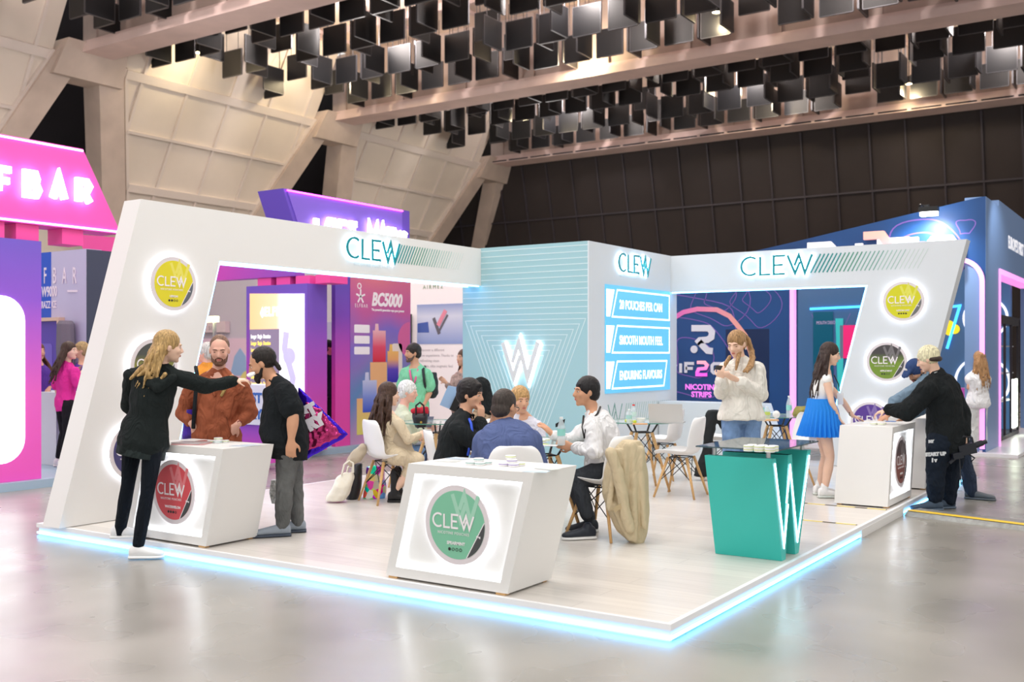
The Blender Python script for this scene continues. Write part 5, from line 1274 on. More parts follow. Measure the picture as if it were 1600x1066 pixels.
# ================================================================ people
SKIN = {'fair': (236, 196, 172), 'mid': (222, 172, 142), 'tan': (206, 154, 122), 'rosy': (228, 176, 156)}
def skinmat(k): return mat('skin_' + k, SKIN[k], .5, sss=.06, var=.04, vscale=12)
def hairmat(name, rgb, rough=.45):
    return mat('hair_' + name, rgb, rough, var=.45, vscale=38, stretch=(2.4, 2.4, .35), bump=.5, bscale=60, spec=.35)
LIP = mat('lips', (196, 116, 108), .5); EYEW = mat('eye_white', (206, 196, 190), .4); IRIS = mat('iris_dark', (48, 32, 26), .2)
def V(p): return Vector(p)
def lerp(a, b, t): return a + (b - a) * t
def hand(bm, wr, d, n, s=1.0, thumb=1, curl=.45, spread=1.0, point=False):
    """palm and five jointed fingers; d: towards the fingertips, n: palm side, thumb: +1/-1 side"""
    d = d.normalized(); n = (n - d * n.dot(d)).normalized(); q = d.cross(n).normalized()
    L = .085 * s
    loft(bm, [(wr - d * .012 * s, q * .026 * s, n * .019 * s), (wr + d * .02 * s, q * .031 * s, n * .019 * s), (wr + d * L * .6, q * .040 * s, n * .016 * s), (wr + d * L, q * .040 * s, n * .013 * s)], 16, 2.4)
    for i, (o, l) in enumerate(((-.031, .066), (-.0105, .076), (.0105, .072), (.030, .056))):
        oo = o * thumb * -1; p = wr + d * (L - .004) + q * (oo * s); c = curl
        if point and i == 0: c = .05
        dd = (d + q * (oo * spread * 2.2)).normalized()
        for k, (f, r0, r1) in enumerate(((.44, .0092, .0085), (.32, .0085, .0078), (.26, .0078, .0066))):
            a = c * (.5 + k * .55); dd2 = (dd * math.cos(a) + n * math.sin(a)).normalized()
            nn = (n * math.cos(a) - dd * math.sin(a)).normalized()
            p2 = p + dd2 * (l * f * s); cap(bm, p, p2, r0 * s, r1 * s, 8); p = p2; dd, n_ = dd2, nn
            n2 = nn
            n, nsave = n2, n
            n = nsave
    side = q * thumb
    p = wr + d * .022 * s + side * .024 * s
    t1 = (d * .55 + side * .7 + n * .35).normalized(); p2 = p + t1 * .036 * s; cap(bm, p, p2, .0125 * s, .0105 * s, 8)
    t2 = (d * .85 + side * .25 + n * (.3 + curl * .5)).normalized(); p3 = p2 + t2 * .030 * s; cap(bm, p2, p3, .0105 * s, .0095 * s, 8)
    t3 = (d * .95 + n * (.25 + curl * .5)).normalized(); cap(bm, p3, p3 + t3 * .022 * s, .0095 * s, .0075 * s, 8)
def head(bm, C, f, up, s=1.0, jaw=1.0):
    l = up.cross(f).normalized(); up = f.cross(l).normalized()
    P = lambda a, b, c: C + (l * a + f * b + up * c) * s       # left, forward, up
    ell(bm, P(0, -.012, .028), l * .074 * s, f * .094 * s, up * .088 * s, 20, 14)
    ell(bm, P(0, .022, -.012), l * .066 * s, f * .072 * s, up * .082 * s, 20, 14)
    ell(bm, P(0, .040, -.062), l * .050 * s * jaw, f * .048 * s, up * .044 * s, 16, 10)
    ell(bm, P(0, .070, -.090), l * .024 * s * jaw, f * .021 * s, up * .019 * s, 12, 8)
    ell(bm, P(0, .078, .030), l * .050 * s, f * .014 * s, up * .012 * s, 14, 8)          # brow ridge
    cap(bm, P(0, .088, .018), P(0, .107, -.020), .008 * s, .0125 * s, 10)                # nose
    for a in (-1, 1):
        ell(bm, P(a * .012, .098, -.024), l * .008 * s, f * .010 * s, up * .007 * s, 8, 6)
        ell(bm, P(a * .040, .060, -.018), l * .022 * s, f * .024 * s, up * .022 * s, 10, 8)   # cheeks
        ell(bm, P(a * .076, -.006, -.004), (l * .010 + f * .004 * a) * s, f * .018 * s, up * .031 * s, 10, 8)
    ell(bm, P(0, .084, -.052), l * .024 * s, f * .013 * s, up * .013 * s, 12, 8)         # mouth mound
    return P
def face_parts(P, f, up, s, root, brow, beard=None, closed=False, glasses=False):
    l = up.cross(f).normalized()
    bm = B(); ell(bm, P(0, .0955, -.0485), l * .020 * s, f * .004 * s, up * .0042 * s, 12, 6); ell(bm, P(0, .095, -.056), l * .017 * s, f * .005 * s, up * .0048 * s, 12, 6)
    me('mouth', bm, LIP, root, smooth=True)
    for a in (-1, 1):
        bm = B(); ell(bm, P(a * .030, .0772, .008), l * .0125 * s, f * .0080 * s, up * (.0035 if closed else .0055) * s, 12, 8); e = me('eye', bm, EYEW if not closed else brow, root, smooth=True)
        if not closed:
            bm = B(); ell(bm, P(a * .029, .0828, .008), l * .0062 * s, f * .0035 * s, up * .0052 * s, 10, 6); me('iris', bm, IRIS, e, smooth=True)
        bm = B(); cap(bm, P(a * .015, .0895, .0295), P(a * .034, .0865, .0325), .0034 * s, .0036 * s, 8); cap(bm, P(a * .034, .0865, .0325), P(a * .049, .075, .027), .0036 * s, .002 * s, 8); me('eyebrow', bm, brow, root, smooth=True)
    if glasses:
        bm = B()
        for a in (-1, 1):
            tube(bm, [P(a * .031 + .019 * math.cos(t), .101, .006 + .015 * math.sin(t)) for t in [2 * PI * i / 14 for i in range(14)]], .0022 * s, 6, closed=True)
            tube(bm, [P(a * .05, .10, .012), P(a * .078, .02, .010), P(a * .078, -.01, .004)], .0022 * s, 6)
        tube(bm, [P(-.012, .102, .01), P(.012, .102, .01)], .0022 * s, 6); me('glasses', bm, BLK, root)
    if beard:
        bm = B(); full = beard[1]
        ell(bm, P(0, .078, -.092), l * .034 * s, f * .026 * s, up * .022 * s * full, 14, 10)
        for a in (-1, 1):
            cap(bm, P(a * .060, .012, -.035), P(a * .048, .045, -.078), .012 * s, .016 * s, 10); cap(bm, P(a * .048, .045, -.078), P(a * .018, .074, -.096), .016 * s, .019 * s, 10)
            cap(bm, P(a * .004, .099, -.037), P(a * .027, .088, -.046), .0055 * s, .005 * s, 8); cap(bm, P(a * .027, .088, -.046), P(a * .028, .078, -.080), .006 * s, .010 * s, 8)
        for a in (-1, 1): ell(bm, P(a * .034, .052, -.074), l * .022 * s, f * .030 * s, up * .026 * s, 12, 8)
        if full > 1.2: ell(bm, P(0, .080, -.108), l * .026 * s, f * .022 * s, up * .026 * s, 12, 8)
        q = me('beard', bm, beard[0], root); remesh(q, .006 * s, 3, .004, .01)
def hair_cap(bm, P, l, f, up, s, fr=0.0, th=1.0, low=0.0):
    """close cap of hair over crown, sides and nape, leaving the face free"""
    k = .005 + .007 * th
    ell(bm, P(0, -.020 + fr, .036), l * (.075 + k) * s, f * (.090 + k) * s, up * (.088 + k) * s, 20, 14)
    ell(bm, P(0, -.045, -.012 - low), l * (.068 + k) * s, f * (.058 + k) * s, up * (.060 + k) * s, 18, 12)
def person(label, t, spec):
    """joints are given as (px, py, extra depth) and become points of the place at depth t"""
    sx = spec.get('s', 1.0); female = spec.get('f', False)
    Jt = lambda q: J(q[0], q[1], t + (q[2] if len(q) > 2 else 0))
    foot = Jt(spec['base']) if 'base' in spec else None
    root = thing('person', label, 'person', foot or Jt(spec['hl']))
    C = Jt(spec['head']); N = Jt(spec['neck'])
    shl, shr, hl, hr = (Jt(spec[k]) for k in ('shl', 'shr', 'hl', 'hr'))
    f = yawdir(spec['hy']); pit = math.radians(spec.get('hp', 0)); rol = math.radians(spec.get('hroll', 0))
    f = (f * math.cos(pit) - UP * math.sin(pit)).normalized(); l0 = UP.cross(f).normalized(); up = f.cross(l0).normalized()
    up = (up * math.cos(rol) + l0 * math.sin(rol)).normalized(); l = up.cross(f).normalized()
    skin = skinmat(spec.get('skin', 'fair')); vox = spec.get('vox', .0085)
    Hm = (hl + hr) / 2; tf = yawdir(spec['ty'])
    latS = (shl - shr); latH = (hl - hr)
    lat_s = latS.normalized() if latS.length > .15 else UP.cross(tf) * -1
    bend = spec.get('bend', (0, 0, 0)); bend = RT * bend[0] + UP * bend[1] + FW * bend[2]
    fat = spec.get('fat', 1.0); belly = spec.get('belly', 0)
    def spine(u): return Hm * (1 - u) + N * u + bend * (4 * u * (1 - u))
    hold = []
    W_ = [(-.16, .115, .095), (-.02, .158, .112), (.15, .152, .110), (.35, .135, .102), (.6, .155, .115), (.80, .165, .112), (.93, .128, .088), (1.0, .088, .070), (1.07, .060, .056)]
    if female: W_ = [(-.16, .120, .10), (-.02, .160, .115), (.15, .148, .105), (.35, .115, .088), (.6, .135, .11), (.80, .145, .098), (.93, .108, .075), (1.0, .074, .060), (1.07, .050, .047)]
    wk = spec.get('wide', 1.0)
    def torso(bm, grow=0, lo=-.2, hi=1.1, hem=0, loose=0):
        se = []
        for u, w_, d_ in W_:
            if u < lo or u > hi: continue
            c = spine(u); ax = (spine(u + .05) - spine(u - .05)).normalized()
            la = (latH.normalized() if latH.length > .1 else lat_s).lerp(lat_s, max(0, min(1, u * 1.4))).normalized()
            la = (la - ax * la.dot(ax)).normalized(); fo = la.cross(ax).normalized()
            if fo.dot(tf) < 0: fo = -fo
            g = grow + loose * max(0, .75 - u) * (1 if u > -.1 else 1.1)
            fb = fat if u < .8 else (1 + fat) / 2
            se.append((c + fo * (belly * .5 * max(0, 1 - abs(u - .3) * 2)), la * (w_ * sx * wk * fb + g), fo * (d_ * sx * fb + g + belly * .5 * max(0, 1 - abs(u - .3) * 2))))
        if hem:
            c, a, b = se[0]; ax = (spine(.1) - spine(0)).normalized(); se.insert(0, (c - ax * hem, a * 1.0, b * 1.0))
        loft(bm, se, 28, 2.25); hold.append(se)
    arms = []
    for k in ('l', 'r'):
        if 'e' + k in spec:
            arms.append((k, Jt(spec['sh' + k]), Jt(spec['e' + k]), Jt(spec['w' + k])))
    legs = []
    for k in ('l', 'r'):
        if 'k' + k in spec: legs.append((k, Jt(spec['h' + k]), Jt(spec['k' + k]), Jt(spec['a' + k])))
    ar = spec.get('arm', 1.0) * (0.82 if female else 1.0); lr = spec.get('leg', 1.0)
    # --- the body: one continuous skin
    bm = B(); Pf = head(bm, C, f, up, sx * spec.get('hs', 1.0), spec.get('jaw', 1.0)); hs = sx * spec.get('hs', 1.0)
    cap(bm, N - (C - N).normalized() * .03, C - up * .055 * hs - f * .020 * hs, .058 * sx * (.84 if female else 1), .050 * sx * (.86 if female else 1))
    torso(bm)
    for k, a, b, c in arms:
        cap(bm, lerp(N, C, .28) - f * .015, lerp(N, a, .85), .046 * sx, .048 * sx * ar); cap(bm, lerp(N, a, .35) - UP * .03, a, .055 * sx, .052 * sx * ar); cap(bm, a, lerp(a, b, .5), .050 * sx * ar, .047 * sx * ar); cap(bm, lerp(a, b, .5), b, .047 * sx * ar, .038 * sx * ar)
        cap(bm, b, lerp(b, c, .35), .038 * sx * ar, .039 * sx * ar); cap(bm, lerp(b, c, .35), c, .039 * sx * ar, .025 * sx * (.9 if female else 1))
        hd = spec.get('hand' + k, {})
        d = (c - b).normalized() if 'd' not in hd else (RT * hd['d'][0] + UP * hd['d'][1] + FW * hd['d'][2])
        n = RT * hd['n'][0] + UP * hd['n'][1] + FW * hd['n'][2] if 'n' in hd else ((Hm - c) - d * (Hm - c).dot(d))
        if hd.get('skip'): continue
        hand(bm, c, d, n, sx * (.92 if female else 1.05), hd.get('t', 1 if k == 'l' else -1), hd.get('c', .4), hd.get('sp', 1.0), hd.get('pt', False))
    for k, a, b, c in legs:
        cap(bm, a, lerp(a, b, .4), .082 * sx * lr, .072 * sx * lr); cap(bm, lerp(a, b, .4), b, .072 * sx * lr, .050 * sx * lr)
        cap(bm, b, lerp(b, c, .35), .048 * sx * lr, .053 * sx * lr); cap(bm, lerp(b, c, .35), c, .053 * sx * lr, .032 * sx)
    o = me('body', bm, skin, root); remesh(o, vox, 3, fac=.45)
    hc = spec.get('hair')
    hm = hairmat(*hc) if hc else None
    if not spec.get('noface'): face_parts(Pf, f, up, hs, root, hairmat(*spec['brow']) if 'brow' in spec else hm, (hairmat(*spec['beard'][0]), spec['beard'][1]) if 'beard' in spec else None, spec.get('closed', False), spec.get('glasses', False))
    # --- clothes
    if 'top' in spec:
        tp = spec['top']; bm = B(); g = tp.get('g', .014)
        torso(bm, g, -.2 if tp.get('low', 1) else -.05, tp.get('hi', 1.03), tp.get('hem', 0), tp.get('loose', .0))
        sl_ = tp.get('sl', 2)      # sleeve length: 1 elbow, 2 wrist
        for k, a, b, c in arms:
            cap(bm, lerp(N, a, .3) - UP * .035, a, .055 * sx + g, .052 * sx * ar + g)
            if tp.get('trap', 1): cap(bm, lerp(N, C, .16) - f * .02, lerp(N, a, .85), .046 * sx + g * .8, .048 * sx * ar + g * .8)
            if sl_ <= 0: continue
            gg = g * tp.get('sg', 1.2)
            if sl_ < 1: e = lerp(a, b, sl_); cap(bm, a, e, .051 * sx * ar + gg, .048 * sx * ar + gg * 1.5)
            else:
                cap(bm, a, b, .051 * sx * ar + gg, .042 * sx * ar + gg)
                if sl_ > 1: e = lerp(b, c, (sl_ - 1) * .96); cap(bm, b, e, .042 * sx * ar + gg, .030 * sx * ar + gg * .8)
        for P_ in tp.get('extra', []):
            cap(bm, Jt(P_[0]), Jt(P_[1]), P_[2], P_[3])
        q = me(tp.get('name', 'shirt'), bm, tp['m'], root); remesh(q, vox * 1.1, tp.get('smooth', 3), tp.get('disp', .022) * 1.05, tp.get('ds', .09), .5)
        if tp.get('rib'):
            c_, a_, b_ = hold[-1][0]; ax = (spine(.1) - spine(0)).normalized(); bm = B(); loft(bm, [(c_ - ax * .012, a_ * 1.0, b_ * 1.0), (c_ - ax * .004, a_ * 1.02, b_ * 1.02), (c_ + ax * .045, a_ * 1.02, b_ * 1.02), (c_ + ax * .055, a_, b_)], 32, 2.25); me('hem_band', bm, tp['rib'], root, smooth=True)
        if tp.get('collar'):
            bm = B(); cc = lerp(N, C - up * .06, .10); ax = (C - N).normalized(); u = ax.orthogonal().normalized(); v = ax.cross(u)
            for i in range(20):
                if abs(math.degrees((u * math.cos(i * PI / 10) + v * math.sin(i * PI / 10)).angle(tf))) < tp.get('gap', 18): continue
                p = cc + (u * math.cos(i * PI / 10) + v * math.sin(i * PI / 10)) * .064 * sx; p2 = cc + (u * math.cos((i + 1) * PI / 10) + v * math.sin((i + 1) * PI / 10)) * .064 * sx
                cap(bm, p - ax * .005, p2 - ax * .005, .012, .012, 6); cap(bm, p + ax * .018, p2 + ax * .018, .010, .010, 6)
            q = me('collar', bm, tp.get('cm', tp['m']), root); remesh(q, .006, 2)
    if 'pants' in spec:
        tp = spec['pants']; bm = B(); g = tp.get('g', .012); fl = tp.get('flare', 0)
        se = [s_ for s_ in [(-.16, .115, .095), (-.02, .158, .112), (.14, .148, .108)]]
        S_ = []
        for u, w_, d_ in se:
            c = spine(u); ax = (spine(u + .05) - spine(u - .05)).normalized(); la = (latH.normalized() if latH.length > .1 else lat_s); la = (la - ax * la.dot(ax)).normalized(); fo = la.cross(ax).normalized()
            S_.append((c, la * (w_ * sx * wk * fat + g), fo * (d_ * sx * fat + g)))
        loft(bm, S_, 24, 2.3)
        e_ = tp.get('len', .93)
        for k, a, b, c in legs:
            e = lerp(b, c, e_)
            cap(bm, a, lerp(a, b, .4), .084 * sx * lr + g, .074 * sx * lr + g); cap(bm, lerp(a, b, .4), b, .074 * sx * lr + g, .052 * sx * lr + g + fl * .3)
            cap(bm, b, lerp(b, e, .4), .052 * sx * lr + g + fl * .3, .054 * sx * lr + g + fl * .6); cap(bm, lerp(b, e, .4), e, .054 * sx * lr + g + fl * .6, .038 * sx + g + fl)
        q = me(tp.get('name', 'trousers'), bm, tp['m'], root); remesh(q, vox * 1.1, 3, tp.get('disp', .014), .08)
    for k, a, b, c in legs:
        if 'shoe' not in spec: break
        sh = spec['shoe']; toe = Jt(spec['t' + k]); d = toe - c; d.z = 0; Ls = sh.get('len', .27) * sx; d.normalize(); sd = d.cross(UP)
        hgt = sh.get('h', .075); zb = spec.get('z' + k, min(c.z - .08, toe.z)); tip = spec.get('tilt' + k, 0)
        upv = UP
        if tip:
            R = Matrix.Rotation(math.radians(-tip), 3, sd); d2 = R @ d; upv = R @ UP
        else: d2 = d
        base = Vector((c.x, c.y, 0)) - d * .065 * sx; base.z = zb
        if tip: base = Vector((c.x, c.y, c.z)) - d2 * .05 * sx - upv * .085 * sx
        bm = B()
        se = [(0, .026, .030), (.04, .034, .040), (.12, .036, .044), (.35, .038, .040), (.55, .044, .032), (.78, .046, .024), (.94, .036, .019), (1.0, .018, .013)]
        loft(bm, [(base + d2 * (u * Ls) + upv * (h_ + .018), sd * (w_ * sx * sh.get('w', 1)), upv * h_) for u, w_, h_ in se], 18, 2.3)
        cap(bm, base + d2 * .07 + upv * .06, base + d2 * .065 + upv * (hgt + sh.get('top', .02)), .043 * sx, .041 * sx)
        q = me('shoe', bm, sh['m'], root); remesh(q, .007, 3, fac=.4)
        bm = B(); loft(bm, [(base + d2 * (u * Ls * 1.02 - .003) + upv * .013, sd * (w_ * sx * 1.12 * sh.get('w', 1)), upv * .013) for u, w_, h_ in se], 18, 2.6)
        me('sole', bm, sh.get('sm', sh['m']), q, smooth=True)
    # --- hair
    if hc:
        st_ = spec.get('hstyle', 'short'); bm = B()
        hair_cap(bm, Pf, l, f, up, hs, spec.get('hfr', 0.0), spec.get('hth', 1.0), spec.get('hlow', 0))
        rnd = random.Random(int(spec['head'][0]))
        if st_ == 'short' :
            for i in range(spec.get('tuft', 90)):
                a = rnd.uniform(0, 2 * PI); e = rnd.uniform(-.1 if math.sin(a) < -.2 else .35, 1.4)
                dv = (l * math.cos(a) * math.cos(e) + f * math.sin(a) * math.cos(e) * 1.1 + up * math.sin(e))
                p = C + up * .030 * hs - f * .02 * hs + dv * .080 * hs; cap(bm, p, p + (dv * .010 * spec.get('hth', 1) + f * .014 + l * rnd.uniform(-.01, .01) - up * .006) * hs, .011 * hs, .004 * hs, 6)
        if st_ == 'long':
            drop = spec.get('drop', .4); n_ = spec.get('locks', 34); sw = spec.get('sweep', (0, 0)); sw = RT * sw[0] + FW * sw[1]
            back = spec.get('hback', .05); a0, a1 = spec.get('harc', (-105, 105))
            for i in range(n_):
                a = math.radians(a0 + (a1 - a0) * (i + .5) / n_)     # 0 = back of the head
                dv = (-f * math.cos(a) + l * math.sin(a)); dvh = Vector((dv.x, dv.y, 0)).normalized()
                p0 = Pf(0, -.018, .05) + dv * .055 * hs; p1 = Pf(0, -.018, .0) + dv * (.086 if abs(a) < 1.2 else .082) * hs
                ll = drop * rnd.uniform(.85, 1.12); pts = [p0 + up * .03 * hs, p1]
                for k in range(1, 7):
                    u = k / 6; p = p1 + dvh * (back * math.sin(u * PI * .6) + .012 * rnd.uniform(-1, 1)) - UP * (ll * u) + sw * (u ** 1.2) + (l * math.sin(u * 7 + i) + FW * math.cos(u * 6 + i * 2)) * spec.get('wave', .012)
                    pts.append(p)
                for k in range(len(pts) - 1):
                    r0 = .020 * (1 - .11 * k) * hs; r1 = .020 * (1 - .11 * (k + 1)) * hs
                    cap(bm, pts[k], pts[k + 1], r0, r1, 6)
        if st_ == 'tail':
            path = [Jt(q_) for q_ in spec['tail']]; r_ = spec.get('tailr', .03)
            for i in range(7):
                off = (l * rnd.uniform(-1, 1) + f * rnd.uniform(-1, 1)) * r_ * .7
                pts = [path[0]] + [p + off * (.4 + .6 * k / len(path)) + (RT * rnd.uniform(-.008, .008)) for k, p in enumerate(path[1:])]
                for k in range(len(pts) - 1): cap(bm, pts[k], pts[k + 1], r_ * .62 * (1 - .06 * k), r_ * .6 * (1 - .06 * (k + 1)), 8)
        for P_ in spec.get('hx', []): cap(bm, Jt(P_[0]), Jt(P_[1]), P_[2], P_[3], 8)
        q = me('hair', bm, hm, root); remesh(q, .0065 if t < 12 else .010, 1, .005, .02)
    return root, Pf, Jt, dict(C=C, N=N, f=f, l=l, up=up, hs=hs, arms=arms)
def pipe(name, pts, r, m, root, Jt):
    bm = B(); tube(bm, [Jt(p) for p in pts], r, 6); return me(name, bm, m, root, smooth=True)

FAB = lambda n, c, **k: mat('cloth_' + n, c, .9, bump=.15, bscale=90, spec=.2, fold=.55, **k)
DENIM = mat('denim_blue', (110, 140, 182), .85, var=.3, vscale=7, bump=.2, bscale=120, fold=.5)
GREYD = mat('denim_grey', (96, 98, 98), .85, var=.25, vscale=8, bump=.2, bscale=120, fold=.6)
WSH = mat('white_leather', (240, 240, 240), .5)

# 1 blonde woman, black jacket, arm out to the right (front left)
r1, P1, J1, k1 = person('woman with long blonde hair in black jacket and leggings, one arm stretched out', 7.95, dict(f=True, s=1.03, base=(215, 872, -.1),
    head=(263, 543, .02), neck=(246, 578, .02), shl=(206, 588, .05), shr=(279, 590, .0), hl=(208, 688, .06), hr=(240, 690, -.06), hy=118, hp=8, ty=150,
    er=(326, 604, .10), wr=(367, 595, .25), handr=dict(d=(1, .08, .15), n=(0, -1, .2), c=.75, t=-1), el=(200, 636, .22), wl=(232, 668, .28),
    kl=(200, 757, .04), al=(187, 832, .10), tl=(206, 846, .12), kr=(230, 772, -.10), ar=(216, 852, -.12), tr=(250, 866, -.10), zl=.12, zr=.005, tiltl=0, noface=False,
    skin='fair', hair=('blonde', (176, 144, 94)), hstyle='long', drop=.36, locks=30, harc=(-80, 112), wave=.016, sweep=(-.10, 0), hback=.04, hfr=.0, hth=.9,
    hx=[((250, 560, 0), (222, 575, -.05), .030, .024), ((222, 575, -.05), (204, 592, -.08), .024, .012), ((240, 570, -.08), (215, 588, -.1), .022, .010), ((258, 585, -.12), (245, 600, -.14), .018, .008), ((245, 600, -.14), (240, 596, -.14), .01, .006)],
    leg=.86, top=dict(m=FAB('black_jacket', (30, 36, 36)), g=.026, loose=.035, hem=.02, disp=.03, ds=.14, sl=2, name='jacket', sg=1.0, collar=True, gap=0, rib=FAB('rib_dark', (42, 50, 50))), pants=dict(m=FAB('leggings', (18, 24, 32)), g=.006, disp=.004, name='leggings', len=.98), shoe=dict(m=WSH, len=.25, h=.06)))
bm = B(); lathe(bm, [(0, 0), (.031, 0), (.034, .004), (.034, .017), (0, .0195)], n=20); q = me('small_can', bm, MATS['can_white'], r1); q.matrix_basis = Matrix.Translation(J(393, 587, 8.22)) @ Matrix.Rotation(.5, 4, 'X')
bm = B(); ell(bm, J1((246, 600, -.115)), RT * .085, FW * .045, UP * .050); cap(bm, J1((222, 592, -.07)), J1((246, 606, -.14)), .035, .04); cap(bm, J1((270, 590, -.09)), J1((246, 606, -.14)), .035, .04)
q = me('hood', bm, FAB('black_jacket', (30, 36, 36)), r1); remesh(q, .008, 3, .02, .06)
# 2 man in the brown sweater behind the counter
BR = FAB('brown_sweater', (156, 88, 62))
r2, P2, J2, k2 = person('bearded man in a brown zip-neck sweater, hands in pockets, behind the red-disc counter', 8.75, dict(s=1.03, base=(345, 822, .1),
    head=(343, 548, 0), neck=(341, 590, .02), shl=(378, 606, .0), shr=(302, 606, .0), hl=(358, 695, 0), hr=(320, 695, 0), hy=12, hp=16, ty=4, wide=1.05, belly=.04,
    el=(390, 646, .02), wl=(371, 664, -.10), er=(287, 646, .02), wr=(301, 664, -.10), handl=dict(d=(-.7, -.7, -.1), n=(0, 0, 1), c=.3), handr=dict(d=(.7, -.7, -.1), n=(0, 0, 1), c=.3),
    kl=(360, 760, 0), al=(362, 822, .05), tl=(364, 832, -.15), kr=(318, 760, 0), ar=(316, 822, .05), tr=(314, 832, -.15), zl=.10, zr=.10,
    skin='rosy', closed=True, hair=('cropped_brown', (122, 92, 76)), hfr=-.014, hth=.1, tuft=0, brow=('dark_brown', (72, 54, 44)), beard=(('beard_brown', (112, 78, 60)), 1.0),
    top=dict(m=BR, g=.022, loose=.03, hem=.03, sl=1.62, disp=.028, ds=.08, name='sweater', collar=True, gap=30, sg=1.2, rib=FAB('rib_brown', (142, 78, 54))), pants=dict(m=FAB('khaki', (186, 170, 130))), shoe=dict(m=WSH)))
bm = B(); ell(bm, J2((341, 600, -.145)), RT * .030, FW * .02, UP * .045); me('black_undershirt', bm, FAB('black_tee', (28, 30, 34)), r2, smooth=True)
for a, b in (((323, 592, -.05), (336, 618, -.13)), ((361, 590, -.05), (346, 618, -.13))):
    bm = B(); cap(bm, J2(a), J2(b), .022, .012, 8); q = me('collar_flap', bm, BR if a[0] < 340 else FAB('collar_tan', (176, 150, 96)), r2, smooth=True)
pipe('shoulder_strap', [(306, 574, .03), (308, 586, -.11), (306, 610, -.14), (303, 650, -.13), (302, 670, -.13)], .018, FAB('black_strap', (36, 40, 44)), r2, J2)
pipe('bracelet', [(374 + 3 * math.cos(a), 660 + 2.0 * math.sin(a), -.10 + .035 * math.sin(a)) for a in [i * PI / 6 for i in range(13)]], .004, mat('red_cord', (130, 40, 40)), r2, J2)
bm = B(); 
for a, b in (((354, 652, -.165), (361, 680, -.165)), ((361, 680, -.165), (352, 692, -.165))): cap(bm, J2(a), J2(b), .004, .004, 6)
me('pocket_seam', bm, FAB('seam_brown', (120, 64, 44)), r2)
sb_ = thing('shoulder_bag', 'violet printed bag hanging at the hip of the man in the brown sweater', 'bag', J(300, 690, 8.7))
bm = B(); loft(bm, [(J(298, 640, 8.72), RT * .03, FW * .03), (J(296, 660, 8.72), RT * .05, FW * .03), (J(294, 686, 8.72), RT * .05, FW * .03)], 16, 3); me('bag_body', bm, mat('violet_foil', (70, 40, 160), .3, var=.5, vscale=14), sb_)
# 3 ponytailed man in black t-shirt
BT = FAB('black_tshirt', (28, 32, 35))
r3, P3, J3, k3 = person('bearded man with tied black hair, black T-shirt and grey jeans, leaning to a can', 8.3, dict(s=1.04, base=(445, 836, .05),
    head=(409, 569, 0), neck=(429, 600, .02), shl=(446, 612, -.16), shr=(436, 608, .16), hl=(451, 696, -.08), hr=(452, 696, .10), hy=-80, hp=24, ty=-88, bend=(.03, 0, 0), belly=.09, fat=1.12, wide=.98,
    el=(458, 652, -.22), wl=(455, 688, -.24), handl=dict(d=(-.05, -1, 0), n=(0, 0, 1), c=.75, t=1), er=(430, 650, .22), wr=(425, 684, .24),
    kl=(445, 765, -.06), al=(441, 822, -.05), tl=(420, 838, -.08), kr=(460, 765, .12), ar=(465, 816, .14), tr=(448, 830, .12), zl=.10, zr=.10, leg=1.0,
    skin='tan', hair=('black', (34, 28, 26)), hstyle='tail', tail=[(430, 566, .0), (434, 572, .0), (436, 577, 0)], tailr=.026, hfr=-.012, hth=.6, hlow=-.02, beard=(('black', (34, 28, 26)), 1.35), arm=1.18,
    top=dict(m=BT, g=.018, loose=.02, hem=.03, sl=.66, disp=.02, name='tshirt', sg=1.15), pants=dict(m=GREYD, g=.016, disp=.022, len=.95), shoe=dict(m=mat('grey_knit', (150, 160, 172), .8), sm=mat('dark_sole', (70, 80, 96), .6), len=.30, h=.07)))
fb_ = thing('foil_bag', 'large violet and magenta foil bag on the back of the man in black T-shirt', 'bag', J(500, 690, 8.5))
def foil(pts, t0, dep, m, name, disp):
    bm = B(); c = sum((Vector((p[0], p[1])) for p in pts), Vector((0, 0))) / len(pts)
    fr0 = [J(p[0], p[1], t0 + dep) for p in pts]; bk = [J(p[0], p[1], t0 - dep) for p in pts]
    cf, cb_ = J(c.x, c.y, t0 + dep * 3), J(c.x, c.y, t0 - dep * 3)
    A = [bm.verts.new(p) for p in fr0]; Bv = [bm.verts.new(p) for p in bk]; f0 = bm.verts.new(cf); f1 = bm.verts.new(cb_); n = len(pts)
    for i in range(n):
        j = (i + 1) % n; bm.faces.new((A[i], A[j], f0)); bm.faces.new((Bv[j], Bv[i], f1)); bm.faces.new((A[i], Bv[i], Bv[j], A[j]))
    o = me(name, bm, m, fb_); remesh(o, .009, 2, disp, .05); return o
foil([(466, 604), (544, 679), (536, 686), (472, 722), (462, 700)], 8.52, .012, mat('violet_foil2', (62, 24, 190), .12, metal=.75), 'bag_body', .012)
foil([(478, 628), (500, 640), (536, 680), (476, 708), (470, 660)], 8.49, .012, mat('magenta_foil', (176, 50, 110), .12, metal=.75), 'magenta_panel', .034)
fq = frame(J(483, 657, 8.43), (RT * .75 + UP * -.55).normalized(), (RT * .55 + UP * .75).normalized(), -FW)
fq = frame(J(478, 653, 8.41), (RT * .88 + UP * .47).normalized(), (RT * -.47 + UP * .88).normalized(), -FW)
text('lettering', 'ST', .12, fq @ Matrix.Translation((-.02, .0, 0)), mat('silver_print', (226, 222, 232), .3), fb_, .003, bold=.012)
text('lettering', 'RY', .12, frame(J(484, 673, 8.41), (RT * .88 + UP * .47).normalized(), (RT * -.47 + UP * .88).normalized(), -FW), MATS['silver_print'], fb_, .003, bold=.012)
fb2 = thing('net_bag', 'small patterned bag hanging between the leaning man and the red-disc counter', 'bag', J(427, 775, 8.6))
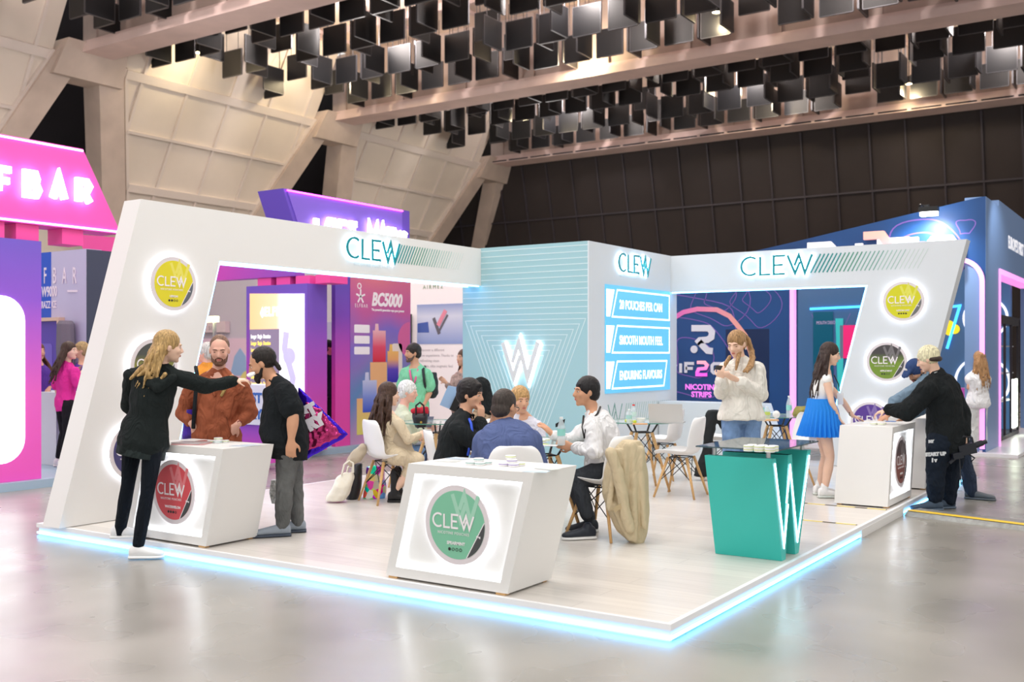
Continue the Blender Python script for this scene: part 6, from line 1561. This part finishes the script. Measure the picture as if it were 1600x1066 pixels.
bm = B(); loft(bm, [(J(428, 750, 8.62), RT * .02, FW * .05), (J(428, 770, 8.62), RT * .035, FW * .05), (J(430, 786, 8.62), RT * .025, FW * .05)], 14, 3); me('bag_body', bm, mat('patterned', (190, 194, 192), .7, var=.5, vscale=60), fb2)
# 4 long haired woman seated in beige
BE = FAB('beige_knit', (216, 200, 172))
r4, P4, J4, k4 = person('seated woman with long dark wavy hair and beige dress, back turned, on a white chair', 10.2, dict(f=True, s=.98, base=(612, 760),
    head=(608, 617, .02), neck=(606, 650, .02), shl=(597, 662, .17), shr=(624, 662, -.15), hl=(614, 712, .12), hr=(618, 712, -.10), hy=112, hp=6, ty=112, noface=False,
    er=(638, 688, -.17), wr=(655, 680, .0), el=(622, 690, .2), wl=(650, 684, .2), kl=(648, 716, .14), al=(622, 765, .16), tl=(634, 776, .16), kr=(652, 718, -.08), ar=(616, 768, -.05), tr=(628, 778, -.05), zl=.10, zr=.10,
    skin='fair', hair=('dark_wavy', (70, 50, 40)), hstyle='long', drop=.42, locks=34, harc=(-105, 100), wave=.02, hback=.06, sweep=(-.06, 0), vox=.01,
    top=dict(m=BE, g=.012, sl=2, disp=.012, name='dress_top', low=1), pants=dict(m=BE, g=.02, len=.45, name='dress_skirt'), shoe=dict(m=mat('black_boot', (28, 28, 30), .5), top=.22, len=.25)))
# 5 white haired man
r5, P5, J5, k5 = person('seated white-haired man in a pale green jacket looking at his phone', 11.5, dict(s=1.0, base=(640, 745),
    head=(638, 613, 0), neck=(630, 643, 0), shl=(624, 656, .18), shr=(634, 656, -.16), hl=(622, 706, .12), hr=(626, 706, -.12), hy=84, hp=10, ty=80, el=(640, 684, .22), wl=(660, 676, .1), er=(646, 684, -.2), wr=(664, 673, -.08),
    handr=dict(d=(.8, .3, 0), n=(0, 0, 1), c=.6), kl=(654, 704, .14), al=(650, 742, .14), tl=(662, 750, .14), kr=(656, 706, -.12), ar=(652, 744, -.12), tr=(664, 752, -.12), zl=.1, zr=.1, vox=.011,
    skin='rosy', hair=('white', (226, 222, 216)), hth=1.5, hfr=-.004, top=dict(m=FAB('sage_jacket', (204, 208, 184)), g=.024, sl=1.95, disp=.02, name='jacket'), pants=dict(m=DENIM), shoe=dict(m=mat('brown_shoe', (90, 70, 56)))))
bm = B(); a = J(664, 668, 11.35); hexa(bm, [a, a + RT * .07, a + RT * .07 + FW * .01, a + FW * .01, a + UP * .12 + RT * .03, a + UP * .12 + RT * .10, a + UP * .12 + RT * .10 + FW * .01, a + UP * .12 + RT * .03 + FW * .01]); me('phone', bm, mat('phone_grey', (110, 112, 130), .3), r5)
# 6 green shirt man standing
r6, P6, J6, k6 = person('standing man in a mint green T-shirt with a pink lanyard and black backpack', 13.2, dict(s=1.0, base=(652, 745),
    head=(645, 552, 0), neck=(648, 576, 0), shl=(667, 585, -.05), shr=(634, 583, .05), hl=(660, 640, 0), hr=(640, 640, 0), hy=-62, hp=6, ty=-24, el=(672, 612, -.02), wl=(661, 634, -.10), er=(628, 610, .05), wr=(632, 634, .0), handl=dict(d=(-.4, -.9, 0), n=(-.3, 0, 1), c=.8),
    kl=(660, 692, 0), al=(660, 738, 0), tl=(654, 746, -.1), kr=(641, 692, 0), ar=(641, 738, 0), tr=(634, 746, -.1), zl=.0, zr=.0, vox=.012,
    skin='tan', hair=('black2', (44, 36, 32)), hth=.9, hfr=.0, beard=(('stubble', (96, 76, 66)), .8), top=dict(m=FAB('mint_tee', (128, 202, 160)), g=.018, sl=.7, hem=.02, disp=.02, name='tshirt', sg=1.5), pants=dict(m=FAB('navy_trouser', (46, 52, 78))), shoe=dict(m=WSH)))
pipe('lanyard', [(640, 578, -.10), (642, 590, -.15), (645, 606, -.15), (649, 594, -.15), (653, 577, -.08)], .012, mat('pink_ribbon', (220, 90, 140)), r6, J6)
bk = thing('backpack', 'black backpack worn by the man in the mint green T-shirt', 'backpack', J6((676, 640, .1)))
bm = B(); loft(bm, [(J6((676, 582, .16)), RT * .05, FW * .10), (J6((674, 600, .16)), RT * .09, FW * .12), (J6((674, 615, .16)), RT * .09, FW * .13), (J6((672, 622, .14)), RT * .07, FW * .1)], 18, 2.5); q = me('bag_body', bm, mat('black_nylon', (36, 40, 42), .7), bk); remesh(q, .012, 3, .02, .08)
pipe('shoulder_strap', [(664, 573, .05), (661, 578, -.12), (663, 596, -.15), (666, 612, -.06)], .018, MATS['black_nylon'], bk, J6)
bm = B(); ell(bm, J6((676, 608, .0)), RT * .05, FW * .06, UP * .06); me('side_pocket', bm, MATS['black_nylon'], bk, smooth=True)
# 7 woman at the tower's edge
r7, P7, J7, k7 = person('woman with brown hair walking in behind the tower, carrying a pale blue bag', 14.2, dict(f=True, s=1.0, base=(716, 730),
    head=(724, 560, 0), neck=(724, 584, 0), shl=(736, 592, .0), shr=(710, 592, 0), hl=(732, 640, 0), hr=(716, 640, 0), hy=-50, ty=-40, er=(706, 611, -.08), wr=(697, 598, -.15), handr=dict(d=(-.6, .5, 0), n=(0, 0, -1), c=.9), el=(738, 614, 0), wl=(736, 634, 0), vox=.013,
    kl=(730, 690, 0), al=(728, 728, 0), tl=(722, 736, -.1), kr=(716, 690, 0), ar=(714, 728, 0), tr=(708, 736, -.1), zl=0, zr=0, skin='mid', hair=('brown', (92, 66, 50)), hstyle='long', drop=.34, locks=20,
    top=dict(m=mat('patterned_blouse', (168, 142, 132), .8, var=.4, vscale=30), sl=1.8, name='blouse'), pants=dict(m=FAB('black_trouser', (34, 34, 38))), shoe=dict(m=BLK)))
bg7 = thing('shopping_bag', 'pale blue paper shopping bag in front of the white stand beside the tower', 'bag', J(700, 640, 14))
bm = B(); A_ = [(700, 603), (717, 606), (709, 642), (687, 633)]; a = [J(p[0], p[1], 13.9) for p in A_]; hexa(bm, a + [p + FW * .12 for p in a]); me('bag_body', bm, mat('paper_blue', (160, 190, 224), .6), bg7)
bm = B(); A_ = [(712, 618), (722, 620), (712, 644), (702, 640)]; a = [J(p[0], p[1], 13.85) for p in A_]; hexa(bm, a + [p + FW * .03 for p in a]); tag(me('black_pouch', bm, BLK), 'small black pouch beside the pale blue shopping bag', 'pouch')
# 8 seated man in black jacket, hand at his mouth
BJ = FAB('black_fleece', (34, 38, 40))
r8, P8, J8, k8 = person('seated dark-haired man in black jacket with blue lanyard, hand at his mouth', 8.35, dict(s=1.02, base=(712, 790),
    head=(735, 617, 0), neck=(727, 652, .0), shl=(715, 668, .18), shr=(716, 672, -.19), hl=(702, 742, .14), hr=(700, 744, -.14), hy=72, hp=10, ty=62, bend=(-.02, .02, 0), wide=1.05,
    er=(756, 700, -.16), wr=(751, 656, -.05), handr=dict(d=(.05, 1, .1), n=(-.6, .2, .5), c=1.1, t=-1), el=(762, 704, .22), wl=(768, 668, .12), handl=dict(d=(.2, .6, 0), n=(-.5, 0, -.5), c=.9),
    kl=(752, 738, .14), al=(750, 790, .14), tl=(764, 800, .14), kr=(755, 742, -.10), ar=(752, 796, -.1), tr=(766, 806, -.1), zl=.1, zr=.1, arm=1.1,
    skin='mid', hair=('black3', (32, 28, 30)), hth=1.5, hfr=.002, hx=[((722, 604, 0), (748, 603, -.05), .035, .028), ((742, 600, 0), (752, 610, .0), .026, .014)],
    top=dict(m=BJ, g=.022, loose=.02, sl=1.95, disp=.03, ds=.11, name='jacket', collar=True, gap=25), pants=dict(m=FAB('navy_chino', (40, 46, 64))), shoe=dict(m=BLK)))
pipe('lanyard', [(733, 655, -.14), (736, 662, -.2), (738, 675, -.22), (735, 692, -.22), (731, 712, -.20)], .011, mat('blue_ribbon', (50, 90, 220)), r8, J8)
# 9 woman in headscarf
r9, P9, J9, k9 = person('seated woman in a black headscarf and patterned top behind the dark-haired man', 10.5, dict(f=True, s=1.0, base=(764, 770),
    head=(752, 611, 0), neck=(756, 640, 0), shl=(773, 654, .0), shr=(742, 654, 0), hl=(768, 705, 0), hr=(750, 705, 0), hy=170, ty=170, noface=True, el=(782, 680, 0), wl=(770, 694, .2), er=(735, 680, 0), wr=(748, 694, .2), vox=.011,
    kl=(768, 712, .4), al=(768, 752, .4), tl=(768, 762, .55), kr=(748, 712, .4), ar=(748, 752, .4), tr=(748, 762, .55), zl=.1, zr=.1,
    skin='mid', top=dict(m=mat('leopard_print', (150, 128, 104), .8, var=.6, vscale=32), g=.02, sl=1.9, name='patterned_top'), pants=dict(m=FAB('black_trouser', (34, 34, 38))), shoe=dict(m=BLK)))
bm = B(); hair_cap(bm, P9, k9['l'], k9['f'], k9['up'], 1.08, 0.01, 1.6); cap(bm, J9((752, 606, 0)), J9((764, 640, -.03)), .095, .09); cap(bm, J9((760, 622, 0)), J9((772, 650, -.02)), .08, .06)
q = me('headscarf', bm, FAB('black_scarf', (32, 36, 38)), r9); remesh(q, .011, 4, .02, .1)
# 10 man in blue sweater, back to us
BS = FAB('blue_sweater', (88, 102, 146))
r10, P10, J10, k10 = person('heavy man in a slate blue sweater with glasses, seated with his back to the viewer', 7.75, dict(s=1.06, base=(795, 800), fat=1.16, wide=1.12, arm=1.25,
    head=(789, 636, .08), neck=(792, 668, .06), shl=(757, 690, .02), shr=(829, 690, .02), hl=(776, 756, -.12), hr=(818, 756, -.12), hy=140, hp=14, ty=180, bend=(0, .01, -.05),
    el=(748, 734, .06), wl=(768, 742, .3), er=(840, 728, .08), wr=(826, 728, .34), kl=(766, 762, .34), al=(768, 806, .40), tl=(768, 812, .55), kr=(824, 762, .34), ar=(824, 806, .40), tr=(824, 812, .55), zl=.1, zr=.1,
    skin='tan', glasses=True, hair=('dark_crop', (62, 54, 50)), hth=.35, tuft=0, hlow=.012,
    top=dict(m=BS, g=.022, loose=.0, sl=1.95, disp=.022, ds=.13, name='sweater', collar=True, gap=0, cm=mat('shirt_collar', (170, 176, 204), .8)), pants=dict(m=DENIM), shoe=dict(m=BLK)))
# 11 fair-haired woman across the table
r11, P11, J11, k11 = person('fair-haired woman in a pale top across the centre table, half hidden by the blue sweater', 9.4, dict(f=True, s=1.0, base=(820, 790),
    head=(813, 626, 0), neck=(818, 654, .02), shl=(840, 666, .0), shr=(798, 666, 0), hl=(830, 722, .1), hr=(808, 722, .1), hy=22, hp=8, ty=-10, el=(846, 692, -.05), wl=(836, 696, -.2), er=(792, 692, -.05), wr=(806, 696, -.2), vox=.0095,
    kl=(832, 730, -.3), al=(832, 780, -.3), tl=(832, 792, -.42), kr=(808, 730, -.3), ar=(808, 780, -.3), tr=(808, 792, -.42), zl=.1, zr=.1,
    skin='mid', hair=('honey', (186, 148, 98)), hth=1.5, hfr=.0, hlow=.02, brow=('brow_brown', (120, 90, 62)), top=dict(m=FAB('pale_lilac_top', (222, 222, 236)), sl=1.9, name='blouse'), pants=dict(m=FAB('black_trouser', (34, 34, 38))), shoe=dict(m=BLK)))
# 12 man in white shirt
WS = mat('white_cotton', (234, 234, 236), .8, bump=.15, bscale=60, fold=.7)
r12, P12, J12, k12 = person('seated man in a white shirt with a black lanyard, talking at the centre table', 8.35, dict(s=1.02, base=(925, 830),
    head=(916, 613, 0), neck=(929, 648, 0), shl=(926, 668, -.18), shr=(930, 664, .19), hl=(945, 738, -.13), hr=(943, 736, .15), hy=-74, hp=2, ty=-72, bend=(.035, 0, 0), wide=1.05, belly=.03,
    el=(930, 706, -.26), wl=(895, 699, -.12), handl=dict(d=(-1, .25, .1), n=(.1, .1, 1), c=.75, t=1), er=(890, 690, .26), wr=(864, 680, .22), handr=dict(d=(-.7, .7, 0), n=(-.7, -.5, .4), c=.35, t=-1, sp=1.6),
    kl=(900, 748, -.16), al=(918, 804, -.22), tl=(900, 820, -.24), kr=(894, 752, .14), ar=(922, 812, .10), tr=(906, 824, .08), zl=.10, zr=.10, leg=1.0,
    skin='tan', hair=('black4', (30, 28, 30)), hth=.8, hfr=.002, brow=('black4', (30, 28, 30)), top=dict(m=WS, g=.02, loose=.03, sl=1.92, disp=.03, ds=.08, name='shirt', collar=True, gap=25), pants=dict(m=FAB('charcoal', (56, 60, 66)), g=.018, disp=.02), shoe=dict(m=mat('navy_shoe', (36, 42, 54)), sm=WSH)))
pipe('lanyard', [(938, 636, -.02), (934, 646, -.12), (922, 660, -.20), (915, 672, -.23), (913, 684, -.24), (910, 668, -.18), (912, 650, -.10)], .009, BLK, r12, J12)
bm = B(); tube(bm, [J12((898 + 1.5 * math.cos(a), 699 + 6.5 * math.sin(a), -.12 + .03 * math.cos(a))) for a in [i * PI / 7 for i in range(14)]], .007, 6, closed=True); ell(bm, J12((895, 699, -.155)), RT * .018, FW * .008, UP * .022); me('wristwatch', bm, BLK, r12, smooth=True)
bm = B(); p = J(868, 668, 8.45); hexa(bm, [p, p + RT * .07 + UP * .02, p + RT * .07 + UP * .02 + FW * .012, p + FW * .012, p + UP * .03, p + UP * .07 + RT * .08, p + UP * .07 + RT * .08 + FW * .012, p + UP * .03 + FW * .012]); q = me('phone', bm, BLK, r12)
# 13 woman in white blouse with phone
WB = mat('cream_blouse', (236, 232, 224), .85, bump=.2, bscale=50, fold=.7)
r13, P13, J13, k13 = person('standing woman with a ponytail, cream blouse and blue jeans, looking at her phone', 9.3, dict(f=True, s=1.0, base=(1155, 800), wide=1.02,
    head=(1151, 538, 0), neck=(1158, 570, .03), shl=(1182, 578, .0), shr=(1137, 578, .04), hl=(1174, 650, 0), hr=(1143, 650, 0), hy=-38, hp=22, ty=-18,
    el=(1188, 616, -.04), wl=(1152, 594, -.24), handl=dict(d=(-.9, .4, -.2), n=(0, .8, .5), c=.5, t=1), er=(1127, 612, .0), wr=(1127, 592, -.20), handr=dict(d=(-.1, .9, -.2), n=(.3, .2, .9), c=.9, t=1),
    kl=(1172, 726, -.02), al=(1170, 792, .03), tl=(1164, 806, -.15), kr=(1143, 726, -.05), ar=(1141, 792, 0), tr=(1134, 806, -.16), zl=.10, zr=.10,
    skin='fair', closed=True, hair=('honey2', (164, 128, 88)), brow=('brow2', (120, 88, 60)), hstyle='tail', hth=.45, hfr=.004, tail=[(1158, 520, .06), (1168, 530, .10), (1174, 548, .10), (1176, 560, .02), (1172, 572, -.12), (1166, 580, -.16)], tailr=.034,
    hx=[((1156, 548, -.02), (1152, 566, -.12), .02, .02), ((1152, 566, -.12), (1150, 578, -.15), .02, .01), ((1140, 558, -.10), (1134, 568, -.14), .018, .02), ((1134, 568, -.14), (1132, 575, -.15), .02, .008)],
    top=dict(m=WB, g=.026, loose=.03, sl=1.9, disp=.03, ds=.09, name='blouse', sg=1.5, low=0, hem=.03), pants=dict(m=DENIM, g=.014, flare=.035, len=1.0, disp=.012, name='jeans'), shoe=dict(m=WSH)))
bm = B(); p = J(1116, 577, 9.02); hexa(bm, [p, p + RT * .055 - UP * .01, p + RT * .055 - UP * .01 + FW * .012, p + FW * .012, p + UP * .035 + RT * .01 - FW * .06, p + UP * .03 + RT * .065 - FW * .06, p + UP * .03 + RT * .065 - FW * .05, p + UP * .035 + RT * .01 - FW * .05]); me('phone', bm, BLK, r13)
bm = B(); ell(bm, P13(.080, -.004, -.045), RT * .006, FW * .006, UP * .012, 8, 6); me('earring', bm, WSH, r13, smooth=True)
# 14 woman in blue skirt
TK = mat('white_tank', (240, 240, 238), .85)
r14, P14, J14, k14 = person('woman with long dark hair, white top and bright blue pleated skirt at a counter', 10.55, dict(f=True, s=.96, base=(1290, 776),
    head=(1297, 554, 0), neck=(1290, 582, .02), shl=(1284, 592, .12), shr=(1292, 594, -.13), hl=(1280, 652, .11), hr=(1284, 652, -.10), hy=76, hp=14, ty=78, bend=(-.02, 0, 0),
    er=(1299, 628, -.17), wr=(1311, 656, -.10), handr=dict(d=(.55, -.5, 0), n=(0, -1, .1), c=.25, t=1), el=(1318, 628, .2), wl=(1332, 650, .22), handl=dict(d=(.8, -.3, 0), n=(0, -1, 0), c=.2, t=-1),
    kl=(1290, 712, .10), al=(1280, 765, .14), tl=(1290, 774, .16), kr=(1297, 714, -.12), ar=(1288, 768, -.10), tr=(1300, 779, -.10), zl=.10, zr=.10, leg=.98,
    skin='fair', hair=('near_black', (58, 44, 40)), hstyle='long', drop=.46, locks=34, harc=(-95, 100), wave=.016, hback=.03, sweep=(-.08, 0),
    top=dict(m=TK, g=.006, sl=0, disp=.006, name='tank_top', low=0, hi=.85), shoe=dict(m=WSH, len=.25, top=.05, sm=mat('sneaker_sole', (210, 216, 210)))))
SK = mat('blue_skirt', (20, 130, 226), .75)
bm = B(); c0 = J14((1282, 623, 0)); c1 = J14((1284, 640, 0)); c2 = J14((1281, 681, 0))
n = 56; rings = []
for c, ru, rv, pl in ((c0, .145, .150, 0), (c1, .182, .185, .004), (lerp(c1, c2, .5), .215, .22, .010), (c2, .245, .255, .017)):
    R = []
    for k in range(n):
        a = 2 * PI * k / n; m_ = 1 + (pl / .2) * (1 if k % 2 else -1); R.append(bm.verts.new(c + RT * (ru * .88 * m_ * math.cos(a)) + FW * (rv * 1.02 * m_ * math.sin(a))))
    rings.append(R)
for A, C2 in zip(rings, rings[1:]):
    for k in range(n): bm.faces.new((A[k], A[(k + 1) % n], C2[(k + 1) % n], C2[k]))
bm.faces.new(rings[0][::-1]); bm.faces.new(rings[-1]); me('pleated_skirt', bm, SK, r14)
pipe('bracelet', [(1329 + 2.2 * math.cos(a), 647 + 3.4 * math.sin(a), .21 + .03 * math.cos(a)) for a in [i * PI / 6 for i in range(13)]], .004, mat('dark_bracelet', (70, 60, 40)), r14, J14)
pipe('lanyard', [(1303, 586, -.02), (1310, 600, .0), (1312, 612, .03)], .006, BLK, r14, J14)
bm = B(); p = J14((1308, 620, .04)); box(bm, (p.x, p.y, p.z - .08), (p.x + .06, p.y + .012, p.z + .04)); me('badge', bm, WSH, r14)
# 15 man in cap and denim shirt
DS = FAB('denim_shirt', (122, 146, 166))
r15, P15, J15, k15 = person('bearded man in a blue cap and denim shirt bending over the coffee-disc counter', 10.95, dict(s=1.02, base=(1500, 788),
    head=(1431, 580, .0), neck=(1448, 590, .05), shl=(1438, 604, -.12), shr=(1464, 596, .2), hl=(1496, 680, .0), hr=(1492, 680, .2), hy=-70, hp=42, ty=-80, bend=(-.02, .03, 0),
    el=(1398, 628, -.05), wl=(1388, 649, -.1), handl=dict(d=(-.8, -.45, 0), n=(0, -1, .2), c=.6, t=1), er=(1440, 640, .25), wr=(1410, 655, .2), leg=1.0,
    kl=(1478, 738, .0), al=(1476, 780, .0), tl=(1458, 790, .0), kr=(1512, 738, .15), ar=(1518, 772, .12), tr=(1536, 788, .05), zl=.0, zr=.0,
    skin='tan', hair=('black5', (40, 34, 32)), beard=(('black5', (40, 34, 32)), 1.1), hth=.3, top=dict(m=DS, g=.02, sl=1.6, disp=.03, name='denim_shirt'), pants=dict(m=FAB('dark_jeans', (48, 58, 76)), g=.022, disp=.03), shoe=dict(m=mat('grey_sneaker', (96, 104, 112)), len=.3)))
bm = B(); hair_cap(bm, P15, k15['l'], k15['f'], k15['up'], 1.03, .008, .9, -.05); cap(bm, P15(-.03, .085, .068), P15(-.03, .145, .055), .022, .016); cap(bm, P15(.03, .085, .068), P15(.03, .145, .055), .022, .016); cap(bm, P15(0, .085, .07), P15(0, .155, .056), .025, .016)
q = me('cap', bm, FAB('blue_cap', (56, 76, 120)), r15); remesh(q, .008, 3)
bm = B(); ell(bm, P15(.0, .088, .098), k15['l'] * .022, k15['f'] * .008, k15['up'] * .018, 10, 6); me('cap_badge', bm, WSH, q, smooth=True)
# 16 man in black with camera
r16, P16, J16, k16 = person('man with bleached hair in baggy black clothes, standing beside the coffee-disc counter', 10.3, dict(s=1.04, base=(1465, 800),
    head=(1450, 562, 0), neck=(1464, 590, .0), shl=(1450, 610, -.16), shr=(1482, 606, .16), hl=(1468, 690, -.10), hr=(1492, 688, .10), hy=-118, hp=22, ty=-120, bend=(.02, .02, 0), fat=1.04, wide=1.1,
    el=(1418, 644, -.14), wl=(1386, 641, .02), handl=dict(d=(-.9, -.3, .3), n=(0, -1, 0), c=.7, t=1), er=(1502, 648, .06), wr=(1507, 682, -.08), handr=dict(d=(.05, -1, 0), n=(-1, 0, 0), c=1.0, t=1), arm=1.15,
    kl=(1462, 742, -.06), al=(1462, 780, -.04), tl=(1436, 797, -.06), kr=(1484, 744, .10), ar=(1482, 782, .10), tr=(1466, 796, .08), zl=.0, zr=.0, leg=1.08,
    skin='fair', hair=('bleached', (222, 212, 178)), hth=1.5, hfr=-.002, hlow=-.05, tuft=60, brow=('brow3', (96, 76, 60)), hx=[],
    top=dict(m=FAB('black_sweat', (28, 32, 34)), g=.036, loose=.03, hem=.0, sl=1.85, disp=.035, ds=.13, name='sweatshirt', sg=1.3), pants=dict(m=FAB('black_cargo', (26, 34, 46)), g=.034, disp=.035, flare=.0, len=.92, name='cargo_trousers'), shoe=dict(m=mat('slate_sneaker', (70, 86, 104), .7), sm=mat('slate_sole', (96, 112, 130)), len=.32, h=.07)))
bm = B(); cap(bm, P16(.074, -.035, -.01), P16(.055, -.085, -.03), .022, .026); cap(bm, P16(-.074, -.035, -.01), P16(-.055, -.085, -.03), .022, .026); cap(bm, P16(.04, -.095, -.03), P16(-.04, -.095, -.03), .028, .028); q = me('dark_side_hair', bm, hairmat('side_dark', (58, 46, 40)), r16); remesh(q, .008, 3)
pipe('neck_chain', [(1460, 583, -.10), (1468, 580, -.06), (1476, 582, .02)], .005, mat('chain_silver', (180, 186, 190), .3, metal=.9), r16, J16)
WP = mat('white_patch', (206, 210, 214), .6)
for i, (px, py, s_, b_) in enumerate(((1451, 692, .035, 'NY'), (1446, 713, .045, 'START UP'), (1456, 722, .05, 'I v'))):
    fq2 = frame(J16((px, py, -.26)), (RT * .96 - FW * .0 + UP * .05).normalized(), UP, -FW)
    text('printed_patch', b_, s_, fq2, WP, r16, .003, bold=.004)
cm_ = thing('camera_rig', 'black camera rig with grip held low by the man in baggy black clothes', 'camera', J(1511, 712, 10.05))
bm = B(); 
def bx2(px, py, w_, h_, d_, tt, rot=0):
    c = J(px, py, tt); R = Matrix.Rotation(rot, 3, FW); a = R @ (RT * w_ / 2); b = R @ (UP * h_ / 2); e = FW * d_ / 2
    hexa(bm, [c - a - b - e, c + a - b - e, c + a - b + e, c - a - b + e, c - a + b - e, c + a + b - e, c + a + b + e, c - a + b + e])
bx2(1509, 702, .17, .10, .10, 10.15, -.2); bx2(1495, 712, .10, .06, .08, 10.11, -.2); tube(bm, [J(1515, 700, 10.15), J(1535, 692, 10.15)], .030, 12); tube(bm, [J(1533, 693, 10.15), J(1541, 690, 10.15)], .022, 10)
tube(bm, [J(1499, 690, 10.15), J(1505, 682, 10.15), J(1519, 684, 10.15), J(1521, 694, 10.15)], .009, 6); tube(bm, [J(1493, 716, 10.13), J(1483, 724, 10.11)], .016, 8); tube(bm, [J(1499, 716, 10.13), J(1501, 745, 10.13), J(1502, 758, 10.13)], .006, 5); tube(bm, [J(1511, 708, 10.15), J(1523, 716, 10.15), J(1517, 722, 10.15)], .008, 6)
me('camera_body', bm, mat('camera_black', (26, 30, 40), .4), cm_)
# 17 woman in pink shirt far left, 18/19 people beside her
r17, P17, J17, k17 = person('woman with long dark hair, hot pink shirt and black trousers at the far left', 13.3, dict(f=True, s=.98, base=(96, 722),
    head=(109, 549, 0), neck=(105, 572, .02), shl=(98, 580, .1), shr=(116, 580, -.1), hl=(98, 632, .08), hr=(108, 634, -.08), hy=82, hp=0, ty=120, er=(122, 600, -.1), wr=(127, 588, .0), el=(88, 604, .1), wl=(92, 624, .1), vox=.012,
    kl=(101, 676, .08), al=(92, 716, .08), tl=(100, 724, .1), kr=(106, 678, -.08), ar=(98, 720, -.08), tr=(106, 728, -.05), zl=.1, zr=.1, skin='fair', hair=('brunette', (74, 58, 48)), hstyle='long', drop=.42, locks=22, wave=.015, sweep=(-.12, 0),
    top=dict(m=FAB('hot_pink', (232, 60, 160)), sl=.9, name='shirt', g=.02), pants=dict(m=FAB('black_trouser', (34, 34, 38))), shoe=dict(m=WSH)))
r18, P18, J18, k18 = person('fair-haired person in a violet shirt facing the woman in hot pink', 14.3, dict(f=True, s=.98, base=(126, 715),
    head=(126, 548, 0), neck=(127, 570, .0), shl=(136, 576, 0), shr=(120, 576, 0), hl=(132, 625, 0), hr=(122, 625, 0), hy=-60, ty=-40, el=(140, 600, 0), wl=(136, 582, -.1), er=(118, 600, 0), wr=(122, 582, -.1), vox=.014,
    kl=(132, 670, 0), al=(132, 708, 0), tl=(128, 714, -.1), kr=(122, 670, 0), ar=(122, 708, 0), tr=(118, 714, -.1), zl=.1, zr=.1, skin='mid', hair=('sandy', (176, 150, 104)), top=dict(m=FAB('violet_shirt', (90, 60, 150)), sl=.8, name='shirt'), pants=dict(m=FAB('black_trouser', (34, 34, 38))), shoe=dict(m=BLK)))
r19, P19, J19, k19 = person('woman with long brown hair in a violet shirt behind the plain white counter', 13.9, dict(f=True, s=.98, base=(64, 720),
    head=(60, 550, 0), neck=(62, 572, .0), shl=(54, 580, 0), shr=(72, 580, 0), hl=(58, 632, 0), hr=(70, 632, 0), hy=60, ty=160, el=(50, 604, 0), wl=(56, 622, 0), er=(78, 602, 0), wr=(72, 620, -.1), vox=.014,
    kl=(58, 676, 0), al=(58, 714, 0), tl=(58, 720, .1), kr=(70, 676, 0), ar=(70, 714, 0), tr=(70, 720, .1), zl=.1, zr=.1, skin='mid', hair=('chestnut', (110, 76, 52)), hstyle='long', drop=.5, locks=18, sweep=(.12, 0), top=dict(m=FAB('violet_shirt', (90, 60, 150)), sl=.8, name='shirt'), pants=dict(m=FAB('black_trouser', (34, 34, 38))), shoe=dict(m=BLK)))
# 20 grey-haired person in orange beyond the brown sweater
r20, P20, J20, k20 = person('grey-haired person in an orange jacket partly hidden behind the brown sweater', 12.4, dict(s=1.0, base=(318, 730),
    head=(322, 552, 0), neck=(322, 575, .0), shl=(340, 584, 0), shr=(308, 584, 0), hl=(332, 640, 0), hr=(316, 640, 0), hy=-100, ty=-160, el=(344, 612, 0), wl=(340, 634, 0), er=(306, 612, 0), wr=(308, 634, 0), vox=.013,
    kl=(332, 690, 0), al=(332, 734, 0), tl=(328, 742, .1), kr=(316, 690, 0), ar=(316, 734, 0), tr=(312, 742, .1), zl=0.0, zr=0.0, skin='rosy', hair=('ash_grey', (190, 186, 180)), hth=1.6, top=dict(m=FAB('orange_jacket', (226, 150, 60)), name='jacket', g=.03), pants=dict(m=DENIM), shoe=dict(m=BLK)))
# 21 woman in white in the navy stand, 22 dark figure between the columns
r21, P21, J21, k21 = person('woman with long hair in a white top and pale trousers inside the navy stand', 15.9, dict(f=True, s=1.0, base=(1530, 700),
    head=(1529, 561, 0), neck=(1529, 580, 0), shl=(1518, 588, 0), shr=(1538, 588, 0), hl=(1522, 630, 0), hr=(1534, 630, 0), hy=-160, ty=175, el=(1513, 606, 0), wl=(1522, 612, .15), er=(1542, 606, 0), wr=(1536, 620, .1), vox=.014,
    kl=(1524, 665, 0), al=(1522, 694, 0), tl=(1520, 700, .1), kr=(1534, 665, 0), ar=(1534, 694, 0), tr=(1536, 700, .1), zl=.05, zr=.05, skin='mid', hair=('light_brown', (164, 124, 84)), hstyle='long', drop=.5, locks=18, wave=.01, sweep=(.03, 0),
    top=dict(m=WS, sl=.3, name='shirt', g=.03), pants=dict(m=FAB('stone_trouser', (206, 208, 206)), flare=.03, name='trousers'), shoe=dict(m=WSH)))
r22, P22, J22, k22 = person('person in black standing between the screen tower and the poster wall', 17.2, dict(s=1.0, base=(515, 690),
    head=(514, 543, 0), neck=(514, 560, 0), shl=(504, 568, 0), shr=(524, 568, 0), hl=(508, 612, 0), hr=(520, 612, 0), hy=100, ty=100, el=(500, 590, 0), wl=(504, 608, 0), er=(528, 590, 0), wr=(524, 608, 0), vox=.016,
    kl=(508, 650, 0), al=(508, 685, 0), tl=(508, 690, .1), kr=(520, 650, 0), ar=(520, 685, 0), tr=(520, 690, .1), zl=0.0, zr=.0, skin='mid', hair=('black6', (30, 28, 28)), top=dict(m=FAB('black_coat2', (36, 38, 52)), name='jacket', g=.03), pants=dict(m=FAB('black_trouser', (34, 34, 38))), shoe=dict(m=BLK)))
